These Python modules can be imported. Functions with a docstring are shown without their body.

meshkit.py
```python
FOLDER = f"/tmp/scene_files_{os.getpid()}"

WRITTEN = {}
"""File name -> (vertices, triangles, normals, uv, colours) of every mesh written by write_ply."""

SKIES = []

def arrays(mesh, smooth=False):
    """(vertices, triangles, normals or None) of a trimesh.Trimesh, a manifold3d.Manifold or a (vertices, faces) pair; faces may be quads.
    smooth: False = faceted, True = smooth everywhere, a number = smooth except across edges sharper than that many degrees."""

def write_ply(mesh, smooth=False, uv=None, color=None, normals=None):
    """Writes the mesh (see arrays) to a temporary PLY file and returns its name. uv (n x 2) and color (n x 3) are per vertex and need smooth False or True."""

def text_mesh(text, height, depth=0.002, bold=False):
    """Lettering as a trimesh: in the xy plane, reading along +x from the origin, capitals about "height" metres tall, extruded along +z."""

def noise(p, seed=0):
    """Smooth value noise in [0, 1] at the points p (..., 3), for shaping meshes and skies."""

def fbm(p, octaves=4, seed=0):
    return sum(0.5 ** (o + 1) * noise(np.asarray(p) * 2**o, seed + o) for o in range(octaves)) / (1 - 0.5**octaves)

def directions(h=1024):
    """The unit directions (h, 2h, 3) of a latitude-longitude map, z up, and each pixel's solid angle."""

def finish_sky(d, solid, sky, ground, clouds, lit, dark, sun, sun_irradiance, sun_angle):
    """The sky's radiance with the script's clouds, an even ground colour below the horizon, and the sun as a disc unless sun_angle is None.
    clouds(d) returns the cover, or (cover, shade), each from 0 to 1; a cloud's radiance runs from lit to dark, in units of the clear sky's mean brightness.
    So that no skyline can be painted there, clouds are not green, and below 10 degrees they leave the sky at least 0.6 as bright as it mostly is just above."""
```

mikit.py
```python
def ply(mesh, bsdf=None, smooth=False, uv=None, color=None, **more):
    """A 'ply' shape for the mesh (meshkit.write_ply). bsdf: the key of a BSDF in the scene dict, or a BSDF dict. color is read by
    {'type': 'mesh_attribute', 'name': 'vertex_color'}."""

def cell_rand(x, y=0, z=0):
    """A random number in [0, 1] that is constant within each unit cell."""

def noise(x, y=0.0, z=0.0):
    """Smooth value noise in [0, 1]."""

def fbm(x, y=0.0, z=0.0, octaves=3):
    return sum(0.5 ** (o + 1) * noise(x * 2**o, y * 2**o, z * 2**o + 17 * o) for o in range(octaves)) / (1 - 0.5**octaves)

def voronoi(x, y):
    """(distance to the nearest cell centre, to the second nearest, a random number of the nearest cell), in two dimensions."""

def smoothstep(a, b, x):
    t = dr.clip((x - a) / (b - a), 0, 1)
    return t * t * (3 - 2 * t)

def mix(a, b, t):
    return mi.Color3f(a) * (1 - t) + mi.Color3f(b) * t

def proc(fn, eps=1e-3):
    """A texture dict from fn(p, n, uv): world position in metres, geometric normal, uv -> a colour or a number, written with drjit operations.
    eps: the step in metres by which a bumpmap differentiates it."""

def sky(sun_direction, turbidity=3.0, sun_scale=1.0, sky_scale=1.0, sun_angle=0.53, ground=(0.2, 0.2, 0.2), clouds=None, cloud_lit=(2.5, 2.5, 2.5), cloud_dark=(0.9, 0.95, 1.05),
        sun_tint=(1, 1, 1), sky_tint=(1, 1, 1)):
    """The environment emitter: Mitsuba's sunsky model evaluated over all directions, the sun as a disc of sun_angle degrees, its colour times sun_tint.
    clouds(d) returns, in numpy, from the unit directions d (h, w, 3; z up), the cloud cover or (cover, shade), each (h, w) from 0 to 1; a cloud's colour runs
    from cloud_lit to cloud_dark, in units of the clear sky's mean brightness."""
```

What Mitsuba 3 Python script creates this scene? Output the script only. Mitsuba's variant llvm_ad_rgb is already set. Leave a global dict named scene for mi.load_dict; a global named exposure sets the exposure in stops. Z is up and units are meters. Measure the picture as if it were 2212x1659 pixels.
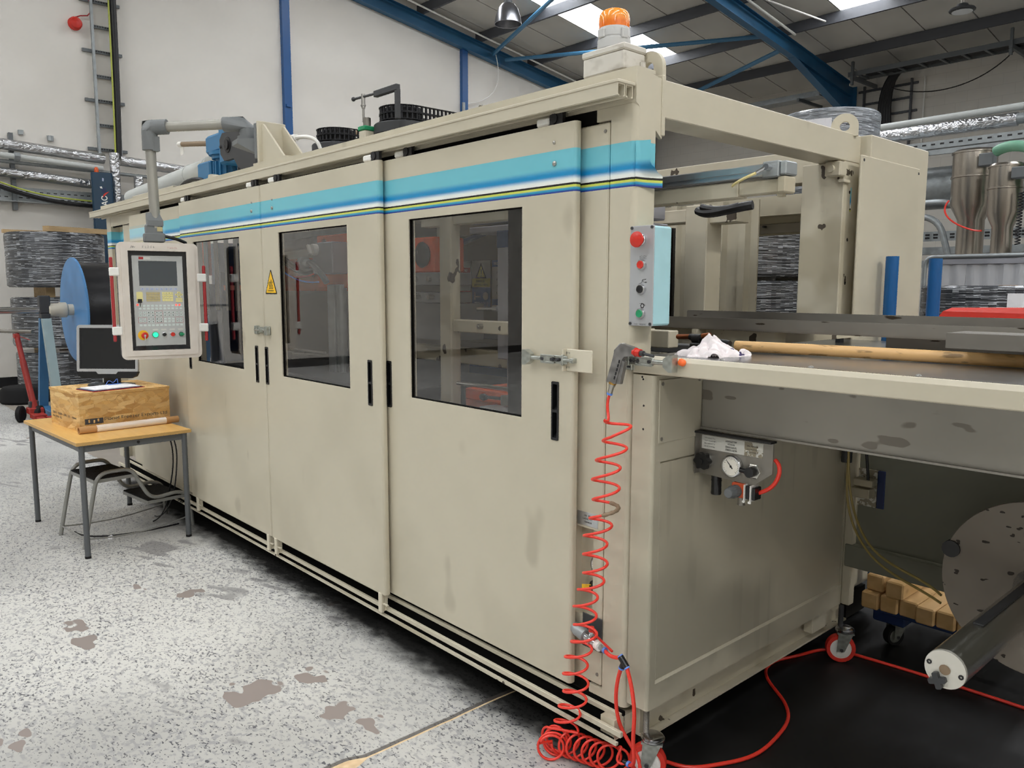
import math, random
import numpy as np, trimesh, mitsuba as mi, drjit as dr, mikit, meshkit
from mikit import proc, noise, fbm, voronoi, smoothstep, mix, cell_rand
from shapely.geometry import Polygon, Point, box as sbox
from shapely import union_all
T = mi.ScalarTransform4f
PI = math.pi
random.seed(7)
rng = np.random.default_rng(7)
scene, labels = {}, {}

# ---------------------------------------------------------------- camera, light, exposure
EYE = (0.0, 0.0, 1.62)
scene['camera'] = {'type': 'perspective', 'fov': math.degrees(2 * math.atan(1106 / 1708.0)), 'fov_axis': 'x', 'near_clip': 0.05, 'far_clip': 200.0,
                   'to_world': T().look_at(origin=EYE, target=(-0.7375033, 0.66457201, 1.49986288), up=(-0.09051965, 0.07901062, 0.99275552))}
exposure = 0.42
SKYLIGHT = (6.6, 6.75, 6.9)         # daylight through the translucent roof sheets


# ---------------------------------------------------------------- materials
def lin(c):
    if isinstance(c, str):
        c = [int(c[i:i + 2], 16) / 255 for i in (0, 2, 4)]
    return [x / 12.92 if x <= 0.04045 else ((x + 0.055) / 1.055) ** 2.4 for x in c]


def mat(key, color, rough=0.5, metallic=0.0, spec=0.5, coat=0.0, bump=None, bscale=0.001, **kw):
    base = proc(color) if callable(color) else {'type': 'rgb', 'value': lin(color)}
    b = {'type': 'principled', 'base_color': base, 'roughness': proc(rough) if callable(rough) else rough, 'metallic': metallic, 'specular': spec, **kw}
    if coat:
        b['clearcoat'] = coat
        b['clearcoat_gloss'] = 0.9
    if bump is not None:
        b = {'type': 'bumpmap', 'arbitrary': proc(bump, eps=2e-3), 'scale': bscale, 'bsdf': b}
    scene[key] = {'type': 'twosided', 'bsdf': b}
    return key


def L3(c):
    return mi.Color3f(*lin(c))


# ---------------------------------------------------------------- mesh helpers
def box(x0, x1, y0, y1, z0, z1, b=0.0):
    x0, x1 = min(x0, x1), max(x0, x1); y0, y1 = min(y0, y1), max(y0, y1); z0, z1 = min(z0, z1), max(z0, z1)
    if b <= 0:
        m = trimesh.creation.box((x1 - x0, y1 - y0, z1 - z0))
        m.apply_translation(((x0 + x1) / 2, (y0 + y1) / 2, (z0 + z1) / 2))
        return m
    b = min(b, (x1 - x0) * .45, (y1 - y0) * .45, (z1 - z0) * .45)
    X, Y, Z = (x0, x1), (y0, y1), (z0, z1)
    pts = []
    for i in (0, 1):
        for j in (0, 1):
            for k in (0, 1):
                sx, sy, sz = b * (1 - 2 * i), b * (1 - 2 * j), b * (1 - 2 * k)
                pts += [(X[i] + sx, Y[j] + sy, Z[k]), (X[i] + sx, Y[j], Z[k] + sz), (X[i], Y[j] + sy, Z[k] + sz)]
    return trimesh.convex.convex_hull(np.array(pts))


def hull(pts):
    return trimesh.convex.convex_hull(np.array(pts, float))


def cat(*ms):
    out = []
    for m in ms:
        out += m if isinstance(m, (list, tuple)) else [m]
    return trimesh.util.concatenate(out)


def frame_from(z):
    z = np.asarray(z, float); z = z / np.linalg.norm(z)
    a = np.array([1.0, 0, 0]) if abs(z[0]) < .9 else np.array([0, 1.0, 0])
    if abs(z[2]) < .999:
        a = np.array([0, 0, 1.0])
    x = np.cross(a, z); x /= np.linalg.norm(x)
    return np.stack([x, np.cross(z, x), z], 1)


def place(m, origin=(0, 0, 0), z=None, R=None):
    M = np.eye(4)
    if R is not None:
        M[:3, :3] = R
    elif z is not None:
        M[:3, :3] = frame_from(z)
    M[:3, 3] = origin
    m = m.copy(); m.apply_transform(M)
    return m


def rotz(a):
    c, s = math.cos(a), math.sin(a)
    return np.array([[c, -s, 0], [s, c, 0], [0, 0, 1.0]])


def cyl(p0, p1, r, n=20, r2=None):
    p0, p1 = np.asarray(p0, float), np.asarray(p1, float)
    h = np.linalg.norm(p1 - p0)
    return lathe([(0, 0), (r, 0), (r if r2 is None else r2, h), (0, h)], p0, p1 - p0, n)


def lathe(prof, origin=(0, 0, 0), z=(0, 0, 1), n=24):
    m = trimesh.creation.revolve(np.array(prof, float), sections=n)
    return place(m, origin, z)


def tube(path, r, n=10, closed=False, caps=True):
    p = np.asarray(path, float)
    t = np.gradient(p, axis=0)
    if closed:
        t = np.roll(p, -1, 0) - np.roll(p, 1, 0)
    t /= np.linalg.norm(t, axis=1, keepdims=True) + 1e-12
    a = np.zeros_like(p)
    u = np.cross(t[0], [0, 0, 1.0]) if abs(t[0][2]) < .9 else np.cross(t[0], [1.0, 0, 0])
    for i in range(len(p)):
        u = u - t[i] * np.dot(u, t[i]); u /= np.linalg.norm(u) + 1e-12
        a[i] = u
    b = np.cross(t, a)
    ang = np.arange(n) * 2 * PI / n
    rr = np.broadcast_to(np.asarray(r, float), (len(p),))
    v = (p[:, None] + rr[:, None, None] * (np.cos(ang)[None, :, None] * a[:, None] + np.sin(ang)[None, :, None] * b[:, None])).reshape(-1, 3)
    k = len(p); f = []
    I, J = np.meshgrid(np.arange(k if closed else k - 1), np.arange(n), indexing='ij')
    I2 = (I + 1) % k
    q = np.stack([I * n + J, I * n + (J + 1) % n, I2 * n + (J + 1) % n, I2 * n + J], -1).reshape(-1, 4)
    f = np.vstack([q[:, [0, 1, 2]], q[:, [0, 2, 3]]])
    if caps and not closed:
        v = np.vstack([v, p[:1], p[-1:]])
        j = np.arange(n)
        f = np.vstack([f, np.stack([j * 0 + k * n, (j + 1) % n, j], 1), np.stack([j * 0 + k * n + 1, (k - 1) * n + j, (k - 1) * n + (j + 1) % n], 1)])
    m = trimesh.Trimesh(v, f, process=False)
    return m


def smooth_path(pts, n=40):
    from scipy.interpolate import splprep, splev
    p = np.asarray(pts, float)
    k = min(3, len(p) - 1)
    tck, _ = splprep(p.T, s=0, k=k)
    return np.stack(splev(np.linspace(0, 1, n), tck), 1)


def fillet(pts, r, n=6):
    """polyline with rounded corners of radius about r"""
    p = [np.asarray(q, float) for q in pts]
    out = [p[0]]
    for i in range(1, len(p) - 1):
        a, b, c = p[i - 1], p[i], p[i + 1]
        la, lc = np.linalg.norm(a - b), np.linalg.norm(c - b)
        d = min(r, la * .48, lc * .48)
        s, e = b + (a - b) / la * d, b + (c - b) / lc * d
        for t in np.linspace(0, 1, n):
            out.append((1 - t) ** 2 * s + 2 * t * (1 - t) * b + t * t * e)
    out.append(p[-1])
    return np.array(out)


def extr(poly, h, origin=(0, 0, 0), X=(1, 0, 0), Y=(0, 1, 0)):
    """extrude a polygon (shapely or points) along X x Y by h, its plane spanned by X, Y at origin"""
    if not isinstance(poly, Polygon) and not hasattr(poly, 'geoms'):
        poly = Polygon(poly)
    ms = [trimesh.creation.extrude_polygon(g, h, engine='earcut') for g in getattr(poly, 'geoms', [poly])]
    m = trimesh.util.concatenate(ms)
    X, Y = np.asarray(X, float), np.asarray(Y, float)
    return place(m, origin, R=np.stack([X, Y, np.cross(X, Y)], 1))


def rrect(w, h, r, cx=0, cy=0):
    return sbox(cx - w / 2 + r, cy - h / 2 + r, cx + w / 2 - r, cy + h / 2 - r).buffer(r, quad_segs=4)


def text_on(s, height, origin, X=(1, 0, 0), Y=(0, 0, 1), depth=0.001, bold=False, width=None):
    m = meshkit.text_mesh(s, height, depth, bold)
    if width:
        w = m.bounds[1][0] - m.bounds[0][0]
        m.apply_scale([width / w, 1, 1])
    X, Y = np.asarray(X, float), np.asarray(Y, float)
    return place(m, origin, R=np.stack([X, Y, np.cross(X, Y)], 1))


# ---------------------------------------------------------------- scene bookkeeping
_used = {}


def key_for(base):
    k = _used.get(base, -1) + 1
    _used[base] = k
    return base if k == 0 else f'{base}_{k:03d}'


def thing(name, label=None, cat_=None, group=None, kind=None):
    k = key_for(name)
    d = {}
    if label: d['label'] = label
    if cat_: d['category'] = cat_
    if group: d['group'] = group
    if kind: d['kind'] = kind
    labels[k] = d
    return k


def put(name, mesh, m, parent=None, smooth=35, label=None, kind=None, **more):
    k = key_for((parent + '__' if parent else '') + name)
    scene[k] = mikit.ply(mesh, m, smooth=smooth, **more)
    if label or kind:
        labels[k] = {**labels.get(k, {}), **({'label': label} if label else {}), **({'kind': kind} if kind else {})}
    return k


def put_thing(name, mesh, m, label=None, cat_=None, group=None, kind=None, smooth=35, **more):
    k = thing(name, label, cat_, group, kind)
    scene[k] = mikit.ply(mesh, m, smooth=smooth, **more)
    return k


def part_copy(name, dct, parent, to_world=None):
    k = key_for(parent + '__' + name)
    scene[k] = {**dct, **({'to_world': to_world} if to_world is not None else {})}
    return k


class Loc:
    """a local frame: meshes built around the origin are moved to where the thing stands"""
    def __init__(s, origin=(0, 0, 0), ang=0.0, R=None):
        s.o = np.asarray(origin, float); s.R = rotz(ang) if R is None else np.asarray(R, float)

    def __call__(s, m):
        return place(m, s.o, R=s.R)

    def p(s, q):
        return s.R @ np.asarray(q, float) + s.o
# ---------------------------------------------------------------- materials of the place
BEIGE, STRIPE_T = 'c9c1ad', 2.07


def floor_color(p, n, uv):
    x, y = p.x, p.y
    big = fbm(x * 0.7 + 3, y * 0.7, 1.7, 3)
    base = mix(L3('a9a8a4'), L3('cbcac5'), smoothstep(0.32, 0.68, big))
    warp = fbm(x * 6, y * 6, 5.0, 2) * 0.35
    fine = fbm(x * 60 + warp * 9, y * 85, 2.0, 3)
    traffic = smoothstep(0.40, 0.62, fbm(x * 0.55 + 9, y * 0.8 + 2, 8.0, 3))
    base = mix(base, L3('86868a'), smoothstep(0.50, 0.72, fine) * (0.22 + 0.38 * traffic))
    mark = fbm(x * 90, y * 150 + warp * 12, 6.0, 2)
    base = mix(base, L3('5a5a5f'), smoothstep(0.67, 0.78, mark) * (0.3 + 0.7 * traffic))
    scuff = noise(x * 5 + y * 3.1, y * 24 - x * 9, 3.0) * noise(x * 2.0, y * 2.0, 31.0)
    base = mix(base, L3('7d7b7c'), smoothstep(0.50, 0.64, scuff) * 0.7)
    chip = fbm(x * 3.2 + 1.3, y * 5.0 + 7.7, 4.0, 4)
    base = mix(base, L3('8d837e'), smoothstep(0.775, 0.785, chip))
    # bare concrete beside and under the machines, its painted edge a straight line
    edge = y - 2.02 - 0.03 * (fbm(x * 9, y * 9, 0.0, 2) - 0.5)
    bare = smoothstep(0.0, 0.012, edge) * smoothstep(6.15, 6.25, -x + 0.1 * noise(y * 4))
    con = mix(L3('7c746b'), L3('9a9389'), fbm(x * 2.2, y * 2.2, 3.3, 3))
    base = mix(base, con, bare)
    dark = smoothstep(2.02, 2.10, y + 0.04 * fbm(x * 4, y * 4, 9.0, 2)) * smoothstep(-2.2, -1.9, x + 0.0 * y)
    oily_shade = mix(L3('1f1c19'), L3('34302c'), fbm(x * 5, y * 5, 2.0, 3))  # oily floor, darkened further for the shade under the take-off table
    oily_shade = mix(oily_shade, L3('77777a'), smoothstep(0.60, 0.70, fbm(x * 2.3 + 4, y * 2.3, 6.0, 3)) * 0.75)
    base = mix(base, oily_shade, dark * 0.92)
    grime_shade = smoothstep(1.78, 1.96, y + 0.10 * fbm(x * 14, y * 22, 4.0, 3) - 0.05) * smoothstep(7.1, 6.9, -x)  # edge grime, plus the black shade under the machine painted into the colour
    base = mix(base, L3('141414'), grime_shade * 0.97)
    # saw-cut joint: dark edges with crumbling tan concrete
    jx = x + 2.245 + 0.010 * (fbm(y * 7, 0.3, 0.0, 3) - 0.5)
    w = 0.006 + 0.030 * smoothstep(0.55, 0.75, fbm(y * 3.0 + 1.2, 2.0, 0.0, 2)) * smoothstep(2.1, 1.3, y)
    on = smoothstep(2.2, 2.1, y)
    base = mix(base, L3('4a4440'), smoothstep(w + 0.010, w + 0.002, dr.abs(jx + 0.012)) * on * 0.8)
    base = mix(base, mix(L3('c9ad88'), L3('e0c7a2'), noise(x * 60, y * 60)), smoothstep(w, w - 0.004, dr.abs(jx)) * on)
    return base


def floor_bump(p, n, uv):
    return fbm(p.x * 30, p.y * 30, 0.0, 2)


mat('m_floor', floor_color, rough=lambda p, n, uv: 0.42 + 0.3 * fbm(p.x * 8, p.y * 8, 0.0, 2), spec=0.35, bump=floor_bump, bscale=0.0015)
mat('m_wall', lambda p, n, uv: mix(L3('dedad3'), L3('cfcac2'), smoothstep(0.35, 0.75, fbm(p.x * .5, p.y * .5, p.z * .8, 3)) * 0.6), rough=0.75, spec=0.2)


def block_wall(p, n, uv):
    row = dr.floor(p.z / 0.225)
    fz = p.z / 0.225 - row
    fx = p.x / 0.45 + 0.5 * (row - 2 * dr.floor(row / 2)); fx = fx - dr.floor(fx)
    joint = dr.maximum(smoothstep(0.05, 0.0, dr.minimum(fz, 1 - fz)), smoothstep(0.025, 0.0, dr.minimum(fx, 1 - fx)))
    c = mix(L3('c9c5bd'), L3('d6d2ca'), fbm(p.x * 1.5, p.y, p.z * 1.5, 3))
    return mix(c, L3('b4b0a8'), joint * 0.35)


mat('m_block', block_wall, rough=0.8, spec=0.15)
mat('m_black_base', '17181b', rough=0.35)
mat('m_roof', lambda p, n, uv: mix(L3('cfcdc6'), L3('b9b7b0'), fbm(p.x * 1.3, p.y * 1.3, p.z, 3)), rough=0.7, spec=0.2)
mat('m_roof_joint', '45464a', rough=0.6)
mat('m_purlin', '4b4d52', rough=0.5)
mat('m_blue_steel', '1d4f86', rough=0.4)
mat('m_blue_rafter', lambda p, n, uv: mix(L3('1f5377'), L3('2c6488'), fbm(p.x * 3, p.y * 3, p.z * 3, 2)), rough=0.42)
mat('m_galv', lambda p, n, uv: mix(L3('8d9193'), L3('aab0b1'), fbm(p.x * 14, p.y * 14, p.z * 14, 2)), rough=0.42, metallic=0.6)
mat('m_galv_dark', '6a6e70', rough=0.5, metallic=0.4)
mat('m_black', '161618', rough=0.45)
mat('m_rubber', '1c1c1d', rough=0.7, spec=0.25)
mat('m_white_plastic', 'e4e3de', rough=0.35)
mat('m_chrome', 'c9cacc', rough=0.12, metallic=1.0)
mat('m_steel', lambda p, n, uv: mix(L3('9c9a95'), L3('b6b4ae'), fbm(p.x * 9, p.y * 9, p.z * 30, 2)), rough=0.3, metallic=0.9)
mat('m_steel_dull', lambda p, n, uv: mix(L3('77736c'), L3('98948c'), fbm(p.x * 5, p.y * 8, p.z * 8, 3)), rough=0.42, metallic=0.65)
mat('m_alu', 'c3c5c8', rough=0.25, metallic=0.85)
mat('m_dark_iron', '3a3b3d', rough=0.5, metallic=0.2)
mat('m_grey_cast', '6b6e70', rough=0.5, metallic=0.15)
mat('m_red', 'c22a1e', rough=0.35)
mat('m_hose_red', 'e03a2c', rough=0.3, coat=0.3)
mat('m_orange', 'cf5a2a', rough=0.45)
mat('m_blue_motor', '2f6d97', rough=0.42)
mat('m_blue_cap', '5f86d6', rough=0.35)
mat('m_yellow', 'e9b824', rough=0.45)
mat('m_brass', 'b08a4a', rough=0.3, metallic=0.9)
mat('m_green', '1f8a5c', rough=0.35)

# ---------------------------------------------------------------- the building
GX, EY, BX, FY, RY = -15.0, 19.0, 9.0, -11.0, 4.0          # gable wall, eaves wall, back wall, far eaves, ridge
SL = 0.1482


def zr(y):
    return 9.38 - SL * y if y >= RY else 9.38 - SL * (2 * RY - y)


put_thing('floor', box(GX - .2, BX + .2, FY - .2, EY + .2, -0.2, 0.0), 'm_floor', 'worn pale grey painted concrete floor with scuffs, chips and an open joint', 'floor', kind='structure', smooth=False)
gable = [(FY, 0), (EY, 0), (EY, zr(EY) + .1), (RY, zr(RY) + .1), (FY, zr(FY) + .1)]
put_thing('wall_left', extr(gable, .2, (GX - .2, 0, 0), (0, 1, 0), (0, 0, 1)), 'm_wall', 'white painted gable wall behind the machine', 'wall', kind='structure', smooth=False)
put_thing('wall_back', extr(gable, .2, (BX, 0, 0), (0, 1, 0), (0, 0, 1)), 'm_wall', 'white painted end wall of the hall', 'wall', kind='structure', smooth=False)
put_thing('wall_right', box(GX - .2, BX + .2, EY, EY + .2, 0, zr(EY) + .1), 'm_block', 'pale painted block side wall under the eaves', 'wall', kind='structure', smooth=False)
put_thing('wall_front', box(GX - .2, BX + .2, FY - .2, FY, 0, zr(FY) + .1), 'm_block', 'pale block side wall', 'wall', kind='structure', smooth=False)
put_thing('baseboard_left', box(GX, GX + .03, FY, EY, 0, .17), 'm_black_base', 'black skirting along the foot of the white gable wall', 'skirting', kind='structure', smooth=False)
put_thing('trim_1', cat(box(GX, GX + .012, -3, EY, 1.28, 1.305), ), 'm_galv_dark', 'thin grey dado strip along the white gable wall', 'trim', kind='structure', smooth=False)

# roof: individual liner panels where the photograph shows them, larger sheets elsewhere
ceil = thing('ceiling', 'grey sheeted roof lining with dark joints', 'roof', kind='structure')
PY = [9.03 + 1.67 * i for i in range(7)]
SX = [-15.0] + [-5.86 - 0.975 * k for k in range(9, -1, -1)] + [-4.885]
STRIPS = [-12.197, -7.322, -2.45, 2.42, 7.3]                       # centres of the roof-light strips


def sheet(x0, x1, y0, y1, t=0.03, drop=0.0):
    v = [(x, y, zr(y) + dz - drop) for x in (x0, x1) for y in (y0, y1) for dz in (0, t)]
    return hull(v)


def quad_down(x0, x1, y0, y1):
    v = np.array([(x0, y0, zr(y0)), (x1, y0, zr(y0)), (x1, y1, zr(y1)), (x0, y1, zr(y1))])
    return trimesh.Trimesh(v, [[0, 2, 1], [0, 3, 2]], process=False)


gap = 0.012
for r in range(6):
    y0, y1 = PY[r], min(PY[r + 1], EY)
    for c in range(len(SX) - 1):
        x0, x1 = SX[c], SX[c + 1]
        if any(abs((x0 + x1) / 2 - s) < .2 for s in STRIPS) and y1 < 15.8:
            continue
        put('roof_panel', sheet(x0 + gap, x1 - gap, y0, y1, .03, 0.0), 'm_roof', ceil, smooth=False)
# backing above the panel joints and the rest of the roof
rest, back = [], []
edges = [GX] + [e for s in STRIPS for e in (s - .4875, s + .4875)] + [BX]
for i in range(0, len(edges), 2):
    back.append(sheet(edges[i] - .03, edges[i + 1] + .03, PY[0] - .02, EY + .1, .03, -0.035))
    rest.append(sheet(edges[i], edges[i + 1], RY, PY[0]))
    rest.append(sheet(edges[i], edges[i + 1], FY, RY))
for s in STRIPS:
    rest += [sheet(s - .4875, s + .4875, RY, 5.6), sheet(s - .4875, s + .4875, 2.4, RY), sheet(s - .4875, s + .4875, FY, -7.7)]
    back.append(sheet(s - .52, s + .52, PY[4], EY + .1, .03, -0.035))
for i, (a, b) in enumerate(((SX[-1], BX),)):
    for e in range(0, len(edges), 2):
        if edges[e + 1] > a:
            rest.append(sheet(max(edges[e], a), edges[e + 1], PY[0], EY))
for s in STRIPS[2:]:
    rest.append(sheet(s - .4875, s + .4875, PY[4], EY))
put('roof_backing', cat(back), 'm_roof_joint', ceil, smooth=False)
put('roof_sheet', cat(rest), 'm_roof', ceil, smooth=False)
EM = {'type': 'area', 'radiance': {'type': 'rgb', 'value': list(SKYLIGHT)}}
mat('m_skylight', 'e8eaea', rough=0.6)
for i, s in enumerate(STRIPS):
    w = thing(f'window_{i + 1}', 'long translucent roof light strip glowing with daylight', 'roof light', kind='structure')
    rows = [(5.6, PY[0])] + [(PY[k], PY[k + 1]) for k in range(4)] if i < 2 else [(5.6, PY[4])]
    for (a, b) in rows:
        put('pane', quad_down(s - .475, s + .475, a + .01, b - .01), 'm_skylight', w, smooth=False, emitter=EM)
    put('pane', quad_down(s - .475, s + .475, -7.7, 2.4), 'm_skylight', w, smooth=False, emitter=EM)

# purlins along the roof, portal frames across it
for y in PY + [7.36, 5.69]:
    put_thing('purlin', box(GX, BX, y - .03, y + .03, zr(y) - .21, zr(y) - .005), 'm_purlin', 'dark grey steel purlin running along under the roof sheets', 'purlin', 'roof purlins', smooth=False)
for y in [2.3, .6, -1.1, -2.8, -4.5, -6.2, -7.9, -9.6]:
    put_thing('purlin', box(GX, BX, y - .03, y + .03, zr(y) - .21, zr(y) - .005), 'm_purlin', 'dark grey steel purlin running along under the roof sheets', 'purlin', 'roof purlins', smooth=False)


def i_beam_slope(x, ya, yb, top_off, depth, w):
    def slab(xa, xb, o0, o1):
        return hull([(xx, y, zr(y) - o) for xx in (xa, xb) for y in (ya, yb) for o in (o0, o1)])
    return cat(slab(x - w / 2, x + w / 2, top_off, top_off + .014), slab(x - w / 2, x + w / 2, top_off + depth - .014, top_off + depth), slab(x - .006, x + .006, top_off + .014, top_off + depth - .014))


for i, x in enumerate([-14.9, -9.0, -3.0, 3.0, 8.9]):
    lab = ['blue rafter and column of the portal frame against the white gable wall', 'blue portal frame with haunched column behind the wrapped reels'][i] if i < 2 else ['', '', 'blue portal frame above the take-off table', 'blue portal frame beyond the viewer', 'blue portal frame against the far end wall'][i]
    f = thing('portal_frame', lab, 'steel frame')
    for sgn in (1, -1):
        ya, yb = (RY, 18.7) if sgn > 0 else (RY, -10.7)
        put('rafter', i_beam_slope(x, ya, yb, .21, .31, .16), 'm_blue_rafter', f, smooth=False)
        ye = 18.92 if sgn > 0 else -10.92
        yi = 18.45 if sgn > 0 else -10.45
        put('column', cat(box(x - .1, x + .1, ye - .02 * sgn, ye, 0, zr(ye) - .24), box(x - .1, x + .1, yi, yi + .018 * sgn, 0, 5.9), box(x - .006, x + .006, yi, ye, 0, zr(ye) - .24)), 'm_blue_rafter', f, smooth=False)
        if i > 0:
            yh0 = 16.05 if sgn > 0 else -8.05
            prof = [(yh0, zr(yh0) - .5), (yi, 5.72), (ye, 5.72), (ye, zr(ye) - .5)]
            web = extr(prof if sgn > 0 else prof[::-1], .012, (x - .006, 0, 0), (0, 1, 0), (0, 0, 1))
            fl = hull([(xx, y, z - dz) for xx in (x - .09, x + .09) for (y, z) in ((yh0, zr(yh0) - .51), (yi, 5.72)) for dz in (0, .016)])
            put('haunch', cat(web, fl), 'm_blue_rafter', f, smooth=False)


def rod(name, a, b, r, m, label, c, group=None, n=8):
    return put_thing(name, cyl(a, b, r, n), m, label, c, group)


mat('m_brace', '3f7396', rough=0.4)
rod('roof_brace', (-14.8, 12.72, 7.12), (-9.1, 10.6, 7.42), .045, 'm_brace', 'blue tubular roof brace rising from the gable rafter behind the bell lamp', 'brace')
rod('roof_brace', (-14.8, 13.1, 7.06), (-9.1, 15.2, 6.76), .045, 'm_brace', 'long blue roof brace running from the gable rafter to the second rafter', 'brace')
rod('roof_brace', (-9.1, 15.92, 6.66), (-14.8, 18.1, 6.34), .05, 'm_brace', 'blue roof brace dropping from the haunched rafter towards the eaves', 'brace')
put_thing('conduit', tube([(-14.45, 9.2, zr(9.2) - .24), (-14.5, 12, zr(12) - .24), (-14.55, 18.0, zr(18) - .24)], .02, 8), 'm_white_plastic', 'pale conduit running down under the roof beside the gable rafter', 'conduit')
put_thing('conduit', tube([(-8.75, 12.5, zr(12.5) - .24), (-8.75, 15.7, zr(15.7) - .24)], .025, 8), 'm_white_plastic', 'pale conduit on top of the haunched blue rafter', 'conduit')
put_thing('conduit', tube([(-8.75, 13.3, zr(13.3) - .24), (-8.0, 15.5, 6.85)], .018, 8), 'm_white_plastic', 'thin pale conduit hanging below the right roof light', 'conduit')

# steel wall posts on the gable wall
for y, lab in ((7.5, 'slim blue steel wall post left of the chain drive'), (11.95, 'short blue steel wall post below the gable rafter')):
    p = thing('wall_post', lab, 'post')
    put('post', box(GX, GX + .10, y - .08, y + .08, .0, zr(y) - .5), 'm_blue_steel', p, smooth=False)
    if y < 8:
        put('cleat', box(GX + .1, GX + .13, y - .05, y + .05, 5.15, 5.2), 'm_blue_steel', p, smooth=False)
put_thing('slotted_channel', cat(box(GX + .1, GX + .14, 11.85, 11.91, 4.0, 5.9), [box(GX + .14, GX + .143, 11.86, 11.90, z, z + .05) for z in np.arange(4.05, 5.85, .09)]), 'm_galv', 'slotted galvanised channel on the short blue wall post', 'channel')
# ---------------------------------------------------------------- the beige machine
import manifold3d as m3


def to_man(m):
    m = m.copy(); m.merge_vertices()
    return m3.Manifold(m3.Mesh(np.asarray(m.vertices, np.float32), np.asarray(m.faces, np.uint32)))


def diff(a, *bs):
    A = to_man(a)
    for b in bs:
        A = A - to_man(b)
    q = A.to_mesh()
    return trimesh.Trimesh(np.array(q.vert_properties[:, :3]), np.array(q.tri_verts), process=False)


BE = L3('bdb6a3')
BE2 = L3('aea794')


def beige(p, n, uv):
    g = fbm(p.x * 2.1, p.y * 2.1, p.z * 2.1, 3)
    c = mix(BE, BE2, smoothstep(0.35, 0.8, g) * 0.55)
    return mix(c, L3('8b8371'), smoothstep(0.70, 0.82, fbm(p.x * 6 + 4, p.y * 6, p.z * 3, 3)) * 0.35)


def worn_beige(p, n, uv):
    c = beige(p, n, uv)
    k = fbm(p.x * 16 + 3, p.y * 16, p.z * 9, 4)
    c = mix(c, L3('8d8266'), smoothstep(0.52, 0.66, fbm(p.x * 4, p.y * 4, p.z * 4, 3)) * 0.4)
    return mix(c, L3('4a4238'), smoothstep(0.715, 0.725, k))


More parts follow.
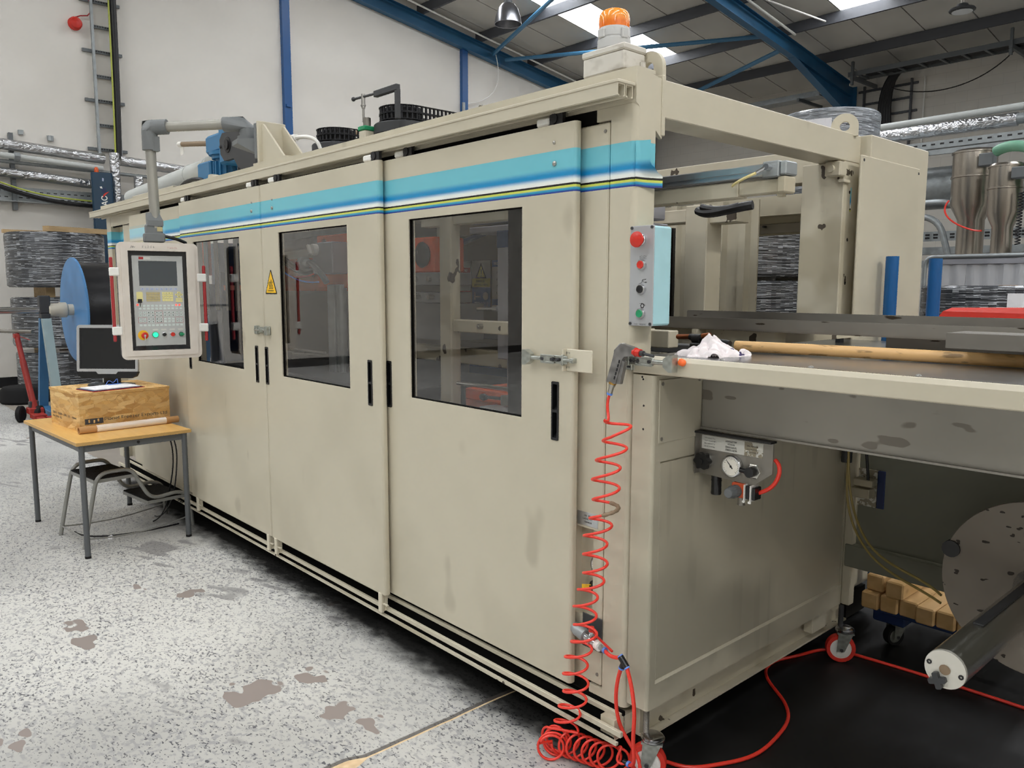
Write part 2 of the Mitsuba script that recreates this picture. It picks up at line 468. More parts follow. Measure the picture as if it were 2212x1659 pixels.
def band(c, z):
    """the printed vinyl band along the cladding, a function of height"""
    def over(c, col, z0, z1, soft=0.0008):
        return mix(c, col, smoothstep(z0 - soft, z0 + soft, z) * smoothstep(z1 + soft, z1 - soft, z))
    teal, blue, white = L3('6bb6c4'), L3('1c86bb'), L3('e4e8e4')
    g = mix(white, blue, smoothstep(1.970, 1.990, z))
    g = mix(g, teal, smoothstep(1.994, 2.018, z))
    h = mix(L3('24388c'), L3('2f93b8'), smoothstep(1.936, 1.944, z))
    h = mix(h, L3('c5cc58'), smoothstep(1.945, 1.951, z))
    h = mix(h, L3('17150f'), smoothstep(1.9555, 1.9565, z))
    g = mix(h, g, smoothstep(1.962, 1.9632, z))
    return over(c, g, 1.934, 2.0715)


def beige_band(p, n, uv):
    c = band(beige(p, n, uv), p.z)
    dust = smoothstep(0.75, 0.28, p.z) * smoothstep(0.42, 0.7, fbm(p.x * 5, p.y * 5, p.z * 3, 3))
    return mix(c, L3('8a806e'), dust * 0.12)


def faded_band(p, n, uv):
    b = beige(p, n, uv)
    f = smoothstep(-5.60, -5.75, p.x + 0.02 * noise(p.z * 30))
    return mix(band(b, p.z + 0.012 * 0), mix(b, L3('a8d2dd'), smoothstep(1.965, 2.0, p.z) * smoothstep(2.055, 2.05, p.z)), f * 0.8)


def gloss_rough(p, n, uv):
    return 0.30 + 0.12 * fbm(p.x * 7, p.y * 7, p.z * 7, 2)


mat('m_beige', beige, rough=0.38, spec=0.45)
mat('m_beige_worn', worn_beige, rough=0.5, spec=0.35)
mat('m_band', beige_band, rough=gloss_rough, spec=0.5)
mat('m_band_old', faded_band, rough=0.4, spec=0.4)
mat('m_beige_light', 'c6bfac', rough=0.4)
mat('m_gap', '0c0b0a', rough=0.9, spec=0.1)
mat('m_black_plastic', '131416', rough=0.32)
mat('m_underframe', '2a2824', rough=0.8, spec=0.2)
scene['m_pane'] = {'type': 'thindielectric', 'int_ior': 1.5, 'specular_transmittance': {'type': 'rgb', 'value': [0.82, 0.81, 0.79]}}

mc = thing('forming_machine', 'long beige sheet forming machine with sliding windowed doors and a blue striped band', 'machine')
XE, YF = -1.60, 1.95
# top fascia, door track and its two channels
put('fascia', cat(box(-7.30, XE, YF, YF + .012, 2.185, 2.292, .002), box(-7.30, XE, YF, YF + .09, 2.280, 2.292)), 'm_beige', mc, smooth=False)
put('track_flange', box(-7.337, -1.603, 1.866, 1.9497, 2.231, 2.241, .002), 'm_beige', mc, smooth=False)


def c_channel(y0, y1, x0, x1, zt=2.2308, h=.036, t=.0028, lip=.008):
    prof = Polygon([(y0, zt), (y0, zt - h), (y0 + lip, zt - h - .002), (y0 + lip, zt - h + t), (y0 + t, zt - h + t), (y0 + t, zt - t), (y1 - t, zt - t), (y1 - t, zt - h + t), (y1 - lip, zt - h + t),
                    (y1 - lip, zt - h - .002), (y1, zt - h), (y1, zt)])
    return extr(prof, x1 - x0, (x0, 0, 0), (0, 1, 0), (0, 0, 1))


put('door_track', c_channel(1.8695, 1.9035, -7.33, -1.607), 'm_beige', mc, smooth=False)
put('door_track', c_channel(1.9075, 1.9405, -7.33, -1.607), 'm_beige', mc, smooth=False)
# fixed front panel by the near corner, rounded at the corner, with the service panel set in it
post = extr(sbox(-1.76, YF, XE, 2.047).difference(sbox(-1.621, YF - 1, 1, YF + .021)).union(Point(-1.621, YF + .021).buffer(.021, quad_segs=8)).union(sbox(-1.621, YF + .021, XE, 2.047)), 2.185 - .224, (0, 0, .224))
post = diff(post, box(-1.9, -1.700, 1.90, 1.962, .256, 2.147))
put('corner_post', post, 'm_band', mc, smooth=40)
put('front_panel', cat(box(-1.99, -1.76, YF + .0, YF + .01, 2.147, 2.185), box(-1.99, -1.76, YF, YF + .01, .224, .256), diff(box(-2.2, -1.70, YF + .012, YF + .02, .224, 2.185), box(-1.842, -1.727, 1.9, 2.0, .49, .811))), 'm_gap', mc, smooth=False)
svc = box(-2.02, -1.706, YF - .001, YF + .012, .263, 2.141, .004)
svc = diff(svc, box(-1.838, -1.731, 1.9, 2.0, .494, .807))
sv = put('service_panel', svc, 'm_band', mc, smooth=False)
put('screw', cat([cyl((-1.722, YF - .003, z), (-1.722, YF + .004, z), .006, 12) for z in (2.115, .30)], [cyl((-1.722, YF - .0035, z), (-1.722, YF, z), .0028, 6) for z in (2.115, .30)]), 'm_steel_dull', sv)
# recessed gauge pocket in the service panel
put('pocket', cat(box(-1.842, -1.727, 1.99, 1.994, .49, .811), box(-1.842, -1.838, YF + .001, 1.994, .49, .811), box(-1.731, -1.727, YF + .001, 1.994, .49, .811), box(-1.842, -1.727, YF + .001, 1.994, .490, .494), box(-1.842, -1.727, YF + .001, 1.994, .807, .811)), 'm_beige', sv, smooth=False)


def gauge(loc, r, parent, needle=-2.2, dep=3):
    """a round dial: chrome rim, white face, printed marks and needle; local: face towards +z"""
    rim = lathe([(0, 0), (r, 0), (r, r * .35), (r * .93, r * .42), (r * .84, r * .42), (r * .82, r * .30), (0, r * .30)], n=32)
    face = lathe([(0, 0), (r * .825, 0), (r * .825, .001), (0, .001)], (0, 0, r * .30), n=28)
    marks = []
    for i in range(21):
        a = math.radians(225 - 270 * i / 20)
        l0 = .60 if i % 5 == 0 else .68
        c, s = math.cos(a), math.sin(a)
        marks.append(place(box(l0 * r, .78 * r, -.012 * r, .012 * r, 0, .0006), (0, 0, r * .30 + .001), R=rotz(a)))
    nd = place(hull([(x, y, z) for z in (0, .001) for x, y in ((-.25 * r, -.05 * r), (-.25 * r, .05 * r), (.68 * r, -.012 * r), (.68 * r, .012 * r))]), (0, 0, r * .30 + .002), R=rotz(needle))
    nd = cat(nd, cyl((0, 0, r * .30), (0, 0, r * .30 + .004), r * .09, 12))
    return loc(rim), loc(face), loc(cat(marks, nd))


FRONT = np.array([[1, 0, 0], [0, 0, -1], [0, 1, 0]], float)      # local x,y,z -> world x, z up, facing -y
rim, face, marks = gauge(Loc((-1.752, 1.989, .673), R=FRONT), .034, sv, needle=2.6)
mat('m_dial', 'e6e2d8', rough=0.4)
put('gauge_rim', rim, 'm_chrome', sv); put('gauge_face', face, 'm_dial', sv); put('gauge_marks', marks, 'm_black', sv, smooth=False)
put('knob', cat(cyl((-1.762, 1.99, .600), (-1.762, 1.965, .600), .017, 20), [cyl((-1.762 + .016 * math.cos(a), 1.975, .6 + .016 * math.sin(a)), (-1.762 + .016 * math.cos(a), 1.967, .6 + .016 * math.sin(a)), .004, 6) for a in np.arange(0, 2 * PI, PI / 5)]), 'm_black_plastic', sv)
put('tag', cat(place(box(-.016, .016, -.001, .001, -.012, .012, .001), (-1.79, 1.962, .588), R=rotz(.5)), tube(smooth_path([(-1.77, 1.97, .60), (-1.78, 1.955, .604), (-1.79, 1.96, .598)], 10), .0015, 6)), 'm_yellow', sv, label='yellow paper tag')
plate = thing('legend_plate', 'small engraved plate above the gauge pocket behind the coiled hose', 'label')
put('plate', box(-1.822, -1.728, YF - .003, YF - .0005, .815, .862), 'm_alu', plate, smooth=False)
put('lettering', cat(text_on('FRL  KPA', .006, (-1.790, YF - .0032, .847), Y=(0, 0, 1), depth=.0004), text_on('CASSETTO', .006, (-1.797, YF - .0032, .836), depth=.0004), text_on('DRAWER', .006, (-1.790, YF - .0032, .825), depth=.0004)), 'm_black', plate, smooth=False)

# bottom rails and base
put('bottom_rail', box(-6.95, -1.60, 1.926, 1.94, .196, .214, .002), 'm_beige', mc, smooth=False)
put('bottom_rail', box(-6.98, -1.56, 1.884, 1.898, .162, .182, .002), 'm_beige', mc, smooth=False)
put('rail_shelf', cat(box(-6.98, -1.57, 1.874, 1.886, .136, .146), box(-1.66, -1.60, 1.90, 2.03, .13, .20)), 'm_beige_worn', mc, smooth=False)
put('rail_gap_dark', cat(box(-6.98, -1.60, 1.945, 1.955, .138, .215), box(-6.98, -1.60, 1.886, 2.03, .136, .142)), 'm_gap', mc, smooth=False)  # near-black plates that paint in the dark between the rails
put('base_beam', cat(box(-7.0, -1.66, 2.10, 2.30, .015, .138), box(-7.0, -1.66, 3.7, 3.9, .015, .14), [box(x - .1, x + .1, 2.1, 3.9, .02, .12) for x in (-6.6, -5.0, -3.4, -1.85)]), 'm_underframe', mc, smooth=False)
put('bed_plate', box(-7.1, -1.63, 2.03, 3.92, .20, .216), 'm_underframe', mc, smooth=False)

# ---- sliding doors
HANDLE_Z = ((1.195, 1.307), (1.103, 1.195 - .0))


def door(x0, x1, yf, win, handles, m, brackets=(), z0=.247, z1=2.156, t=.032, label=None):
    d = extr(rrect(x1 - x0, t, .012, (x0 + x1) / 2, yf + t / 2), z1 - z0, (0, 0, z0))
    cut = [box(win[0], win[1], yf - 1, yf + 1, 1.160, 1.902)]
    for hx in handles:
        for hz in (1.2515, 1.1545):
            cut.append(box(hx - .0145, hx + .0145, yf - 1, yf + .022, hz - .048, hz + .048))
    d = diff(d, *cut)
    k = put('door', d, m, mc, smooth=40, label=label)
    put('window_pane', box(win[0] - .008, win[1] + .008, yf + .012, yf + .0122, 1.152, 1.910).slice_plane((0, yf + .0121, 0), (0, -1, 0)), 'm_pane', k, smooth=False)
    put('window_seal', cat(box(win[0] - .001, win[0] + .004, yf + .006, yf + .024, 1.16, 1.902), box(win[1] - .004, win[1] + .001, yf + .006, yf + .024, 1.16, 1.902), box(win[0], win[1], yf + .006, yf + .024, 1.159, 1.164), box(win[0], win[1], yf + .006, yf + .024, 1.898, 1.903)), 'm_gap', k, smooth=False)
    for hx in handles:
        for hz in (1.2515, 1.1545):
            fr = extr(rrect(.034, .106, .004).difference(rrect(.022, .088, .003)), .004, (hx, yf + .0005, hz), (1, 0, 0), (0, 0, 1))
            cup = box(hx - .014, hx + .014, yf + .018, yf + .021, hz - .047, hz + .047)
            side = cat(box(hx - .0145, hx - .011, yf, yf + .02, hz - .047, hz + .047), box(hx + .011, hx + .0145, yf, yf + .02, hz - .047, hz + .047))
            slope = hull([(hx + sx * .011, y, z) for sx in (-1, 1) for (y, z) in ((yf + .018, hz - .030), (yf + .018, hz - .045), (yf + .001, hz - .045))])
            put('recessed_handle', cat(fr, cup, side, slope), 'm_black_plastic', k, smooth=False)
    for bx in brackets:
        put('guide_bracket', cat(box(bx - .014, bx + .014, yf - .004, yf + .012, .158, z0 + .004, .003), box(bx + .014, bx + .05, yf + .001, yf + .012, .200, .204), box(bx + .008, bx + .014, yf + .012, yf + .03, .165, z0)), 'm_beige_light', k, smooth=False)
    return k


d3 = door(-3.07, -1.808, 1.903, (-2.752, -2.061), (-2.912, -1.890), 'm_band')
d2 = door(-4.058, -2.914, 1.862, (-3.860, -3.177), (-4.039, -3.003), 'm_band', (-4.01, -2.955))
d1 = door(-5.258, -4.064, 1.862, (-5.035, -4.343), (-5.16, -4.163), 'm_band', (-5.16, -4.105))
# far inner door with a faded band
d0 = put('door', extr(rrect(1.35, .032, .012, -5.745, 1.919), 2.152 - .232, (0, 0, .232)), 'm_band_old', mc, smooth=40, label='far sliding door with a sun-faded band')
put('pull_handle', tube(fillet([(-6.36, 1.90, 1.19), (-6.36, 1.868, 1.19), (-6.36, 1.868, 1.30), (-6.36, 1.90, 1.30)], .015), .006, 8), 'm_chrome', d0)
# bolts, hangers
for k, pts in ((d3, ((-1.905, 2.098, .006), (-1.902, 2.030, .009))), (d2, ((-3.915, 2.072, .006), (-3.915, 1.999 + .03, .009))), (d1, ((-4.16, 2.075, .006), (-4.165, 2.03, .009)))):
    yy = 1.903 if k == d3 else 1.862
    put('bolt', cat([lathe([(0, 0), (r, 0), (r * .9, r * .5), (r * .4, r * .8), (0, r * .85)], (x, yy, z), (0, -1, 0), 14) for x, z, r in pts]), 'm_steel', k)
for k, xs, yy in ((d3, (-1.97, -2.83), 1.915), (d2, (-3.01, -3.94), 1.873), (d1, (-4.21, -5.20), 1.873)):
    for x in xs:
        put('hanger', cat(box(x - .03, x + .03, yy - .006, yy + .012, 2.160, 2.186, .005), cyl((x, yy - .0075, 2.173), (x, yy, 2.173), .004, 8)), 'm_white_plastic', k, smooth=False)
        put('hanger_wheel', cat(cyl((x + .05, yy - .004, 2.178), (x + .05, yy + .02, 2.178), .017, 16), box(x + .03, x + .09, yy, yy + .014, 2.157, 2.20)), 'm_black', k)
# dark header behind the tracks
put('header', box(-7.0, -1.77, 1.955, 1.965, 2.10, 2.19), 'm_gap', mc, smooth=False)
# far end of the front: post, reveal and end panel
put('end_post', box(-7.16, -7.05, YF, 2.06, .2, 2.19, .004), 'm_band', mc, smooth=False)
put('end_reveal', cat(box(-7.06, -6.74, 2.02, 2.03, .2, 2.12), box(-6.75, -6.735, 1.955, 2.03, .2, 2.12)), 'm_band', mc, smooth=False)
put('end_panel', box(-6.74, -6.32, 1.955, 1.968, .2, 2.11, .003), 'm_beige', mc, smooth=False)
put('end_header', box(-7.16, -6.3, YF + .002, 2.03, 2.11, 2.19), 'm_beige', mc, smooth=False)


# latches
def toggle_latch(loc, parent, plate_w=.07, flip=1):
    base = cat(box(-.01, .062, -.003, .0, -.034, .034, .002), box(-.008, -.002, -.014, 0, -.034, .034, .002))
    arms = cat(box(-.055, .02, -.024, -.018, .004, .014, .002), box(-.055, .02, -.024, -.018, -.014, -.004, .002), box(-.10, -.035, -.031, -.027, .008, .015, .001), box(-.10, -.035, -.031, -.027, -.015, -.008, .001),
               box(-.105, -.045, -.030, -.020, -.012, .012, .004), cyl((-.005, -.02, 0), (.045, -.02, 0), .006, 12), box(-.006, .004, -.027, -.012, -.018, .018, .002), box(.03, .048, -.025, -.003, -.008, .008, .002))
    pins = cat([cyl((x, -.034, 0), (x, -.016, 0), .0055, 12) for x in (-.09, -.045, -.02)], [cyl((x, -.006, z), (x, -.002, z), .004, 8) for x in (.004, .014) for z in (-.024, .024)])
    grip = cat(cyl((-.10, -.026, 0), (-.148, -.026, 0), .0075, 14), hull([(-.145, y, z) for y in (-.036, -.016) for z in (-.012, .012)] + [(-.168, y, z) for y in (-.040, -.012) for z in (-.026, .026)] + [(-.182, y, z) for y in (-.040, -.012) for z in (-.026, .026)]))
    return [loc(m) for m in (base, arms, pins, grip)]


mat('m_zinc', lambda p, n, uv: mix(L3('b9bcb6'), L3('94978f'), noise(p.x * 90, p.y * 90, p.z * 90)), rough=0.3, metallic=0.75)
for nm, lo, par in (('toggle_latch', Loc((-1.835, 1.903, 1.383)), d3),):
    lt = put('latch_plate', lo(cat(box(.0, .115, -.006, .0, -.037, .037, .002), box(-.006, .0, -.02, 0, -.037, .037))), 'm_beige_light', par, smooth=False)
    b, a, p_, g = toggle_latch(lo, par)
    put('latch_arm', a, 'm_zinc', par); put('latch_pins', p_, 'm_dark_iron', par); put('latch_grip', g, 'm_zinc', par)
lo = Loc((-4.055, 1.862, 1.393))
put('latch_bolt', lo(cat(box(-.10, .08, -.012, -.002, -.018, .018, .004), box(-.09, -.06, -.02, 0, -.024, .024, .003), box(.045, .075, -.026, 0, -.024, .024, .003), cyl((-.09, -.016, 0), (.07, -.016, 0), .006, 10), box(-.03, .02, -.022, -.01, -.01, .01, .003))), 'm_zinc', d2)

# warning triangle
wt = thing('warning_sign', 'yellow triangular hot surface warning sticker on the second door', 'sign')
tri = Polygon([(-.06, -.052), (.06, -.052), (0, .062)]).buffer(.006, quad_segs=3)
put('border', extr(tri, .0008, (-3.958, 1.8615, 1.645), (1, 0, 0), (0, 0, 1)), 'm_black', wt, smooth=False)
put('field', extr(tri.buffer(-.007), .0008, (-3.958, 1.8608, 1.645), (1, 0, 0), (0, 0, 1)), 'm_yellow', wt, smooth=False)
wav = []
for dx in (-.016, 0, .016):
    pts = [(dx + .0055 * math.sin(t * 2 * PI / .034), -.030 + t) for t in np.linspace(0, .046 if dx == 0 else .036, 14)]
    from shapely.geometry import LineString
    wav.append(LineString(pts).buffer(.0028, quad_segs=2))
wav.append(sbox(-.032, -.042, .032, -.038))
put('symbol', extr(union_all(wav), .0006, (-3.958, 1.8601, 1.645), (1, 0, 0), (0, 0, 1)), 'm_black', wt, smooth=False)

# paint chip on the door edge
# ---- portal at the near end: gusset, cross beam, far post
put('gusset_plate', extr([(1.951, 2.185), (2.077, 2.09), (2.079, 2.10), (2.079, 2.272), (1.951, 2.292)], .012, (XE - .012, 0, 0), (0, 1, 0), (0, 0, 1)), 'm_beige', mc, smooth=False)
put('gusset_plate', box(XE - .1, XE + .004, 2.072, 2.09, 2.10, 2.285, .002), 'm_beige', mc, smooth=False)
put('cross_beam', cat(box(-1.72, XE, 2.09, 4.075, 2.156, 2.273, .003),), 'm_beige', mc, smooth=False)
put('far_post', box(-1.79, XE, 3.325, 3.46, .25, 2.156, .004), 'm_beige_worn', mc, smooth=False)
put('far_post_bracket', cat(box(-1.66, XE + .006, 3.27, 3.325, 2.09, 2.15, .004), cyl((-1.63, 3.27, 2.12), (-1.63, 3.255, 2.12), .016, 14), box(-1.615, XE + .012, 3.30, 3.36, 2.065, 2.078, .002)), 'm_beige_worn', mc, smooth=False)
put('bolt_hole', cat([cyl((XE + .0005, 3.38, z), (XE + .0012, 3.38, z), .007, 10) for z in (2.03, 1.83, 1.645, 1.48)]), 'm_black', mc)
put('band_remnant', extr([(0, 0), (.012, .0), (.01, .10), (.004, .10)], .0006, (XE + .0006, 3.385, 1.95), (0, 1, 0), (0, 0, 1)), 'm_band', mc, smooth=False)
# lifting lugs
for (yy, xx, nm) in ((2.083, XE - .055, ''), (3.39, XE - .04, '')):
    if nm is not None:
        sh = sbox(-.055, -.02, .055, .02).union(Point(0, .02).buffer(.055, quad_segs=10)).difference(Point(0, .022).buffer(.02, quad_segs=8))
        if yy < 3:
            put('lifting_lug', extr(sh, .018, (xx, yy + .009, 2.292), (1, 0, 0), (0, 0, 1)), 'm_beige', mc, smooth=40)
        else:
            put('lifting_lug', extr(sh, .02, (xx, yy, 2.285), (.9, .43, 0), (0, 0, 1)), 'm_beige', mc, smooth=40)
# the band's loose end peeling off the corner
nu, nv = 14, 16
v, f = [], []
for i in range(nu):
    for j in range(nv):
        s, t = i / (nu - 1), j / (nv - 1)
        z = 1.934 + .137 * t
        reach = .10 if t < .33 else .10 - .062 * smooth01((t - .33) / .2) if False else (.10 if t < .30 else max(.026, .10 - .20 * (t - .30) ** .6))
        y = YF + .0 + reach * s
        curl = .028 * (s ** 2) * (1.0 if t < .4 else 1.3) + .0012
        v.append((XE + curl, y, z)); 
for i in range(nu - 1):
    for j in range(nv - 1):
        a = i * nv + j
        f += [(a, a + nv, a + 1), (a + 1, a + nv, a + nv + 1)]
put('peeling_band', trimesh.Trimesh(np.array(v), np.array(f), process=False), 'm_band', mc, smooth=True, label='loose end of the striped vinyl curling off the corner')
back = [(x + .0012, y + .0, z) for x, y, z in v]
# rear longitudinal beam, rear wall with window, right-hand control cabinet
put('rear_beam', cat(box(-7.2, -1.70, 3.46, 3.56, 2.10, 2.245, .003),), 'm_beige_worn', mc, smooth=False)
put('corner_gusset', extr([(-1.82, 2.10), (-1.79, 2.10), (-1.79, 1.95), ], .012, (0, 3.47, 0), (1, 0, 0), (0, 0, 1)), 'm_beige', mc, smooth=False)
RY_ = 3.93
put('rear_panel', cat(box(-2.66, -2.37, RY_, RY_ + .012, .25, 2.10), box(-2.37, -1.62, RY_, RY_ + .012, 1.905, 2.10), box(-2.37, -1.62, RY_, RY_ + .012, .25, 1.10), box(-1.75, -1.62, RY_, RY_ + .012, 1.10, 1.905)), 'm_beige', mc, smooth=False)
put('rear_header', box(-2.66, -1.62, RY_ - .10, RY_ + .02, 2.0, 2.10), 'm_beige', mc, smooth=False)
rw = put('rear_window', box(-2.37, -1.75, RY_ + .005, RY_ + .0052, 1.10, 1.905).slice_plane((0, RY_ + .0051, 0), (0, -1, 0)), 'm_pane', mc, smooth=False)
put('clamp_strip', cat(box(-2.385, -1.75, RY_ - .02, RY_ - .001, 1.918, 1.965, .002), box(-2.385, -1.75, RY_ - .022, RY_ - .018, 1.915, 1.935)), 'm_steel_dull', rw, smooth=False)
put('clamp_strip', box(-2.45, -2.385, RY_ - .02, RY_ - .001, 1.12, 1.893, .003), 'm_steel_dull', rw, smooth=False)
put('wing_bolt', cat([cyl((x, RY_ - .05, z), (x, RY_, z), .006, 8) for x, z in ((-2.44, 1.80), (-2.44, 1.53), (-2.30, 1.95), (-2.05, 1.95))]), 'm_dark_iron', rw)
cab = put('control_cabinet', box(-1.72, -1.552, 3.46, 4.075, .25, 2.273, .004), 'm_beige', mc, smooth=False, label='beige switch cabinet on the end of the machine')
put('cabinet_door', box(-1.553, -1.542, 3.335 + .02, 3.965, .35, 2.178, .004), 'm_beige', cab, smooth=False)
put('screw', cat([cyl((-1.544, y, z), (-1.5405, y, z), .006, 10) for y, z in ((3.375, 2.158), (3.945, 2.155), (3.375, 1.0), (3.945, 1.0))]), 'm_dark_iron', cab)
# guide posts and ribbed inner panel seen through the end opening
put('inner_post', box(-2.24, -2.12, 3.10, 3.22, .25, 2.0, .004), 'm_beige_worn', mc, smooth=False)
put('inner_arm', cat(box(-2.75, -2.235, 3.10, 3.20, 1.925, 1.985, .004), box(-2.13, -1.99, 3.12, 3.24, 1.915, 1.985, .004)), 'm_beige_worn', mc, smooth=False)
ribs = [box(-2.66, -2.10, 3.50, 3.51, .25, 2.05)] + [hull([(x - w, 3.5, z) for z in (.25, 2.05) for w in (-.03, .03)] + [(x - w, 3.47, z) for z in (.25, 2.05) for w in (-.018, .018)]) for x in (-2.58, -2.44, -2.30, -2.17)]
put('ribbed_panel', cat(ribs), 'm_beige', mc, smooth=False)
put('door_jamb', cat(box(-2.66, -2.60, 3.05, 3.12, .25, 1.93, .004), box(-2.52, -2.44, 3.2, 3.26, .25, 1.95, .004)), 'm_beige', mc, smooth=False)
put('dark_slot', box(-2.60, -2.44, 3.28, 3.30, .25, 1.92), 'm_black', mc, smooth=False)
put('tie_rod', cat(cyl((-2.7, 3.02, 1.90), (-2.36, 3.02, 1.905), .010, 10), cyl((-2.40, 3.02, 1.904), (-2.36, 3.02, 1.905), .026, 12), cyl((-2.62, 3.02, 1.90), (-2.59, 3.02, 1.90), .022, 12)), 'm_chrome', mc)
# aluminium actuator with its air lines, on a worn beam
act = put('actuator', cat(box(-3.2, -1.305, 2.28, 2.34, 1.966, 2.008, .003), box(-3.2, -1.305, 2.272, 2.28, 1.985, 1.994), box(-3.2, -1.305, 2.272, 2.28, 1.970, 1.976)), 'm_alu', mc, smooth=False, label='ribbed aluminium actuator')
put('actuator_end', cat(box(-1.355, -1.30, 2.268, 2.348, 1.963, 2.012, .003), box(-1.30, -1.278, 2.275, 2.345, 1.968, 2.010, .004)), 'm_galv', act, smooth=False)
put('fitting', cat(cyl((-1.33, 2.268, 1.992), (-1.33, 2.245, 1.992), .010, 10), cyl((-1.335, 2.25, 1.99), (-1.36, 2.245, 1.978), .006, 8)), 'm_chrome', act)
mat('m_air_line', 'd9c98e', rough=0.35)
put('air_line', cat(tube(smooth_path([(-1.36, 2.245, 1.978), (-1.41, 2.25, 1.965), (-1.46, 2.27, 1.951)], 12), .0035, 6), tube(smooth_path([(-1.36, 2.24, 1.974), (-1.41, 2.243, 1.960), (-1.46, 2.268, 1.947)], 12), .0035, 6)), 'm_air_line', act)
put('actuator_beam', cat(box(-3.2, -1.45, 2.285, 2.345, 1.912, 1.962, .003),), 'm_beige_worn', mc, smooth=False)
put('actuator_beam', cat(box(-1.45, -1.29, 2.29, 2.34, 1.918, 1.960, .003), box(-1.31, -1.282, 2.28, 2.345, 1.915, 1.965, .004), box(-1.32, -1.30, 2.30, 2.32, 1.905, 1.92)), 'm_beige_worn', mc, smooth=False)
put('cable_bundle', cat(tube(smooth_path([(-1.75, 2.5, 1.905), (-1.68, 2.47, 1.89), (-1.58, 2.45, 1.895), (-1.5, 2.46, 1.905)], 16), .016, 8), tube(smooth_path([(-1.72, 2.48, 1.915), (-1.64, 2.46, 1.90), (-1.55, 2.45, 1.905)], 12), .012, 8)), 'm_black', mc)
# ---------------------------------------------------------------- take-off table unit at the near end
def put_each(name, meshes, m, parent, smooth=35, **kw):
    return [put(name, q, m, parent, smooth=smooth, **kw) for q in meshes]


def panel_paint(p, n, uv):
    c = beige(p, n, uv)
    g = mix(c, L3('6f6c5f'), smoothstep(0.45, 0.8, fbm(p.y * 2.3 + 1.5, p.z * 2.3, 4.0, 3)) * 0.45)
    streak = noise(p.y * 40, p.z * 2.0, 3.0) * fbm(p.y * 3, p.z * 3, 8.0, 2)
    return mix(g, L3('4c493f'), smoothstep(0.40, 0.60, streak) * 0.10)


mat('m_panel', panel_paint, rough=0.42, spec=0.4)
mat('m_skirt', lambda p, n, uv: mix(mix(L3('8f8c84'), L3('a5a198'), fbm(p.x * 4, p.z * 4, 1.0, 3)), L3('5e564c'), smoothstep(0.74, 0.78, fbm(p.x * 9 + 2, p.z * 22, 3.0, 3)) * 0.6), rough=0.5, metallic=0.35)
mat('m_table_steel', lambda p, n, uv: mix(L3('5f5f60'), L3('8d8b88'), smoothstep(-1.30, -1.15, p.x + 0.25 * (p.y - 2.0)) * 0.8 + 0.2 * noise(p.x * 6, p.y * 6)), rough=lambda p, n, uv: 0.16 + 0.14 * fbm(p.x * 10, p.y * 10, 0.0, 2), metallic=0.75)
mat('m_tray', lambda p, n, uv: mix(mix(L3('6d6963'), L3('a19d96'), fbm(p.x * 3 + 1, p.y * 5, p.z * 6, 4)), L3('453d34'), smoothstep(0.70, 0.74, fbm(p.x * 9 + 5, p.y * 9, p.z * 40, 3))), rough=0.36, metallic=0.7)
mat('m_far_panel', lambda p, n, uv: mix(L3('7c7d70'), L3('6b6c60'), fbm(p.x * 3, p.z * 3, 2.0, 3)), rough=0.6)
mat('m_disc', lambda p, n, uv: mix(mix(L3('968e84'), L3('7e766c'), fbm(p.x * 6, p.z * 6, 2.0, 3)), L3('3c3630'), smoothstep(0.76, 0.78, fbm(p.x * 24, p.z * 44, 5.0, 3))), rough=0.55, spec=0.3)
mat('m_plated', 'b9b7b0', rough=0.22, metallic=0.95)

XC = -1.508
cv = thing('take_off_table', 'beige take-off table unit on castors with a steel top, joined to the machine end', 'table')
body = extr(sbox(-1.592, 1.952, XC, 3.322).difference(sbox(-1.52, 1, 0, 1.964)).union(Point(-1.52, 1.964).buffer(.012, quad_segs=5)), 1.352 - .25, (0, 0, .25))
body = diff(body, box(XC - .010, XC + 1, 1.990, 3.298, .334, 1.076))
put('cabinet', body, 'm_panel', cv, smooth=40)
put('side_panel', box(XC - .0099, XC - .004, 1.996, 3.290, .342, 1.070, .003), 'm_panel', cv, smooth=False)
put('panel_sill', hull([(XC + dx, y, z) for y in (1.99, 3.298) for dx, z in ((-.01, .334), (.001, .334), (-.01, .343))]), 'm_beige_light', cv, smooth=False)
cp = put('cover_plate', box(XC, XC + .004, 1.974, 2.197, 1.136, 1.338, .002), 'm_panel', cv, smooth=False)
put_each('screw', [cyl((XC + .003, y, z), (XC + .0065, y, z), .006, 10) for y in (1.988, 2.184) for z in (1.150, 1.325)], 'm_steel_dull', cp)
put_each('hole', [cyl((x, 1.9525, z), (x, 1.9515, z), .0035, 8) for x, z in ((-1.548, 1.255), (-1.548, 1.180), (-1.556, 1.345), (-1.552, 1.338))], 'm_black', cv)
TX = 2.4  # table carried on out of view to shade the side panel below
put('edge_rail', extr([(1.952, 1.357), (1.950, 1.36), (1.950, 1.400), (1.958, 1.412), (1.975, 1.412), (1.975, 1.404), (1.99, 1.400), (1.99, 1.357)], TX + 1.592, (-1.592, 0, 0), (0, 1, 0), (0, 0, 1)), 'm_beige', cv, smooth=False)
put('edge_strip', box(-1.55, TX, 1.975, 2.003, 1.402, 1.4095), 'm_black', cv, smooth=False)
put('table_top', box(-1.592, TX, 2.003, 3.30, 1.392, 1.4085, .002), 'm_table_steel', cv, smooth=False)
put_each('rivet', [lathe([(0, 0), (.008, 0), (.005, .003), (0, .004)], (x, 2.045, 1.4085), n=10) for x in (-1.33, -1.05, -.77)], 'm_steel', cv)
put('end_cap', lathe([(0, 0), (.011, 0), (.011, .012), (.006, .017), (0, .018)], (-1.402, 1.949, 1.400), (0, -.9, .3), 12), 'm_orange_cap' if mat('m_orange_cap', 'ef6a2e', rough=0.4) else '', cv, label='small orange plastic cap')
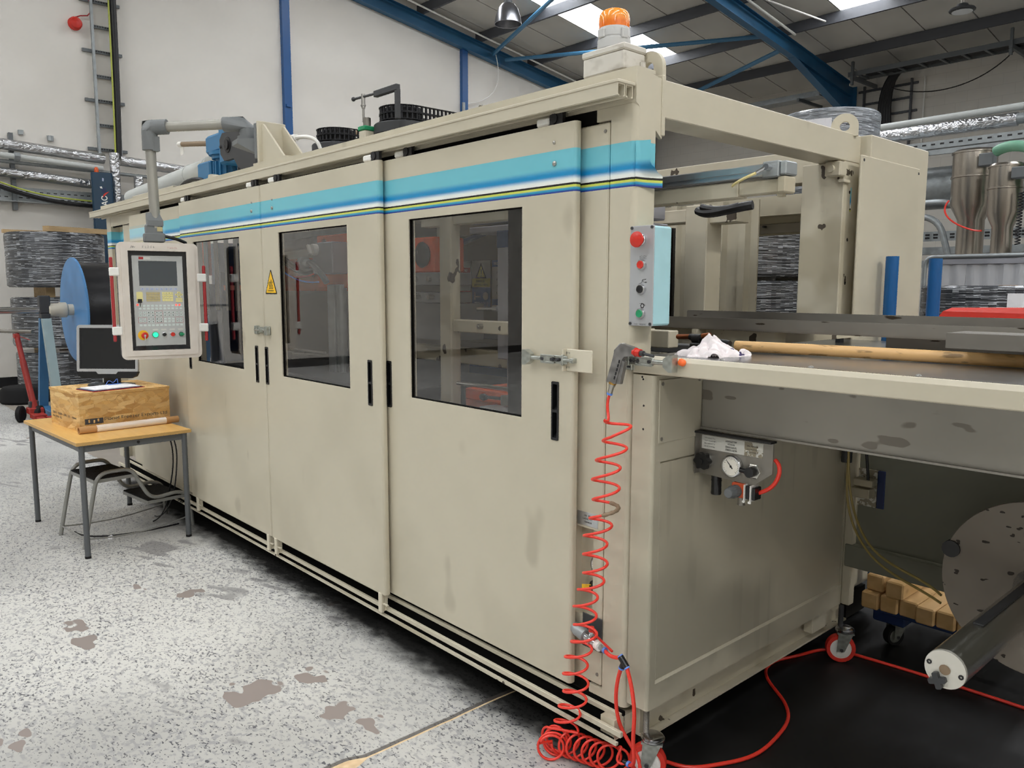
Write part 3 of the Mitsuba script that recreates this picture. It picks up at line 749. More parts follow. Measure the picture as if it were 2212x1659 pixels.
put('skirt', box(XC + .003, TX, 2.205, 2.208, 1.166, 1.392), 'm_skirt', cv, smooth=False)
put('skirt_lip', box(XC + .003, TX, 2.195, 2.208, 1.160, 1.166), 'm_skirt', cv, smooth=False)
put('far_panel', cat(box(-1.50, TX, 3.335, 3.345, .50, 1.39)), 'm_far_panel', cv, smooth=False)
put('cross_rail', box(-1.50, TX, 3.295, 3.335, .425, .525, .004), 'm_far_panel', cv, smooth=False)
put('far_leg', box(-1.507, -1.47, 3.30, 3.345, .25, 1.39, .003), 'm_panel', cv, smooth=False)
put('table_leg', box(TX - .06, TX, 2.3, 2.36, 0.0, 1.39, .004), 'm_panel', cv, smooth=False)
put('table_leg', box(TX - .06, TX, 3.2, 3.26, 0.0, 1.39, .004), 'm_panel', cv, smooth=False)
put('bottom_channel', cat(box(-1.60, -1.575, 2.0, 3.45, .125, .25, .003), box(-1.60, -1.545, 2.0, 3.45, .120, .128)), 'm_beige_worn', cv, smooth=False)
put('mount_block', box(-1.56, -1.52, 3.08, 3.20, .17, .25, .003), 'm_beige_worn', cv, smooth=False)
mat('m_wheel_red', 'd2362a', rough=0.4)


def castor(loc, parent, red=True, r=.062):
    """wheel axle along local y, stem up local z, origin on the floor under the wheel"""
    k = put('castor', cat([loc(hull([(x, s * .026, z) for x, z in ((-.004, r + .02), (.045, r * 2 + .012), (-.015, r * 2 + .012), (-.02, r - .008), (.012, r - .008))] + [(x, s * .030, z) for x, z in ((-.004, r + .02), (.045, r * 2 + .012), (-.015, r * 2 + .012), (-.02, r - .008), (.012, r - .008))])) for s in (-1, 1)], loc(box(-.02, .05, -.03, .03, r * 2 + .008, r * 2 + .014))), 'm_zinc', parent, smooth=False)
    put('wheel_tread', loc(lathe([(r * .72, -.017), (r * .96, -.017), (r, -.010), (r, .010), (r * .96, .017), (r * .72, .017), (r * .72, -.017)], (0, 0, r), (0, 1, 0), 32)), 'm_wheel_red' if red else 'm_rubber', k)
    put('wheel_hub', loc(lathe([(0, -.015), (r * .3, -.018), (r * .72, -.013), (r * .72, .013), (r * .3, .018), (0, .015)], (0, 0, r), (0, 1, 0), 24)), 'm_white_plastic' if red else 'm_zinc', k)
    put('axle', loc(cyl((0, -.036, r), (0, .036, r), .007, 10)), 'm_dark_iron', k)
    put('swivel', loc(cat(lathe([(0, 0), (.036, 0), (.040, .005), (.040, .010), (.032, .012), (.036, .016), (.026, .022), (0, .022)], (.015, 0, r * 2 + .013), n=24))), 'm_chrome', k)
    return k


c1 = castor(Loc((-1.525, 1.985, 0), .55), cv)
put('jacking_screw', cat(cyl((-1.535, 1.985, .15), (-1.535, 1.985, .235), .009, 12), [lathe([(.008, 0), (.0105, .002), (.008, .004)], (-1.535, 1.985, z), n=12) for z in np.arange(.158, .228, .0045)], lathe([(0, 0), (.0135, 0), (.0135, .014), (0, .014)], (-1.535, 1.985, .235), n=6)), 'm_steel_dull', c1)
c2 = castor(Loc((-1.487, 3.278, 0), .62), cv)
put('jacking_screw', cyl((-1.495, 3.285, .15), (-1.495, 3.285, .25), .011, 12), 'm_dark_iron', c2)

# pneumatic control plate under the table
pp = thing('pneumatic_panel', 'stainless winder control plate with gauge and knob under the table skirt', 'control panel')
poly = [(-1.505, 1.012), (-1.300, 1.003), (-1.236, 1.052), (-1.236, 1.150), (-1.505, 1.150)]
put('plate', extr(poly, .004, (0, 2.199, 0), (1, 0, 0), (0, 0, 1)), 'm_steel_dull', pp, smooth=False)
put('hood', cat(box(-1.507, -1.228, 2.165, 2.20, 1.150, 1.156)), 'm_black', pp, smooth=False)
put('side_flange', box(-1.505, -1.503, 2.17, 2.2, 1.012, 1.15), 'm_steel_dull', pp, smooth=False)
FL = lambda x, z, y=2.1955: Loc((x, y, z), R=FRONT)
mat('m_label', 'c9c8c2', rough=0.45)
mat('m_label_worn', lambda p, n, uv: mix(L3('8a8270'), L3('c4c2ba'), smoothstep(0.5, 0.56, fbm(p.x * 90, p.z * 90, 1.0, 3))), rough=0.55)
lp = put('legend', box(-1.494, -1.335, 2.1938, 2.1952, 1.096, 1.141), 'm_label', pp, smooth=False)
put('legend_worn', box(-1.335, -1.270, 2.1938, 2.1952, 1.096, 1.141), 'm_label_worn', pp, smooth=False, label='peeling end of the label strip')
tx = []
for i, s in enumerate(('REG. VELOCITA', 'SPEED ADJUSTMENT', 'REG. VELOCITE', 'REG. DE VELOCIDAD')):
    tx.append(text_on(s, .0042, (-1.484, 2.1937, 1.1305 - .0092 * i), depth=.0003, width=.040 if i != 1 else .046))
for i, s in enumerate(('AVVOLGITORE', 'WINDER', 'ENROULEUR', 'ENROLLADOR')):
    tx.append(text_on(s, .0055, (-1.404 if i != 1 else -1.397, 2.1937, 1.1290 - .0092 * i), depth=.0003, width=(.041, .027, .040, .042)[i], bold=True))
for i, s in enumerate(('REG. FRIZIONE', 'CLUTCH ADJUST', 'REG. DE FUERZA')):
    tx.append(text_on(s, .0042, (-1.326, 2.1937, 1.126 - .0098 * i), depth=.0003, width=.038))
put('lettering', cat(tx), 'm_black', pp, smooth=False)
rim, face, marks = gauge(FL(-1.374, 1.055, 2.194), .036, pp, needle=2.3)
g = put('gauge_rim', rim, 'm_chrome', pp); put('gauge_face', face, 'm_dial', g); put('gauge_marks', marks, 'm_black', g, smooth=False)
th = np.linspace(0, 2 * PI, 60, endpoint=False)
star = Polygon([((.026 + .0035 * math.cos(6 * a)) * math.cos(a), (.026 + .0035 * math.cos(6 * a)) * math.sin(a)) for a in th])
kn = put('star_knob', cat(FL(-1.475, 1.058, 2.185)(extr(star, .022)), FL(-1.475, 1.058, 2.163)(cyl((0, 0, 0), (0, 0, .004), .009, 14))), 'm_black_plastic', pp)
put('knob_collar', cyl((-1.475, 2.199, 1.058), (-1.475, 2.185, 1.058), .022, 20), 'm_chrome', kn)
el = put('elbow_fitting', cat(cyl((-1.336, 2.175, 1.052), (-1.304, 2.175, 1.050), .008, 12), cyl((-1.300, 2.199, 1.05), (-1.300, 2.165, 1.05), .016, 18)), 'm_black_plastic', pp)
put('hex_nut', lathe([(0, 0), (.026, 0), (.026, .007), (.022, .009), (0, .009)], (-1.300, 2.1985, 1.05), (0, -1, 0), 6), 'm_plated', el, smooth=False)
put('silencer', cat(cyl((-1.447, 2.215, 1.012), (-1.447, 2.215, .945), .0165, 18), [cyl((-1.447, 2.215, z), (-1.447, 2.215, z + .003), .0175, 18) for z in (.95, .99)]), 'm_black_plastic', pp)
rg = put('regulator', cat(box(-1.372, -1.325, 2.185, 2.22, .958, 1.004, .003)), 'm_orange_valve' if mat('m_orange_valve', 'c4532f', rough=0.45) else '', pp, smooth=False, label='orange regulator block with a ribbed grey knob')
put('regulator_knob', cat(FL(-1.352, .979, 2.185)(lathe([(0, 0), (.019, 0), (.019, .03), (.017, .033), (.017, .045), (.014, .050), (0, .051)], n=22)), [FL(-1.352, .979, 2.185)(place(box(.0185, .0205, -.0015, .0015, .002, .028), R=rotz(a))) for a in np.arange(0, 2 * PI, PI / 8)]), 'm_grey_cast', rg)
put('regulator_manifold', cat(box(-1.318, -1.300, 2.18, 2.22, .96, 1.003, .002), box(-1.296, -1.285, 2.18, 2.22, .96, 1.0, .002)), 'm_black_plastic', rg, smooth=False)
put('cable_tie', cat(box(-1.322, -1.319, 2.176, 2.222, .955, 1.006), box(-1.300, -1.297, 2.176, 2.222, .955, 1.006), box(-1.325, -1.316, 2.172, 2.18, .948, .956, .002), box(-1.305, -1.294, 2.172, 2.18, .948, .956, .002)), 'm_white_plastic', rg, smooth=False)
put('drain', cat(cyl((-1.345, 2.203, .958), (-1.345, 2.203, .935), .011, 12), cyl((-1.345, 2.203, .935), (-1.345, 2.203, .931), .013, 6)), 'm_steel_dull', rg)
put('red_hose', tube(smooth_path([(-1.238, 2.21, 1.095), (-1.222, 2.21, 1.075), (-1.225, 2.21, 1.04), (-1.248, 2.21, 1.005), (-1.278, 2.21, .985), (-1.30, 2.21, .975)], 24), .0065, 10), 'm_hose_red', pp)

# cables and filter hanging behind
vb = thing('valve_block', 'grimy filter and valve block hung with yellowed air lines behind the take-off table', 'valve')
put('filter', cat(cyl((-1.497 + .02, 3.22, 1.03), (-1.477, 3.22, .90), .022, 14), box(-1.505, -1.45, 3.19, 3.25, 1.03, 1.06, .003)), 'm_dark_iron', vb)
put('valve', cat(box(-1.46, -1.38, 3.25, 3.30, .80, .83, .003), box(-1.47, -1.39, 3.25, 3.31, .75, .79, .003)), 'm_beige_worn', vb, smooth=False)
put('wall_card', box(-1.47, -1.39, 3.325, 3.334, .70, .86), 'm_label_worn', vb, smooth=False)
put('card_edge', box(-1.388, -1.36, 3.325, 3.334, .70, .86), 'm_navy' if mat('m_navy', '1d2b52', rough=0.5) else '', vb, smooth=False)
mat('m_old_line', '9c8a52', rough=0.45)
put('air_line', tube(smooth_path([(-1.46, 3.2, 1.05), (-1.455, 3.2, .85), (-1.43, 3.2, .72), (-1.32, 3.15, .58), (-1.15, 3.1, .53), (-1.02, 3.05, .50)], 30), .005, 8), 'm_old_line', vb)
put('air_line', tube(smooth_path([(-1.465, 3.21, 1.05), (-1.462, 3.2, .86), (-1.44, 3.19, .70), (-1.33, 3.15, .555), (-1.16, 3.1, .495), (-1.02, 3.05, .47)], 30), .005, 8), 'm_old_line', vb)
put('air_line', tube(smooth_path([(-1.42, 3.22, 1.1), (-1.405, 3.24, .95), (-1.40, 3.26, .83)], 14), .006, 8), 'm_black', vb)
put('blue_connector', cyl((-1.445, 3.2, 1.08), (-1.447, 3.2, .99), .006, 8), 'm_blue_cap', vb)

# winder: plated shaft through a round guard disc
wd = thing('winding_shaft', 'plated winding shaft with a big grey guard disc under the take-off table', 'shaft')
put('shaft', lathe([(0, 0), (.0525, 0), (.0525, 1.15), (0, 1.15)], (-.708, 2.19, .62), (0, 1, 0), 36), 'm_plated', wd)
put('guard_disc', lathe([(0, 0), (.298, 0), (.300, .003), (.300, .007), (0, .007)], (-.708, 3.0, .62), (0, 1, 0), 72), 'm_disc', wd)
put('shaft_cap', lathe([(0, 0), (.0515, 0), (.0525, .003), (.0525, .01), (0, .01)], (-.708, 2.182, .62), (0, 1, 0), 36), 'm_alu_cap' if mat('m_alu_cap', 'd5d2c8', rough=0.38, metallic=0.5) else '', wd)
put('centre_bore', lathe([(0, 0), (.012, 0), (.014, .002), (0, .002)], (-.708, 2.182, .62), (0, -1, 0), 18), 'm_rust' if mat('m_rust', '8a7660', rough=0.6, metallic=0.3) else '', wd)
put_each('cap_screw', [lathe([(.003, 0), (.0065, 0), (.0065, .003), (.003, .003), (.003, 0)], (-.708 + .0405 * math.cos(a), 2.182, .62 + .0405 * math.sin(a)), (0, -1, 0), 12) for a in (2.9, -.15)], 'm_black', wd)
cross = union_all([sbox(-.020, -.0055, .020, .0055), sbox(-.0055, -.020, .0055, .020)]).buffer(-.002).buffer(.004)
put('hand_knob', place(extr(cross, .014), (-.722, 2.181, .588), R=FRONT @ rotz(.35)), 'm_dark_iron', wd, smooth=40)
put('shaft_bearing', cat(cyl((-.708, 3.0, .62), (-.708, 3.34, .62), .075, 24), box(-.85, -.56, 3.22, 3.335, .50, .74, .01), cyl((-.98, 2.99, .70), (-.98, 3.03, .70), .03, 16)), 'm_dark_iron', wd)
put('key_bar', box(-.722, -.694, 2.42, 3.0, .672, .678, .002), 'm_dark_iron', wd, smooth=False)
put('disc_stamp', text_on('ABRAMARK', .010, (-.735, 2.9995, .893), depth=.0004), 'm_dark_iron', wd, smooth=False)

# trays lying over the table
tr = thing('steel_tray', 'long shallow steel channel running out of the machine above the take-off table', 'tray')
put('front_lip', box(-2.6, TX, 2.450, 2.454, 1.478, 1.5165), 'm_tray', tr, smooth=False)
put('rear_lip', extr([(-1.93, 1.505), (TX, 1.505), (TX, 1.5335), (-1.925, 1.5335), (-1.93, 1.528)], .004, (0, 2.704, 0), (1, 0, 0), (0, 0, 1)), 'm_tray', tr, smooth=False)
put('tray_floor', box(-2.6, TX, 2.452, 2.70, 1.500, 1.506), 'm_tray', tr, smooth=False)
put('tray_underside', box(-2.6, TX, 2.452, 2.50, 1.474, 1.480), 'm_tray', tr, smooth=False)
ts = put('support_beam', cat(box(-2.4, -1.42, 2.50, 2.56, 1.425, 1.473, .003), extr([(2.50, 1.435), (3.3, 1.435), (3.3, 1.455), (2.50, 1.473)], .06, (-1.44, 0, 0), (0, 1, 0), (0, 0, 1)), box(-1.72, -1.70, 2.44, 2.5, 1.40, 1.473)), 'm_beige_worn', tr, smooth=False)
put('support_block', box(-1.95, -1.72, 2.30, 2.36, 1.4085, 1.47, .003), 'm_beige_worn', tr, smooth=False)
put('tray_post', cat(box(-1.47, -1.45, 3.05, 3.08, 1.4085, 1.436), box(1.2, 1.3, 2.5, 2.6, 1.4085, 1.475)), 'm_dark_iron', tr, smooth=False)
t2 = thing('steel_tray', 'shorter steel channel lying on the table top behind the wooden pole', 'tray')
put('front_lip', box(-1.16, TX, 2.78, 2.784, 1.409, 1.458), 'm_tray', t2, smooth=False)
put('top_flange', box(-1.16, TX, 2.784, 2.90, 1.455, 1.459), 'm_steel', t2, smooth=False)
put('rear_lip', box(-1.24, TX, 2.98, 2.984, 1.409, 1.468), 'm_tray', t2, smooth=False)
fp = put_thing('flap_plate', hull([(x, y, z) for x in (-.80, TX) for (y, z) in ((2.300, 1.505), (2.302, 1.505), (2.30, 1.462), (2.302, 1.462))]).union(box(0, 0.001, 2.3, 2.301, 1.5, 1.501)) if False else cat(box(-.802, TX, 2.300, 2.303, 1.462, 1.503), box(-.802, TX, 2.303, 2.450, 1.499, 1.503)), 'm_tray', 'bent sheet steel flap hanging from the tray above the wooden pole', 'plate', smooth=False)

# wooden pole, rag, small fittings on the table
mat('m_pole', lambda p, n, uv: mix(mix(L3('d8b07a'), L3('c49a62'), fbm(p.x * 3, p.y * 40, p.z * 40, 3)), L3('7a5f3c'), smoothstep(0.60, 0.72, fbm(p.x * 22, p.y * 30, p.z * 60, 3)) * 0.7), rough=0.45)
pole_path = smooth_path([(-1.462, 2.325, 1.430), (-1.2, 2.37, 1.4295), (-.8, 2.43, 1.4275), (-.3, 2.47, 1.4265), (.3, 2.48, 1.4262)], 40)
put_thing('wooden_pole', cat(tube(pole_path, .0178, 18), ), 'm_pole', 'long round wooden pole lying along the take-off table', 'pole')


def rag_mesh():
    n = 90
    g = np.linspace(-1, 1, n)
    U, V = np.meshgrid(g, g, indexing='ij')
    a = np.arctan2(V, U); r = np.sqrt(U ** 2 + V ** 2)
    edge = .82 + .16 * np.sin(3 * a + .6) + .10 * np.sin(7 * a)
    h = np.clip(1 - r / edge, 0, 1)
    p = np.stack([U * 3.2, V * 3.2, U * 0], -1)
    f = meshkit.fbm(p + 3, 4, 3)
    ridge = np.abs(meshkit.noise(np.stack([U * 4 + 2 * f, V * 7 + 1.5 * f, U * 0], -1), 5) - .5) * 2
    z = (h ** .42) * (.050 + .030 * np.exp(-((U + .05) ** 2 + (V * .8) ** 2) / .30)) * (.45 + .95 * f) * .82 - .024 * (1 - ridge) ** 3 * (h > .02)
    z = np.where(h > 0, np.maximum(z, .002), .0)
    k = np.where(r > edge, edge / np.maximum(r, 1e-6), 1.0)
    X, Y = U * k * .125, V * k * .070
    v = np.stack([X, Y, z], -1).reshape(-1, 3)
    I, J = np.meshgrid(np.arange(n - 1), np.arange(n - 1), indexing='ij')
    q = np.stack([I * n + J, (I + 1) * n + J, (I + 1) * n + J + 1, I * n + J + 1], -1).reshape(-1, 4)
    top = np.vstack([q[:, [0, 1, 2]], q[:, [0, 2, 3]]])
    return trimesh.Trimesh(v, top, process=False)


mat('m_rag', lambda p, n, uv: mix(L3('e6dfe0'), L3('4b4566'), smoothstep(0.585, 0.62, fbm(p.x * 22 + 3, p.y * 30, p.z * 46, 3)) * smoothstep(0.42, 0.55, fbm(p.x * 9, p.y * 9, p.z * 12, 2))), rough=0.85, spec=0.1)
put_thing('rag', Loc((-1.425, 2.13, 1.4087), .75)(rag_mesh()), 'm_rag', 'crumpled white cleaning rag with purple stains on the near corner of the table', 'rag', smooth=True)
tl = thing('air_tool', 'black jointed air fitting lying behind the cleaning rag', 'fitting')
put('body', cat(cyl((-1.62, 2.29, 1.455), (-1.45, 2.27, 1.44), .011, 12), cyl((-1.60, 2.28, 1.45), (-1.57, 2.28, 1.45), .016, 12)), 'm_black', tl)
put('copper_end', cat(cyl((-1.68, 2.30, 1.452), (-1.62, 2.29, 1.455), .009, 12), cyl((-1.55, 2.26, 1.462), (-1.52, 2.26, 1.466), .009, 12)), 'm_copper' if mat('m_copper', 'b06a45', rough=0.3, metallic=0.9) else '', tl)
put_thing('plug_box', cat(box(-1.585, -1.50, 2.235, 2.275, 1.4087, 1.438, .003)), 'm_black_plastic', 'small dark box with a pink label under the steel tray', 'box', smooth=False)

# grey-blue push-button box on the corner post
pb = thing('push_button_box', 'tall pale blue push-button box with a grey face on the corner post', 'control box')
mat('m_box_blue', lambda p, n, uv: mix(L3('9fc7cf'), L3('86a9ad'), smoothstep(0.45, 0.75, fbm(p.y * 8, p.z * 8, p.x * 8, 3)) * smoothstep(1.6, 1.85, p.z)), rough=0.4)
mat('m_box_face', lambda p, n, uv: mix(L3('b4b6b8'), L3('a3a4a7'), fbm(p.x * 12, p.z * 6, 3.0, 3)), rough=0.38, metallic=0.25)
put('box', box(-1.598, -1.524, 1.953, 2.045, 1.505, 1.811, .006), 'm_box_blue', pb, smooth=False)
fc = put('face_plate', box(-1.613, -1.520, 1.949, 1.953, 1.504, 1.812, .002), 'm_box_face', pb, smooth=False)
put_each('face_screw', [cyl((x, 1.9495, z), (x, 1.946, z), .0048, 10) for x in (-1.606, -1.528) for z in (1.511, 1.806)], 'm_dark_iron', fc)


def push_button(x, z, col, parent, mush=False):
    if mush:
        b = FL(x, z, 1.949)
        k = put('emergency_stop', b(lathe([(0, 0), (.010, 0), (.010, .018), (.022, .020), (.0245, .024), (.0235, .029), (.014, .033), (0, .034)], n=28)), 'm_red', parent, label='red emergency stop mushroom button')
        put('bezel', b(lathe([(0, 0), (.017, 0), (.017, .006), (.015, .008), (0, .008)], n=24)), 'm_chrome', k)
        return
    b = FL(x, z, 1.949)
    k = put('push_button', b(lathe([(0, .006), (.012, .006), (.0125, .010), (.0115, .0125), (.008, .0115), (0, .0105)], n=24)), col, parent)
    put('bezel', b(lathe([(0, 0), (.017, 0), (.0165, .007), (.0145, .010), (.0125, .010), (.0125, .006), (0, .006)], n=24)), 'm_chrome', k)


push_button(-1.567, 1.769, 'm_red', pb, True)
push_button(-1.564, 1.693, 'm_red', pb)
push_button(-1.564, 1.618, 'm_black_plastic', pb)
push_button(-1.564, 1.543, 'm_green', pb)
mk = [extr(sbox(-.0125, -.005, .0125, .005).difference(sbox(-.0118, -.0043, .0118, .0043)), .0003, (-1.561, 1.949, 1.715), (1, 0, 0), (0, 0, 1)), text_on('STOP', .0045, (-1.570, 1.949, 1.7128), depth=.0003, width=.018)]
mk.append(extr(Point(0, 0).buffer(.0075).difference(Point(0, 0).buffer(.0045)), .0003, (-1.560, 1.949, 1.567), (1, 0, 0), (0, 0, 1)))
mk.append(extr(LineString([(-.012, .006), (-.002, .008), (.006, .006), (.009, .003)]).buffer(.0005), .0003, (-1.560, 1.949, 1.567), (1, 0, 0), (0, 0, 1)))
mk.append(extr([(.0075, .003), (.0115, .003), (.0095, -.001)], .0003, (-1.560, 1.949, 1.567), (1, 0, 0), (0, 0, 1)))
mk.append(extr(LineString([(-.016, -.006), (-.009, -.006), (-.004, .000), (-.002, .005), (.001, .006), (.003, .003), (.000, -.001), (-.004, .000), (-.005, .003), (-.001, .006), (.008, .0062)]).buffer(.0006), .0003, (-1.558, 1.949, 1.642), (1, 0, 0), (0, 0, 1)))
mk.append(extr([(.007, .0045), (.012, .0062), (.007, .008)], .0003, (-1.558, 1.949, 1.642), (1, 0, 0), (0, 0, 1)))
mk.append(extr([(.002, -.004), (.009, -.004), (.009, -.0055), (.014, -.003), (.009, -.0005), (.009, -.002), (.002, -.002)], .0003, (-1.558, 1.949, 1.642), (1, 0, 0), (0, 0, 1)))
mk.append(text_on('COD. TN2A0007', .0042, (-1.590, 1.949, 1.5075), depth=.0003, width=.047))
put('symbols', cat(mk), 'm_black', fc, smooth=False)

# latch at the table corner with the air gun hung on it
lk = thing('corner_latch', 'steel toggle latch on the corner of the take-off table', 'latch')
b, a, p_, g = toggle_latch(Loc((-1.595, 1.9495, 1.398), R=np.diag([-1.0, 1, -1])), lk)
put('latch_base', b, 'm_zinc', lk, smooth=False); put('latch_arm', a, 'm_zinc', lk); put('latch_pins', p_, 'm_dark_iron', lk); put('latch_grip', g, 'm_zinc', lk)
ag = thing('air_gun', 'grey metal air blow gun with a red nozzle hanging on the corner latch', 'air gun')
GO = Loc((-1.590, 1.893, 1.424))
mat('m_gun', lambda p, n, uv: mix(L3('8e8c8a'), L3('6b6967'), noise(p.x * 60, p.y * 60, p.z * 60)), rough=0.38, metallic=0.55)
gun_body = Polygon([(-.022, .004), (.004, .024), (.050, .014), (.052, -.006), (.014, -.010), (.004, -.022), (-.020, -.098), (-.052, -.094), (-.030, -.030), (-.024, -.010)]).buffer(.003, quad_segs=3)
put('body', GO(extr(gun_body, .020, (0, .010, 0), (1, 0, 0), (0, 0, 1))), 'm_gun', ag, smooth=40)
put('handle_guard', GO(extr(Polygon([(.004, -.024), (.016, -.030), (-.002, -.100), (-.020, -.100)]), .014, (0, .007, 0), (1, 0, 0), (0, 0, 1))), 'm_gun', ag, smooth=False)
put_each('grip_slot', [GO(extr(Polygon([(-.002, 0), (.003, 0), (.001, -.010), (-.004, -.010)]), .001, (-.002 - .0045 * i, -.0105, -.024 - .013 * i), (1, 0, 0), (0, 0, 1))) for i in range(5)], 'm_black', ag, smooth=False)
put('trigger', GO(hull([(x, y, z) for y in (-.007, .007) for x, z in ((-.026, .006), (-.006, .026), (.004, .028), (.006, .022), (-.018, -.006), (-.030, -.008))])), 'm_alu', ag)
put('nozzle_sleeve', GO(cat(cyl((.046, 0, .004), (.072, 0, .001), .0125, 16), cyl((.052, 0, .0035), (.056, 0, .003), .014, 16))), 'm_red', ag)
put('nozzle', GO(cat(cyl((.072, 0, .001), (.084, 0, 0), .009, 12), cyl((.084, 0, 0), (.122, 0, -.005), .0045, 10))), 'm_dark_iron', ag)
HT = GO.p((-.037, 0, -.10))
hd = np.array([-.30, 0, -.95])
put('swivel', cat(cyl(HT, HT + hd * .010, .011, 14), cyl(HT + hd * .010, HT + hd * .034, .0085, 6)), 'm_steel', ag)
put('brass_ring', cyl(HT - hd * .004, HT + hd * .003, .0125, 16), 'm_brass', ag)
put('collar', cyl(HT + hd * .034, HT + hd * .040, .0095, 14), 'm_blue_cap', ag)

# red coiled air hose from the gun to the floor
S = HT + hd * .038
pts = [S, S + hd * .02, S + hd * .04 + np.array([.004, 0, 0])]
ax0, ax1 = np.array([-1.583, 1.868, 1.225]), np.array([-1.775, 1.858, .105])
turns, rc = 17.6, .047
lead = []
N = int(turns * 26)
for i in range(N):
    t = i / (N - 1)
    a = PI + .9 - 2 * PI * turns * t
    c = ax0 + (ax1 - ax0) * (t ** .97)
    rr = rc * (.96 + .06 * math.sin(9 * t))
    wob = .010 * math.sin(31 * t)
    lead.append(c + np.array([rr * math.cos(a) + wob, .72 * rr * math.sin(a), .30 * rr * math.cos(a) * (1 if t < .05 else .55)]))
join = smooth_path([pts[0], pts[1], pts[2], S + np.array([.002, -.006, -.075]), lead[1]], 12)
pile = []
c0 = np.array([-1.80, 1.855, .052]); c1_ = np.array([-1.575, 1.925, .056])
M = int(11.0 * 26)
for i in range(M):
    t = i / (M - 1)
    a = PI * .5 + 2 * PI * 11.0 * t
    if t < .38:
        w = t / .38
        c = np.array([-1.835 + .035 * w, 1.835 + .03 * math.sin(5 * w), .052])
        tilt = .5 + 1.0 * w
        d1 = np.array([math.cos(1.2 * w), math.sin(1.9 * w) * .6, 0]); d1 /= np.linalg.norm(d1)
    else:
        w = (t - .38) / .62
        c = np.array([-1.80 + .20 * w, 1.865 + .055 * w, .052])
        d1 = np.array([.35, .94, 0]) * (1 - w) + np.array([.75, .66, 0]) * w; d1 /= np.linalg.norm(d1)
    pile.append(c + .046 * (math.cos(a) * d1 + math.sin(a) * np.array([0, 0, 1.0])))
EC = np.array([-1.545, 1.905, .075])
tail = smooth_path([pile[-1], pile[-1] + np.array([.015, .0, .01]), EC + np.array([-.04, 0, .012]), EC], 10)
bridge = smooth_path([lead[-1], (lead[-1] + pile[0]) / 2 + np.array([-.02, -.01, -.0]), pile[0]], 8)
path = np.vstack([join[:-1], lead[1:], bridge[1:-1], pile, tail[1:]])
ch = thing('coiled_hose', 'long red coiled air hose hanging from the air gun down to the floor', 'hose')
put('coil', tube(path, .0046, 9), 'm_hose_red', ch, smooth=True)
k5 = int(len(join) + 4.3 * 26)
put('spring_guard', tube(path[k5:k5 + 13], .0062 + .0008 * np.sign(np.sin(np.arange(13) * 3.0)), 9), 'm_rust', ch, label='rusty spring guard around the coil')
put('connector', cyl(EC - np.array([.016, 0, 0]), EC, .0085, 14), 'm_black_plastic', ch)
put('connector_ring', cyl(EC, EC + np.array([.008, 0, -.001]), .010, 16), 'm_blue_cap', ch)

# ball valve on the service panel, tee and supply hoses
vl = thing('ball_valve', 'ball valve with a red lever on a grey pipe low on the service panel', 'valve')
VA, VB = np.array([-1.84, 1.93, .452]), np.array([-1.655, 1.895, .436])
vd = (VB - VA) / np.linalg.norm(VB - VA)
put('pipe', cat(cyl(VA - vd * .03, VA + vd * .06, .018, 16), cyl(VA + vd * .05, VA + vd * .10, .022, 16)), 'm_galv', vl)
put('valve_body', cat(cyl(VA + vd * .10, VB - vd * .028, .016, 14), cyl(VA + vd * .12, VA + vd * .14, .021, 6), cyl(VB - vd * .055, VB - vd * .05, .02, 14), cyl(VA + vd * .13, VA + vd * .13 + np.array([0, 0, .032]), .008, 10)), 'm_chrome', vl)
put('lever', cat(tube(fillet([VA + vd * .12 + np.array([0, 0, .036]), VA + vd * .155 + np.array([0, -.004, .036]), VA + vd * .165 + np.array([.004, -.006, .030]), VB + np.array([.055, -.012, .012])], .006), .0042, 8), cyl(VA + vd * .13 + np.array([0, 0, .030]), VA + vd * .13 + np.array([0, 0, .046]), .010, 8)), 'm_red', vl)
put('tape_wrap', cyl(VB - vd * .028, VB - vd * .010, .0175, 16), 'm_white_plastic', vl)
put('reducer', cyl(VB - vd * .010, VB + vd * .012, .010, 6), 'm_chrome', vl)
put('valve_ring', cyl(VB + vd * .012, VB + vd * .020, .0105, 14), 'm_blue_cap', vl)
put('socket_plate', cat(box(-1.79, -1.70, 1.944, 1.9485, .385, .505, .002)), 'm_dark_iron', vl, smooth=False)
sh_ = thing('supply_hose', 'smooth red supply hose looping from the valve through a black tee to the coil', 'hose')
TE = np.array([-1.555, 1.888, .428])
put('upper_hose', tube(smooth_path([VB + vd * .016, VB + vd * .06 + np.array([0, 0, -.001]), TE + np.array([-.012, 0, .010])], 14), .0064, 10), 'm_hose_red', sh_)
put('loop_hose', tube(smooth_path([TE + np.array([.014, -.002, -.014]), (-1.520, 1.88, .375), (-1.500, 1.878, .27), (-1.507, 1.885, .165), (-1.522, 1.90, .082), (-1.537, 1.905, .073)], 30), .0064, 10), 'm_hose_red', sh_)
put('return_hose', tube(smooth_path([TE + np.array([-.010, 0, -.026]), (-1.592, 1.90, .33), (-1.600, 1.91, .24), (-1.585, 1.93, .155), (-1.55, 1.945, .10), (-1.53, 1.95, .06), (-1.535, 1.93, .012)], 34), .0064, 10), 'm_hose_red', sh_)
put('tee', cat(cyl(TE + np.array([-.014, 0, .012]), TE + np.array([.014, -.002, -.014]), .0105, 14), cyl(TE, TE + np.array([-.009, 0, -.024]), .0085, 12), cyl(TE + np.array([-.004, 0, -.006]), TE + np.array([-.02, 0, .004]), .004, 8)), 'm_black_plastic', sh_)
put_each('tee_ring', [cyl(TE + np.array(a), TE + np.array(b), .0098, 14) for a, b in (((.013, -.002, -.013), (.017, -.002, -.017)), ((-.0085, 0, -.023), (-.010, 0, -.028)), ((-.014, 0, .012), (-.017, 0, .0145)))], 'm_blue_cap', sh_)
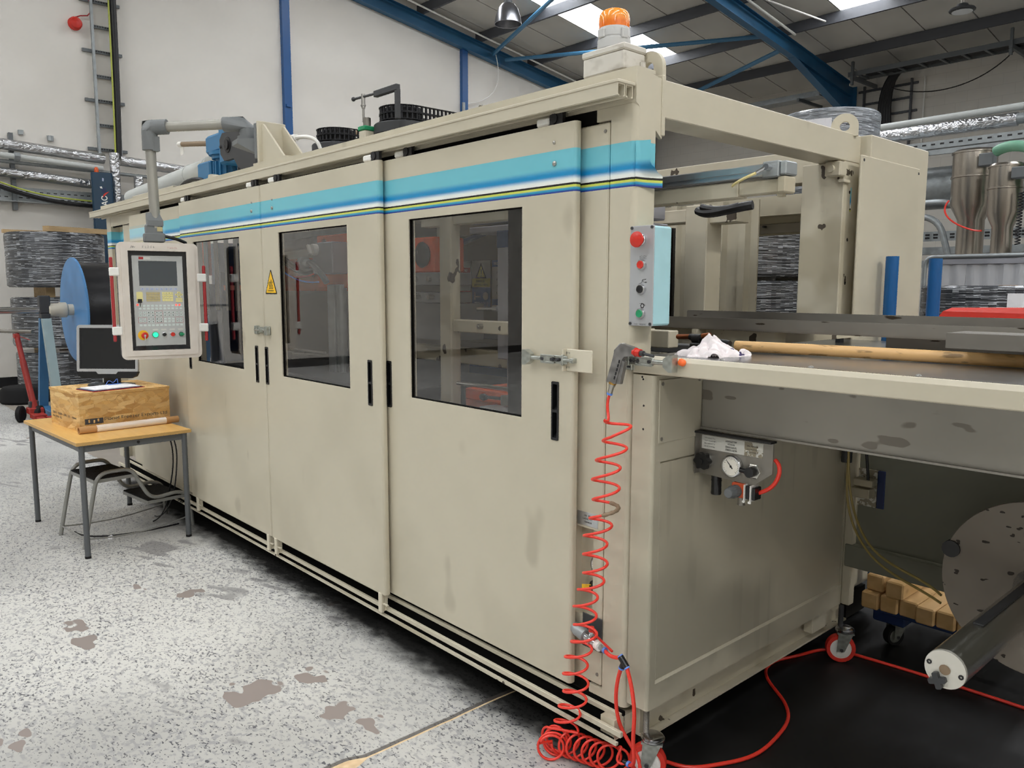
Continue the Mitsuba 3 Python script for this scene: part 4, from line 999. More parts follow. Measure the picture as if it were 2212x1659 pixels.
fl = [(-1.58, 2.04, .007), (-1.571, 2.073, .0075), (-1.483, 2.111, .0075), (-1.41, 2.20, .0075), (-1.354, 2.335, .0075), (-1.357, 2.525, .0075), (-1.395, 2.67, .0075), (-1.48, 2.778, .0075), (-1.596, 2.873, .0075), (-1.655, 2.957, .0075), (-1.666, 3.052, .0075), (-1.63, 3.165, .0075), (-1.549, 3.345, .0075), (-1.43, 3.375, .0075), (-1.265, 3.393, .0075), (-1.068, 3.405, .0075), (-.819, 3.414, .0075), (-.3, 3.42, .0075), (.4, 3.5, .0075)]
put_thing('floor_hose', tube(smooth_path(fl, 120), .0068, 9), 'm_hose_red', 'red air hose snaking across the dark floor past the far castor', 'hose', smooth=True)

# timber bearers on a wheeled frame behind
tr_ = thing('timber_trolley', 'low wheeled steel frame with two blue uprights behind the take-off table', 'trolley')
mat('m_upright', lambda p, n, uv: mix(L3('175a94'), L3('0f4a80'), fbm(p.x * 20, p.y * 20, p.z * 5, 2)), rough=0.35)
put('frame', cat(box(-1.43, -.3, 3.52, 3.56, .170, .222, .004), box(-1.43, -.3, 4.05, 4.09, .170, .222, .004)), 'm_navy_steel' if mat('m_navy_steel', '16305c', rough=0.4) else '', tr_, smooth=False)
put_each('upright', [cyl((-1.487, 3.58, .20), (-1.487, 3.58, 1.762), .027, 24), cyl((-1.352, 3.70, .305), (-1.352, 3.70, 1.752), .027, 24)], 'm_upright', tr_)
ck = castor(Loc((-1.40, 3.62, 0), 1.1), tr_, red=False, r=.045)
castor(Loc((-.5, 3.62, 0), 1.1), tr_, red=False, r=.045)
put('castor_plate', box(-1.47, -1.33, 3.55, 3.68, .118, .172, .006), 'm_navy_steel', ck, smooth=False)
mat('m_timber', lambda p, n, uv: mix(mix(L3('c0a077'), L3('a5834f'), fbm(p.x * 30, p.y * 3, p.z * 30, 3)), L3('6a5235'), smoothstep(0.6, 0.75, fbm(p.x * 9, p.y * 9, p.z * 9, 3)) * 0.6), rough=0.7, spec=0.2)
xs = -1.462
for i in range(8):
    put_thing('timber_bearer', box(xs + .0765 * i, xs + .0765 * i + .0735, 3.40 + .012 * ((i * 7) % 3), 4.2, .224, .297, .006), 'm_timber', 'squared timber bearer lying in the bottom row under the take-off table', 'timber', 'bottom row of timber bearers', smooth=False)
for i, x in enumerate((-1.455, -1.36)):
    put_thing('timber_bearer', box(x, x + .0735, 3.40 + .03 * (1 - i), 4.2, .2985, .371, .006), 'm_timber', ('squared timber bearer on top of the row, the one nearest the castor', 'squared timber bearer on top of the row, second from the castor')[i], 'timber', smooth=False)
# ---------------------------------------------------------------- pendant control panel on its swing arm
pd = thing('control_pendant', 'cream pendant control panel with screen and keypad hung from a grey swing arm', 'control panel')
mat('m_pendant', lambda p, n, uv: mix(L3('d6cfc6'), L3('c4bab0'), fbm(p.x * 9, p.y * 9, p.z * 9, 3)), rough=0.45)
mat('m_arm_tube', lambda p, n, uv: mix(L3('8f8d87'), L3('a5a298'), fbm(p.x * 9, p.y * 9, p.z * 6, 3)), rough=0.42, metallic=0.4)
mat('m_arm_joint', '6a6d6e', rough=0.5)
mat('m_panel_grey', lambda p, n, uv: mix(L3('a9abab'), L3('b9bab8'), fbm(p.x * 6, p.y * 6, p.z * 6, 2)), rough=0.3, spec=0.6)
mat('m_screen', '3a4146', rough=0.12, spec=0.7)
mat('m_key_blue', 'a9b3cc', rough=0.4)
mat('m_key_yellow', 'ddd493', rough=0.45)
mat('m_key_tan', 'b5a87c', rough=0.45)
mat('m_key_white', 'c9d3d0', rough=0.4)
mat('m_cherry', '9c1f24', rough=0.3, coat=0.5)
mat('m_tape', 'd9d6cf', rough=0.6)


def emit(key, col, k):
    scene[key] = {'type': 'area', 'radiance': {'type': 'rgb', 'value': [k * x for x in lin(col)]}}
    return {'type': 'area', 'radiance': {'type': 'rgb', 'value': [k * x for x in lin(col)]}}


PA = math.radians(78.9)
PX, PZn = np.array([math.cos(PA), math.sin(PA), 0]), np.array([math.sin(PA), -math.cos(PA), 0])
PL = Loc((-4.735, 1.552, 1.543), R=np.stack([PX, [0, 0, 1], PZn], 1))     # local: x right, y up, z towards the operator
W2, H2 = .213, .330
outer = rrect(2 * W2, 2 * H2, .028)
put('back_box', PL(cat(extr(rrect(2 * W2 - .004, 2 * H2 - .004, .028), .068, (0, 0, -.095)), extr(rrect(2 * W2 - .004, 2 * H2 - .004, .028).difference(sbox(-.157, -.278, .150, .283)), .018, (0, 0, -.027)))), 'm_black_plastic', pd, smooth=False)
# bevelled cream frame around a recessed black surround
inner = sbox(-.157, -.278, .150, .283)
fr = []
o8, i8 = [(-W2, -H2), (W2, -H2), (W2, H2), (-W2, H2)], [(-.157, -.278), (.150, -.278), (.150, .283), (-.157, .283)]
put('frame', PL(cat(extr(outer.difference(inner), .012, (0, 0, -.008)), extr(outer.buffer(-.020).difference(inner), .008, (0, 0, .004)))), 'm_pendant', pd, smooth=False)
for nm, q in (('top', 1),):
    sl = hull([(x, y, z) for x, y, z in ((-.157, -.278, .012), (.150, -.278, .012), (-.157, -.278, -.02), (.150, -.278, -.02), (-.130, -.252, -.02), (.125, -.252, -.02))])
    put('surround', PL(cat(extr(inner.difference(sbox(-.137, -.255, .130, .258)), .004, (0, 0, -.018)), sl)), 'm_black_plastic', pd, smooth=False)
fcp = put('face', PL(extr(sbox(-.138, -.256, .131, .259), .004, (0, 0, -.022))), 'm_panel_grey', pd, smooth=False)
ZF = -.0178
put('screen', PL(extr(sbox(-.103, .087, .098, .228), .001, (0, 0, ZF))), 'm_screen', fcp, smooth=False)
put('maker_plate', PL(cat(extr(sbox(-.100, .236, -.040, .250), .0008, (0, 0, ZF)))), 'm_label', fcp, smooth=False)
put('maker_plate_red', PL(extr(sbox(-.100, .236, -.076, .250), .0008, (0, 0, ZF + .0009))), 'm_cherry', fcp, smooth=False)


def keys(rows, m, parent, name='key', t=.0025):
    q = PL(extr(rrect(.1, .1, .02), t / .1 * .1, (0, 0, 0)))
    for (x, y, w, h) in rows:
        put(name, PL(extr(rrect(w, h, min(w, h) * .18), t, (x, y, ZF))), m, parent, smooth=False)


keys([(-.089 + .0252 * i, .069, .0165, .013) for i in range(8)], 'm_key_blue', fcp)
keys([(-.105, .026, .033, .054)], 'm_key_yellow', fcp, 'legend_block', .0008)
keys([(-.064 + .0148 * i, .045 - .0135 * j, .0138, .012) for j in range(4) for i in range(5)], 'm_key_tan', fcp)
keys([(.020 + .0148 * i, .046 - .0135 * j, .0138, .012) for j in range(4) for i in range(4)], 'm_key_yellow', fcp)
keys([(.103 + dx, .037 + dy, .0175, .010) for dx, dy in ((0, .0115), (-.0115, 0), (.0115, 0), (0, -.0115))] + [(.094, .012, .017, .010), (.112, .012, .017, .010), (.103, 0, .036, .0095)], 'm_key_yellow', fcp)
keys([(-.106 + .0216 * i, y, .0145, .0105) for y in (-.026, -.042, -.064, -.080, -.101, -.116, -.137) for i in range(11)], 'm_key_white', fcp)
mk = []
for y in (-.064, -.080, -.101, -.116):
    for i in range(11):
        if (y < -.09 and 6 <= i <= 8):
            continue
        x = -.106 + .0216 * i
        if i in (0, 1, 9, 10):
            mk.append(extr(LineString([(x - .004, y - .001), (x, y + .003), (x + .004, y - .001)]).buffer(.0008, quad_segs=1), .0003, (0, 0, ZF + .0025)))
        else:
            mk.append(extr(sbox(x - .003, y - .003, x + .003, y + .002), .0003, (0, 0, ZF + .0025)))
for i in range(8):
    mk.append(place(meshkit.text_mesh(f'F{i + 1}', .005, .0003), (-.0925 + .0252 * i, .0665, ZF + .0025)))
for j, r in enumerate(('7890', '456', '123')):
    for i, s in enumerate(r):
        mk.append(place(meshkit.text_mesh(s, .006, .0003), (.0185 + .0148 * i, .043 - .0135 * j, ZF + .0025)))
for x, y, a in ((.103, .0485, 0), (.0915, .037, PI / 2), (.1145, .037, -PI / 2), (.103, .0255, PI)):
    mk.append(place(extr([(-.003, -.002), (.003, -.002), (0, .003)], .0003), (x, y, ZF + .0025), R=rotz(a)))
put('key_legends', PL(cat(mk)), 'm_black', fcp, smooth=False)
put('outline', PL(cat([extr(sbox(x0, y0, x1, y1).difference(sbox(x0 + .0012, y0 + .0012, x1 - .0012, y1 - .0012)), .0006, (0, 0, ZF)) for x0, y0, x1, y1 in ((-.118, -.124, -.073, -.092), (-.030, -.124, .012, -.056), (.078, -.124, .120, -.092))])), 'm_cherry', fcp, smooth=False)
ks = put('key_switch', PL(cat(extr(sbox(-.116, -.009, -.094, .012), .004, (-.0, -.0, ZF)), place(lathe([(0, 0), (.0075, 0), (.0075, .012), (0, .012)], n=14), (-.105, .002, ZF)), box(-.107, -.103, -.030, .002, ZF + .012, ZF + .014))), 'm_black_plastic', fcp, smooth=False)
for x, y in ((-.118, -.020), (.086, -.023), (.104, -.023)):
    put('indicator', PL(place(lathe([(0, 0), (.0055, 0), (.0045, .003), (0, .004)], n=12), (x, y, ZF))), 'm_red', fcp, emitter=emit(f'e_led', 'ff3a30', 2.2)) if True else None
scene.pop('e_led', None)
keys([(-.032 + .045 * i + (.0 if i else 0), -.163, .029, .008) for i in range(4)], 'm_label', fcp, 'tag', .0008)


def pbut(x, col, r, parent, e=None, ring='m_chrome', h=.016):
    k = put('push_button', PL(place(lathe([(0, 0), (r, 0), (r, h * .8), (r * .9, h), (0, h)], n=22), (x, -.192, ZF))), col, parent, **({'emitter': e} if e else {}))
    put('bezel', PL(place(lathe([(r, 0), (r * 1.22, 0), (r * 1.18, h * .55), (r, h * .6)], n=22), (x, -.192, ZF))), ring, k)


es = put('emergency_stop', PL(place(lathe([(0, 0), (.010, 0), (.010, .014), (.017, .017), (.0185, .024), (.014, .028), (0, .029)], n=26), (-.091, -.194, ZF))), 'm_red', fcp, label='red emergency stop on a yellow disc with a key')
put('yellow_disc', PL(place(lathe([(0, 0), (.028, 0), (.028, .002), (0, .002)], n=30), (-.097, -.193, ZF))), 'm_yellow', es)
put('key', PL(cat(place(lathe([(0, 0), (.006, 0), (.006, .012), (0, .013)], n=12), (-.091, -.194, ZF + .028)), box(-.093, -.089, -.225, -.198, ZF + .03, ZF + .032))), 'm_chrome', es)
scene['e_green'] = {}
scene.pop('e_green')
pbut(-.033, 'm_green', .0145, fcp, {'type': 'area', 'radiance': {'type': 'rgb', 'value': [0.02, .85, .42]}}, 'm_green')
pbut(.014, 'm_black_plastic', .0105, fcp)
pbut(.059, 'm_red', .012, fcp)
pbut(.106, 'm_green', .011, fcp, None, 'm_black')
put('selector', PL(box(.1, .121, -.195, -.188, ZF + .014, ZF + .026, .002)), 'm_green', fcp, smooth=False)
put('writing', PL(cat(place(meshkit.text_mesh('F 1 2 3 4', .011, .0004), (-.082, .299, .012)), extr(LineString([(-.142, .297), (-.136, .309), (-.132, .299), (-.128, .308), (-.124, .300), (-.118, .304)]).buffer(.0009), .0004, (0, 0, .012)))), 'm_ink' if mat('m_ink', '3c3a3c', rough=0.6) else '', pd, smooth=False)
put('smudged_writing', PL(cat(place(meshkit.text_mesh('TURPIN', .010, .0004), (.048, .297, .012)))), 'm_ink_red' if mat('m_ink_red', 'b08a86', rough=0.6) else '', pd, smooth=False)
for sx in (-1, 1):
    hx = sx * (W2 + .030)
    y0, y1 = (-.225, .245) if sx < 0 else (-.235, .205)
    hb = put('handle_bar', PL(box(hx - .0085, hx + .0085, y0, y1, -.012, .004, .004)), 'm_cherry', pd, smooth=False)
    for yc in ((.165, -.165) if sx < 0 else (.135, -.155)):
        put('handle_clamp', PL(cat(box(hx - sx * .040 if sx > 0 else hx - .012, hx + .012 if sx > 0 else hx + .040, yc - .024, yc + .024, -.018, .012, .005), box(hx - .02 * sx - .012, hx - .02 * sx + .012, yc - .017, yc - .012, .012, .014))), 'm_white_plastic', pd, smooth=False)
# arm
TB, TT = np.array([-4.775, 1.560, 1.985]), np.array([-4.785, 1.556, 2.41])
put('drop_tube', cyl(TB - [0, 0, .03], TT + [0, 0, .02], .0275, 24), 'm_arm_tube', pd)
jt = lambda b: b
put('lower_joint', cat(PL(box(-.055, .035, .372, .435, -.08, -.015, .008)), PL(hull([(x, y, z) for x in (-.045, .038) for z in (-.078, -.01) for y in (.425, .455)] + [(x, .50, z) for x in (-.045, .02) for z in (-.075, -.025)])), PL(box(-.065, .045, .335, .385, -.085, -.005, .006))), 'm_arm_joint', pd, smooth=False)
put('joint_label', PL(box(.004, .032, .395, .42, -.015, -.0125)), 'm_key_tan', pd, smooth=False)
put('panel_cable', tube(smooth_path([PL.p((.03, .37, -.03)), PL.p((.09, .36, -.03)), PL.p((.16, .335, -.05))], 14), .009, 8), 'm_black', pd)
EL = np.array([-4.785, 1.556, 2.515])
PV = np.array([-4.44, 1.985, 2.545])
dirh = (PV - EL) / np.linalg.norm(PV - EL)
put('elbow', cat(hull(list(np.array(cyl(EL + [0, 0, -.02], EL + [0, 0, -.025], .042, 14).vertices)) + list(np.array(cyl(EL + dirh * .02, EL + dirh * .025, .042, 14).vertices)) + [tuple(EL + np.array([-.02, -.03, .035]))]), cyl(EL + [0, 0, -.02], EL + [0, 0, -.125], .042, 16), cyl(EL + dirh * .02, EL + dirh * .10, .042, 16), hull([tuple(EL + np.array([dx, dy, dz])) for dx in (.0, .04) for dy in (.0, .04) for dz in (-.13, -.05)])), 'm_arm_joint', pd)
put('arm_tube', cyl(EL + dirh * .09, PV - dirh * .12, .0275, 24), 'm_arm_tube', pd)
put('shoulder', cat(hull([tuple(q) for q in list(np.array(cyl(PV - dirh * .14, PV - dirh * .13, .040, 14).vertices)) + list(np.array(cyl(PV + [0, 0, -.035], PV + [0, 0, -.03], .05, 14).vertices)) + [tuple(PV - dirh * .03 + [0, 0, .04])]]), cyl(PV + [0, 0, -.03], PV + [0, 0, -.075], .05, 20)), 'm_arm_joint', pd)
put('pivot', cat(cyl(PV + [0, 0, -.075], PV + [0, 0, -.10], .062, 24), hull([tuple(PV + np.array(q)) for q in ((-.07, -.07, -.10), (.05, -.09, -.10), (.15, .0, -.10), (.15, .10, -.10), (-.05, .08, -.10), (-.07, -.07, -.125), (.05, -.09, -.125), (.15, .0, -.20), (.15, .10, -.20), (-.05, .08, -.125))])), 'm_arm_joint', pd)
put('mount_plate', box(PV[0] + .14, PV[0] + .165, 1.95, 2.12, 2.33, 2.52, .004), 'm_arm_joint', pd, smooth=False)
put('mount_bracket', cat(box(PV[0] + .165, PV[0] + .185, 1.955, 2.12, 2.292, 2.53, .003), extr([(0, 0), (.26, 0), (.26, .02), (.02, .22), (0, .22)], .012, (PV[0] + .18, 2.11, 2.292), (1, 0, 0), (0, 0, 1)), extr([(0, 0), (.26, 0), (.26, .02), (.02, .22), (0, .22)], .012, (PV[0] + .18, 1.99, 2.292), (1, 0, 0), (0, 0, 1)), box(PV[0] + .10, PV[0] + .5, 1.96, 2.14, 2.292, 2.308)), 'm_beige', pd, smooth=False)

# ---------------------------------------------------------------- table, box, monitor, papers, tube, step stool
mat('m_beech', lambda p, n, uv: mix(L3('d9b06c'), L3('c79a55'), fbm(p.x * 3 + 2, p.y * 34, 0.5, 3)), rough=0.32, spec=0.45)
mat('m_beech_edge', 'b8935a', rough=0.45)
mat('m_leg', '56595c', rough=0.4, metallic=0.1)


def osb(p, n, uv):
    a = dr.select(dr.abs(n.z) > .5, p.x, p.x * .35 + p.y)
    b = dr.select(dr.abs(n.z) > .5, p.y, p.z)
    c = L3('d2a765')
    for s, (k, o, ca) in enumerate(((26.0, 0.0, .6), (30.0, 7.3, -.7), (23.0, 3.1, .1))):
        u = a * math.cos(ca) + b * math.sin(ca) + o
        w = -a * math.sin(ca) + b * math.cos(ca) + o
        d1, d2, r = voronoi(u * k * .55, w * k * 1.7)
        c = mix(c, mix(L3('a9793f'), L3('e6c68e'), r), smoothstep(0.10 + .1 * s, 0.9, cell_rand(dr.floor(r * 997), s)) * smoothstep(0.0, 0.10, d2 - d1) * .75)
        c = mix(c, L3('7d5428'), smoothstep(0.05, 0.0, d2 - d1) * smoothstep(.5, .8, r) * .55)
    return c


mat('m_osb', osb, rough=0.6, spec=0.25)
TA = .05
TU, TW = np.array([-math.cos(TA), -math.sin(TA), 0]), np.array([-math.sin(TA), math.cos(TA), 0])
TL = Loc((-5.092, 1.153, 0), R=np.stack([-TU, TW, [0, 0, 1]], 1))     # local: x back towards the corner (0 at the corner, -1.13 at the far end), y across
dk = thing('table', 'school table with a beech top and grey tubular legs in front of the machine', 'table')
put('tabletop', TL(box(-1.133, 0, 0, .679, .692, .714, .003)), 'm_beech', dk, smooth=False)
put('edge_band', TL(cat(box(-1.134, .001, -.001, .0, .694, .712), box(.0, .001, 0, .679, .694, .712))), 'm_beech_edge', dk, smooth=False)
put('apron', TL(cat(box(-1.10, -.03, .030, .048, .648, .692), box(-1.10, -.03, .632, .650, .648, .692), box(-.05, -.032, .03, .65, .648, .692), box(-1.10, -1.082, .03, .65, .648, .692))), 'm_leg', dk, smooth=False)
put('cable_port', TL(cyl((-.032, .36, .668), (-.029, .36, .668), .009, 12)), 'm_black', dk)
for x, y in ((-.035, .035), (-1.095, .035), (-.035, .645), (-1.095, .645)):
    lg = put('leg', TL(cyl((x, y, .012), (x, y, .692), .0165, 18)), 'm_leg', dk)
    put('leg_tip', TL(cyl((x, y, .0), (x, y, .014), .0175, 18)), 'm_rubber', lg)
put_thing('power_cable', cat(tube(smooth_path([TL.p((-.30, .60, .70)), TL.p((-.32, .66, .62)), TL.p((-.30, .67, .45)), TL.p((-.36, .66, .25)), TL.p((-.42, .64, .10)), TL.p((-.52, .60, .006))], 24), .0045, 8), tube(smooth_path([TL.p((-.25, .60, .70)), TL.p((-.26, .67, .60)), TL.p((-.27, .68, .42)), TL.p((-.34, .67, .2)), TL.p((-.5, .66, .05)), TL.p((-.65, .66, .006))], 24), .0045, 8)), 'm_black', 'black cables hanging down behind the school table', 'cable')
BA = .086
BU, BW = np.array([math.cos(BA), math.sin(BA), 0]), np.array([-math.sin(BA), math.cos(BA), 0])
BL = Loc((-5.456, 1.264, .7142), R=np.stack([BU, BW, [0, 0, 1]], 1))
ob = thing('chipboard_box', 'oriented strand board box with black stencilled print standing on the table', 'box')
put('side', BL(cat(box(-.533, 0, 0, .018, 0, .228), box(-.533, 0, .55, .568, 0, .228), box(-.533, -.515, .018, .55, 0, .228))), 'm_osb', ob, smooth=False)
put('front', BL(box(-.018, 0, .018, .55, 0, .228)), 'm_osb', ob, smooth=False)
put('lid', BL(box(-.537, .004, -.004, .572, .228, .245, .001)), 'm_osb', ob, smooth=False)
txt = [text_on('Planet Freezer Exports Ltd', .020, (.0006, .145, .060), (0, 1, 0), (0, 0, 1), .0004, width=.40), text_on('OSB 3 - 0380 - CPR - 22 - 18mm', .014, (-.50, -.0006, .075), (1, 0, 0), (0, 0, 1), .0004, width=.44), text_on('EN 300  E1', .012, (-.50, -.0006, .052), (1, 0, 0), (0, 0, 1), .0004, width=.17)]
txt.append(extr(union_all([sbox(.03, .045, .14, .080).difference(sbox(.05, .055, .06, .075)).difference(sbox(.08, .05, .09, .07)).difference(sbox(.105, .058, .115, .076))]), .0004, (.0006, 0, 0), (0, 1, 0), (0, 0, 1)))
put('stencil', BL(cat(txt)), 'm_ink', ob, smooth=False)
mnn = thing('monitor', 'silver framed computer monitor standing on the chipboard box', 'monitor')
MA = math.radians(47)
ML = Loc((-5.80, 1.555, .9594), R=np.stack([[math.cos(MA), math.sin(MA), 0], [0, 0, 1], [math.sin(MA), -math.cos(MA), 0]], 1))
mat('m_silver', 'b9bbbd', rough=0.35, metallic=0.4)
mat('m_lcd', '15171a', rough=0.22, spec=0.6)
tilt = np.array([[1, 0, 0], [0, math.cos(-.10), -math.sin(-.10)], [0, math.sin(-.10), math.cos(-.10)]])
MT = lambda m: ML(place(m, (0, .07, .03), R=tilt))
put('bezel', MT(extr(rrect(.415, .325, .022, 0, .178).difference(sbox(-.190, .045, .190, .320)), .022, (0, 0, 0))), 'm_silver', mnn, smooth=40)
put('screen', MT(box(-.192, .192, .043, .322, .008, .013)), 'm_lcd', mnn, smooth=False)
put('rear_case', MT(hull([(x, y, z) for x, y, z in [(sx * .205, y, -.002) for sx in (-1, 1) for y in (.02, .338)] + [(sx * .13, y, -.06) for sx in (-1, 1) for y in (.07, .28)]])), 'm_black_plastic', mnn, smooth=False)
put('chin', MT(extr(Polygon([(-.208, .026), (-.195, -.005), (-.16, -.018), (.16, -.018), (.195, -.005), (.208, .026)]), .03, (0, 0, -.006))), 'm_black_plastic', mnn, smooth=False)
put('button_strip', MT(extr(Polygon([(-.075, .028), (-.062, .010), (.062, .010), (.075, .028)]), .004, (0, 0, .022))), 'm_silver', mnn, smooth=False)
put('neck', ML(cat(box(-.055, .055, .012, .10, -.03, .01, .01),)), 'm_black_plastic', mnn, smooth=False)
put('base', ML(extr(Point(0, 0).buffer(1, quad_segs=16), .014, (0, 0, 0), (.155, 0, 0), (0, 0, -.10)).apply_scale(1.0) if False else lathe([(0, 0), (1, 0), (.97, .010), (.5, .016), (0, .018)], (0, 0, 0), (0, 1, 0), 36).apply_transform(np.diag([.158, 1, .105, 1]))), 'm_black_plastic', mnn)
pp_ = thing('clipboard', 'red clipboard with loose paper and a blue pen string on the box lid', 'clipboard')
CL = Loc((-5.625, 1.50, .9594), .22)
put('board', CL(box(-.115, .115, -.17, .17, 0, .004, .001)), 'm_cherry', pp_, smooth=False)
put('board_cover', CL(box(-.112, .105, -.168, .160, .004, .007, .001)), 'm_navy', pp_, smooth=False)
mat('m_paper', 'ecebee', rough=0.7, spec=0.15)
put('paper', CL(hull([(x, y, z) for x in (-.10, .098) for y in (-.15, .145) for z in (.007, .0125)] + [(-.10, .15, .016), (-.10, .15, .012)])), 'm_paper', pp_, smooth=False)
put('pen_string', CL(cat(tube(smooth_path([(-.06, .0, .018), (-.055, .03, .04), (-.065, .055, .03), (-.06, .07, .048), (-.05, .075, .016)], 20), .0022, 6), cyl((-.07, .02, .017), (-.06, .10, .017), .004, 8))), 'm_blue_cap', pp_)
tb = thing('cardboard_tube', 'brown cardboard tube wrapped in clear tape along the front edge of the table', 'tube')
A0, A1 = np.array([-5.395, 1.240, .7365]), np.array([-5.452, 1.862, .7365])
dd = (A1 - A0)
mat('m_card', 'b98d5e', rough=0.7, spec=0.2)
mat('m_cling', lambda p, n, uv: mix(L3('e6d5c0'), L3('f0eceb'), noise(p.x * 60, p.y * 9, p.z * 90)), rough=0.16, spec=0.8, coat=0.6)
put('tube', place(trimesh.creation.annulus(.0175, .022, np.linalg.norm(dd), sections=28), (A0 + A1) / 2, z=dd), 'm_card', tb)
put('tape', cyl(A0 + dd * .165, A0 + dd * .865, .0226, 28), 'm_cling', tb)
st = thing('step_stool', 'grey tubular two-step stool with black ribbed treads under the table', 'step stool')
mat('m_stool', '8c8c88', rough=0.4, metallic=0.3)
SA = math.radians(96)
SL_ = Loc((-5.55, 1.33, 0), R=np.stack([[math.sin(SA), -math.cos(SA), 0], [math.cos(SA) * -1 * 0 - math.cos(SA), math.sin(SA), 0], [0, 0, 1]], 1) if False else rotz(math.radians(6)))
for s in (-.205, .205):
    side = fillet([(s, -.135, 0), (s, -.085, .24), (s, -.035, .462), (s, .175, .462), (s, .225, .35), (s, .29, .235), (s, .47, .252), (s, .545, .22), (s, .565, 0)], .075, 7)
    lg = put('side_frame', SL_(tube(side, .0125, 12)), 'm_stool', st)
    put('floor_rod', SL_(tube(smooth_path([(s, -.13, .06), (s * 1.06, .2, .035), (s, .563, .075)], 14), .005, 8)), 'm_stool', lg)
put('cross_rod', SL_(cat(tube([(-.205, -.125, .06), (.205, -.125, .06)], .005, 8), tube([(-.205, .548, .20), (.205, .548, .20)], .005, 8))), 'm_stool', st)
for y0, y1, z in ((-.055, .20, .420), (.27, .52, .222)):
    td = put('tread_frame', SL_(cat(box(-.195, .195, y0, y0 + .006, z - .022, z), box(-.195, .195, y1 - .006, y1, z - .022, z), box(-.195, -.189, y0, y1, z - .022, z), box(.189, .195, y0, y1, z - .022, z))), 'm_stool', st, smooth=False)
    put('tread', SL_(cat(box(-.192, .192, y0 + .002, y1 - .002, z - .004, z + .003), [box(x, x + .007, y0 + .002, y1 - .002, z + .003, z + .008) for x in np.arange(-.19, .185, .0135)])), 'm_rubber', td, smooth=False)
put_thing('cable_on_floor', tube(smooth_path([SL_.p((-.20, -.05, .005)), SL_.p((.02, .02, .0055)), SL_.p((.12, .25, .0055)), SL_.p((.13, .5, .0055))], 24), .005, 8), 'm_black', 'black cable lying on the floor under the step stool', 'cable')
put_thing('paper_scrap', SL_(hull([(.11 + .02 * math.cos(a), .06 + .018 * math.sin(a), z) for a in np.arange(0, 6, .9) for z in (.0005, .012 + .006 * math.sin(3 * a))])), 'm_paper', 'small white paper scrap on the floor under the step stool', 'scrap', smooth=False)

# ---------------------------------------------------------------- roll stand, sheet roll, hand pallet truck
mat('m_stand', lambda p, n, uv: mix(L3('4d7ea6'), L3('33638c'), fbm(p.x * 4, p.y * 4, p.z * 3, 3)), rough=0.45)
mat('m_stand_galv', lambda p, n, uv: mix(L3('8fa4a8'), L3('a9b9ba'), fbm(p.x * 6, p.y * 6, p.z * 3, 3)), rough=0.4, metallic=0.4)
rs = thing('roll_stand', 'blue steel A-frame roll stand carrying the big black sheet roll', 'stand')
RC = np.array([-11.2, 2.60, 1.34])
for yy, nm in ((2.28, 0), (4.35, 1)):
    for sx in (-1, 1):
        put('leg', hull([(RC[0] + sx * .06 + dx, yy + dy, 1.24) for dx in (-.04, .04) for dy in (-.05, .05)] + [(RC[0] + sx * .42 + dx, yy + dy, .10) for dx in (-.05, .05) for dy in (-.05, .05)]), 'm_stand' if sx < 0 else 'm_stand_galv', rs, smooth=False)
    put('leg_stay', hull([(RC[0] + dx, yy + dy, z) for dx in (-.03, .03) for dy in (.04, .055) for z in (.1, 1.2)]), 'm_stand', rs, smooth=False)
    put('foot_beam', box(RC[0] - .55, RC[0] + .55, yy - .06, yy + .06, .0, .10, .006), 'm_stand', rs, smooth=False)
    put('bearing', cat(box(RC[0] - .07, RC[0] + .07, yy - .05, yy + .05, 1.24, 1.30, .006), box(RC[0] - .06, RC[0] + .06, yy - .06, yy + .06, 1.30, 1.52, .01)), 'm_dark_iron', rs, smooth=False)
rl = thing('sheet_roll', 'large roll of black plastic sheet between blue disc flanges behind the monitor', 'roll')
put('flange', cat(lathe([(0, 0), (.64, 0), (.655, .01), (.655, .03), (0, .03)], RC, (0, 1, 0), 64)), 'm_stand_light' if mat('m_stand_light', lambda p, n, uv: mix(L3('5b93c9'), L3('3d6f9f'), fbm(p.x * 2, p.z * 2, 1.0, 3)), rough=0.4) else '', rl)
put('flange', lathe([(0, 0), (.64, 0), (.655, .01), (.655, .03), (0, .03)], RC + [0, 1.36, 0], (0, 1, 0), 64), 'm_stand_light', rl)
put('sheet', lathe([(0, 0), (.60, 0), (.60, 1.32), (0, 1.32)], RC + [0, .032, 0], (0, 1, 0), 64), 'm_black_sheet' if mat('m_black_sheet', '1b1b1e', rough=0.28, spec=0.5) else '', rl)
put('shaft', cyl(RC + [0, -.85, 0], RC + [0, 2.0, 0], .038, 20), 'm_chrome', rl)
put('chuck', cat(lathe([(0, 0), (.075, 0), (.085, .02), (.085, .11), (.095, .13), (.095, .2), (.07, .22), (.07, .28), (0, .28)], RC + [0, -.28, 0], (0, 1, 0), 24)), 'm_pale_metal' if mat('m_pale_metal', 'c9c2b2', rough=0.4, metallic=0.3) else '', rl)
un = thing('unwind_frame', 'pale grey unwind frame standing behind the monitor', 'frame')
mat('m_pale_grey', 'b9bcb9', rough=0.5)
put('frame', cat(box(-9.9, -9.2, 2.50, 2.60, .95, 1.08, .006), box(-9.75, -9.62, 2.52, 2.60, 0, .95, .006), box(-9.35, -9.25, 2.52, 2.60, 0, .95, .006), extr([(0, 0), (.22, 0), (.22, .5), (.16, .5), (.12, .2), (0, .16)], .06, (-9.7, 2.60, .45), (1, 0, 0), (0, 0, 1))), 'm_pale_grey', un, smooth=False)
put('pin', cyl((-9.95, 2.45, 1.0), (-9.9, 2.6, 1.0), .012, 10), 'm_chrome', un)
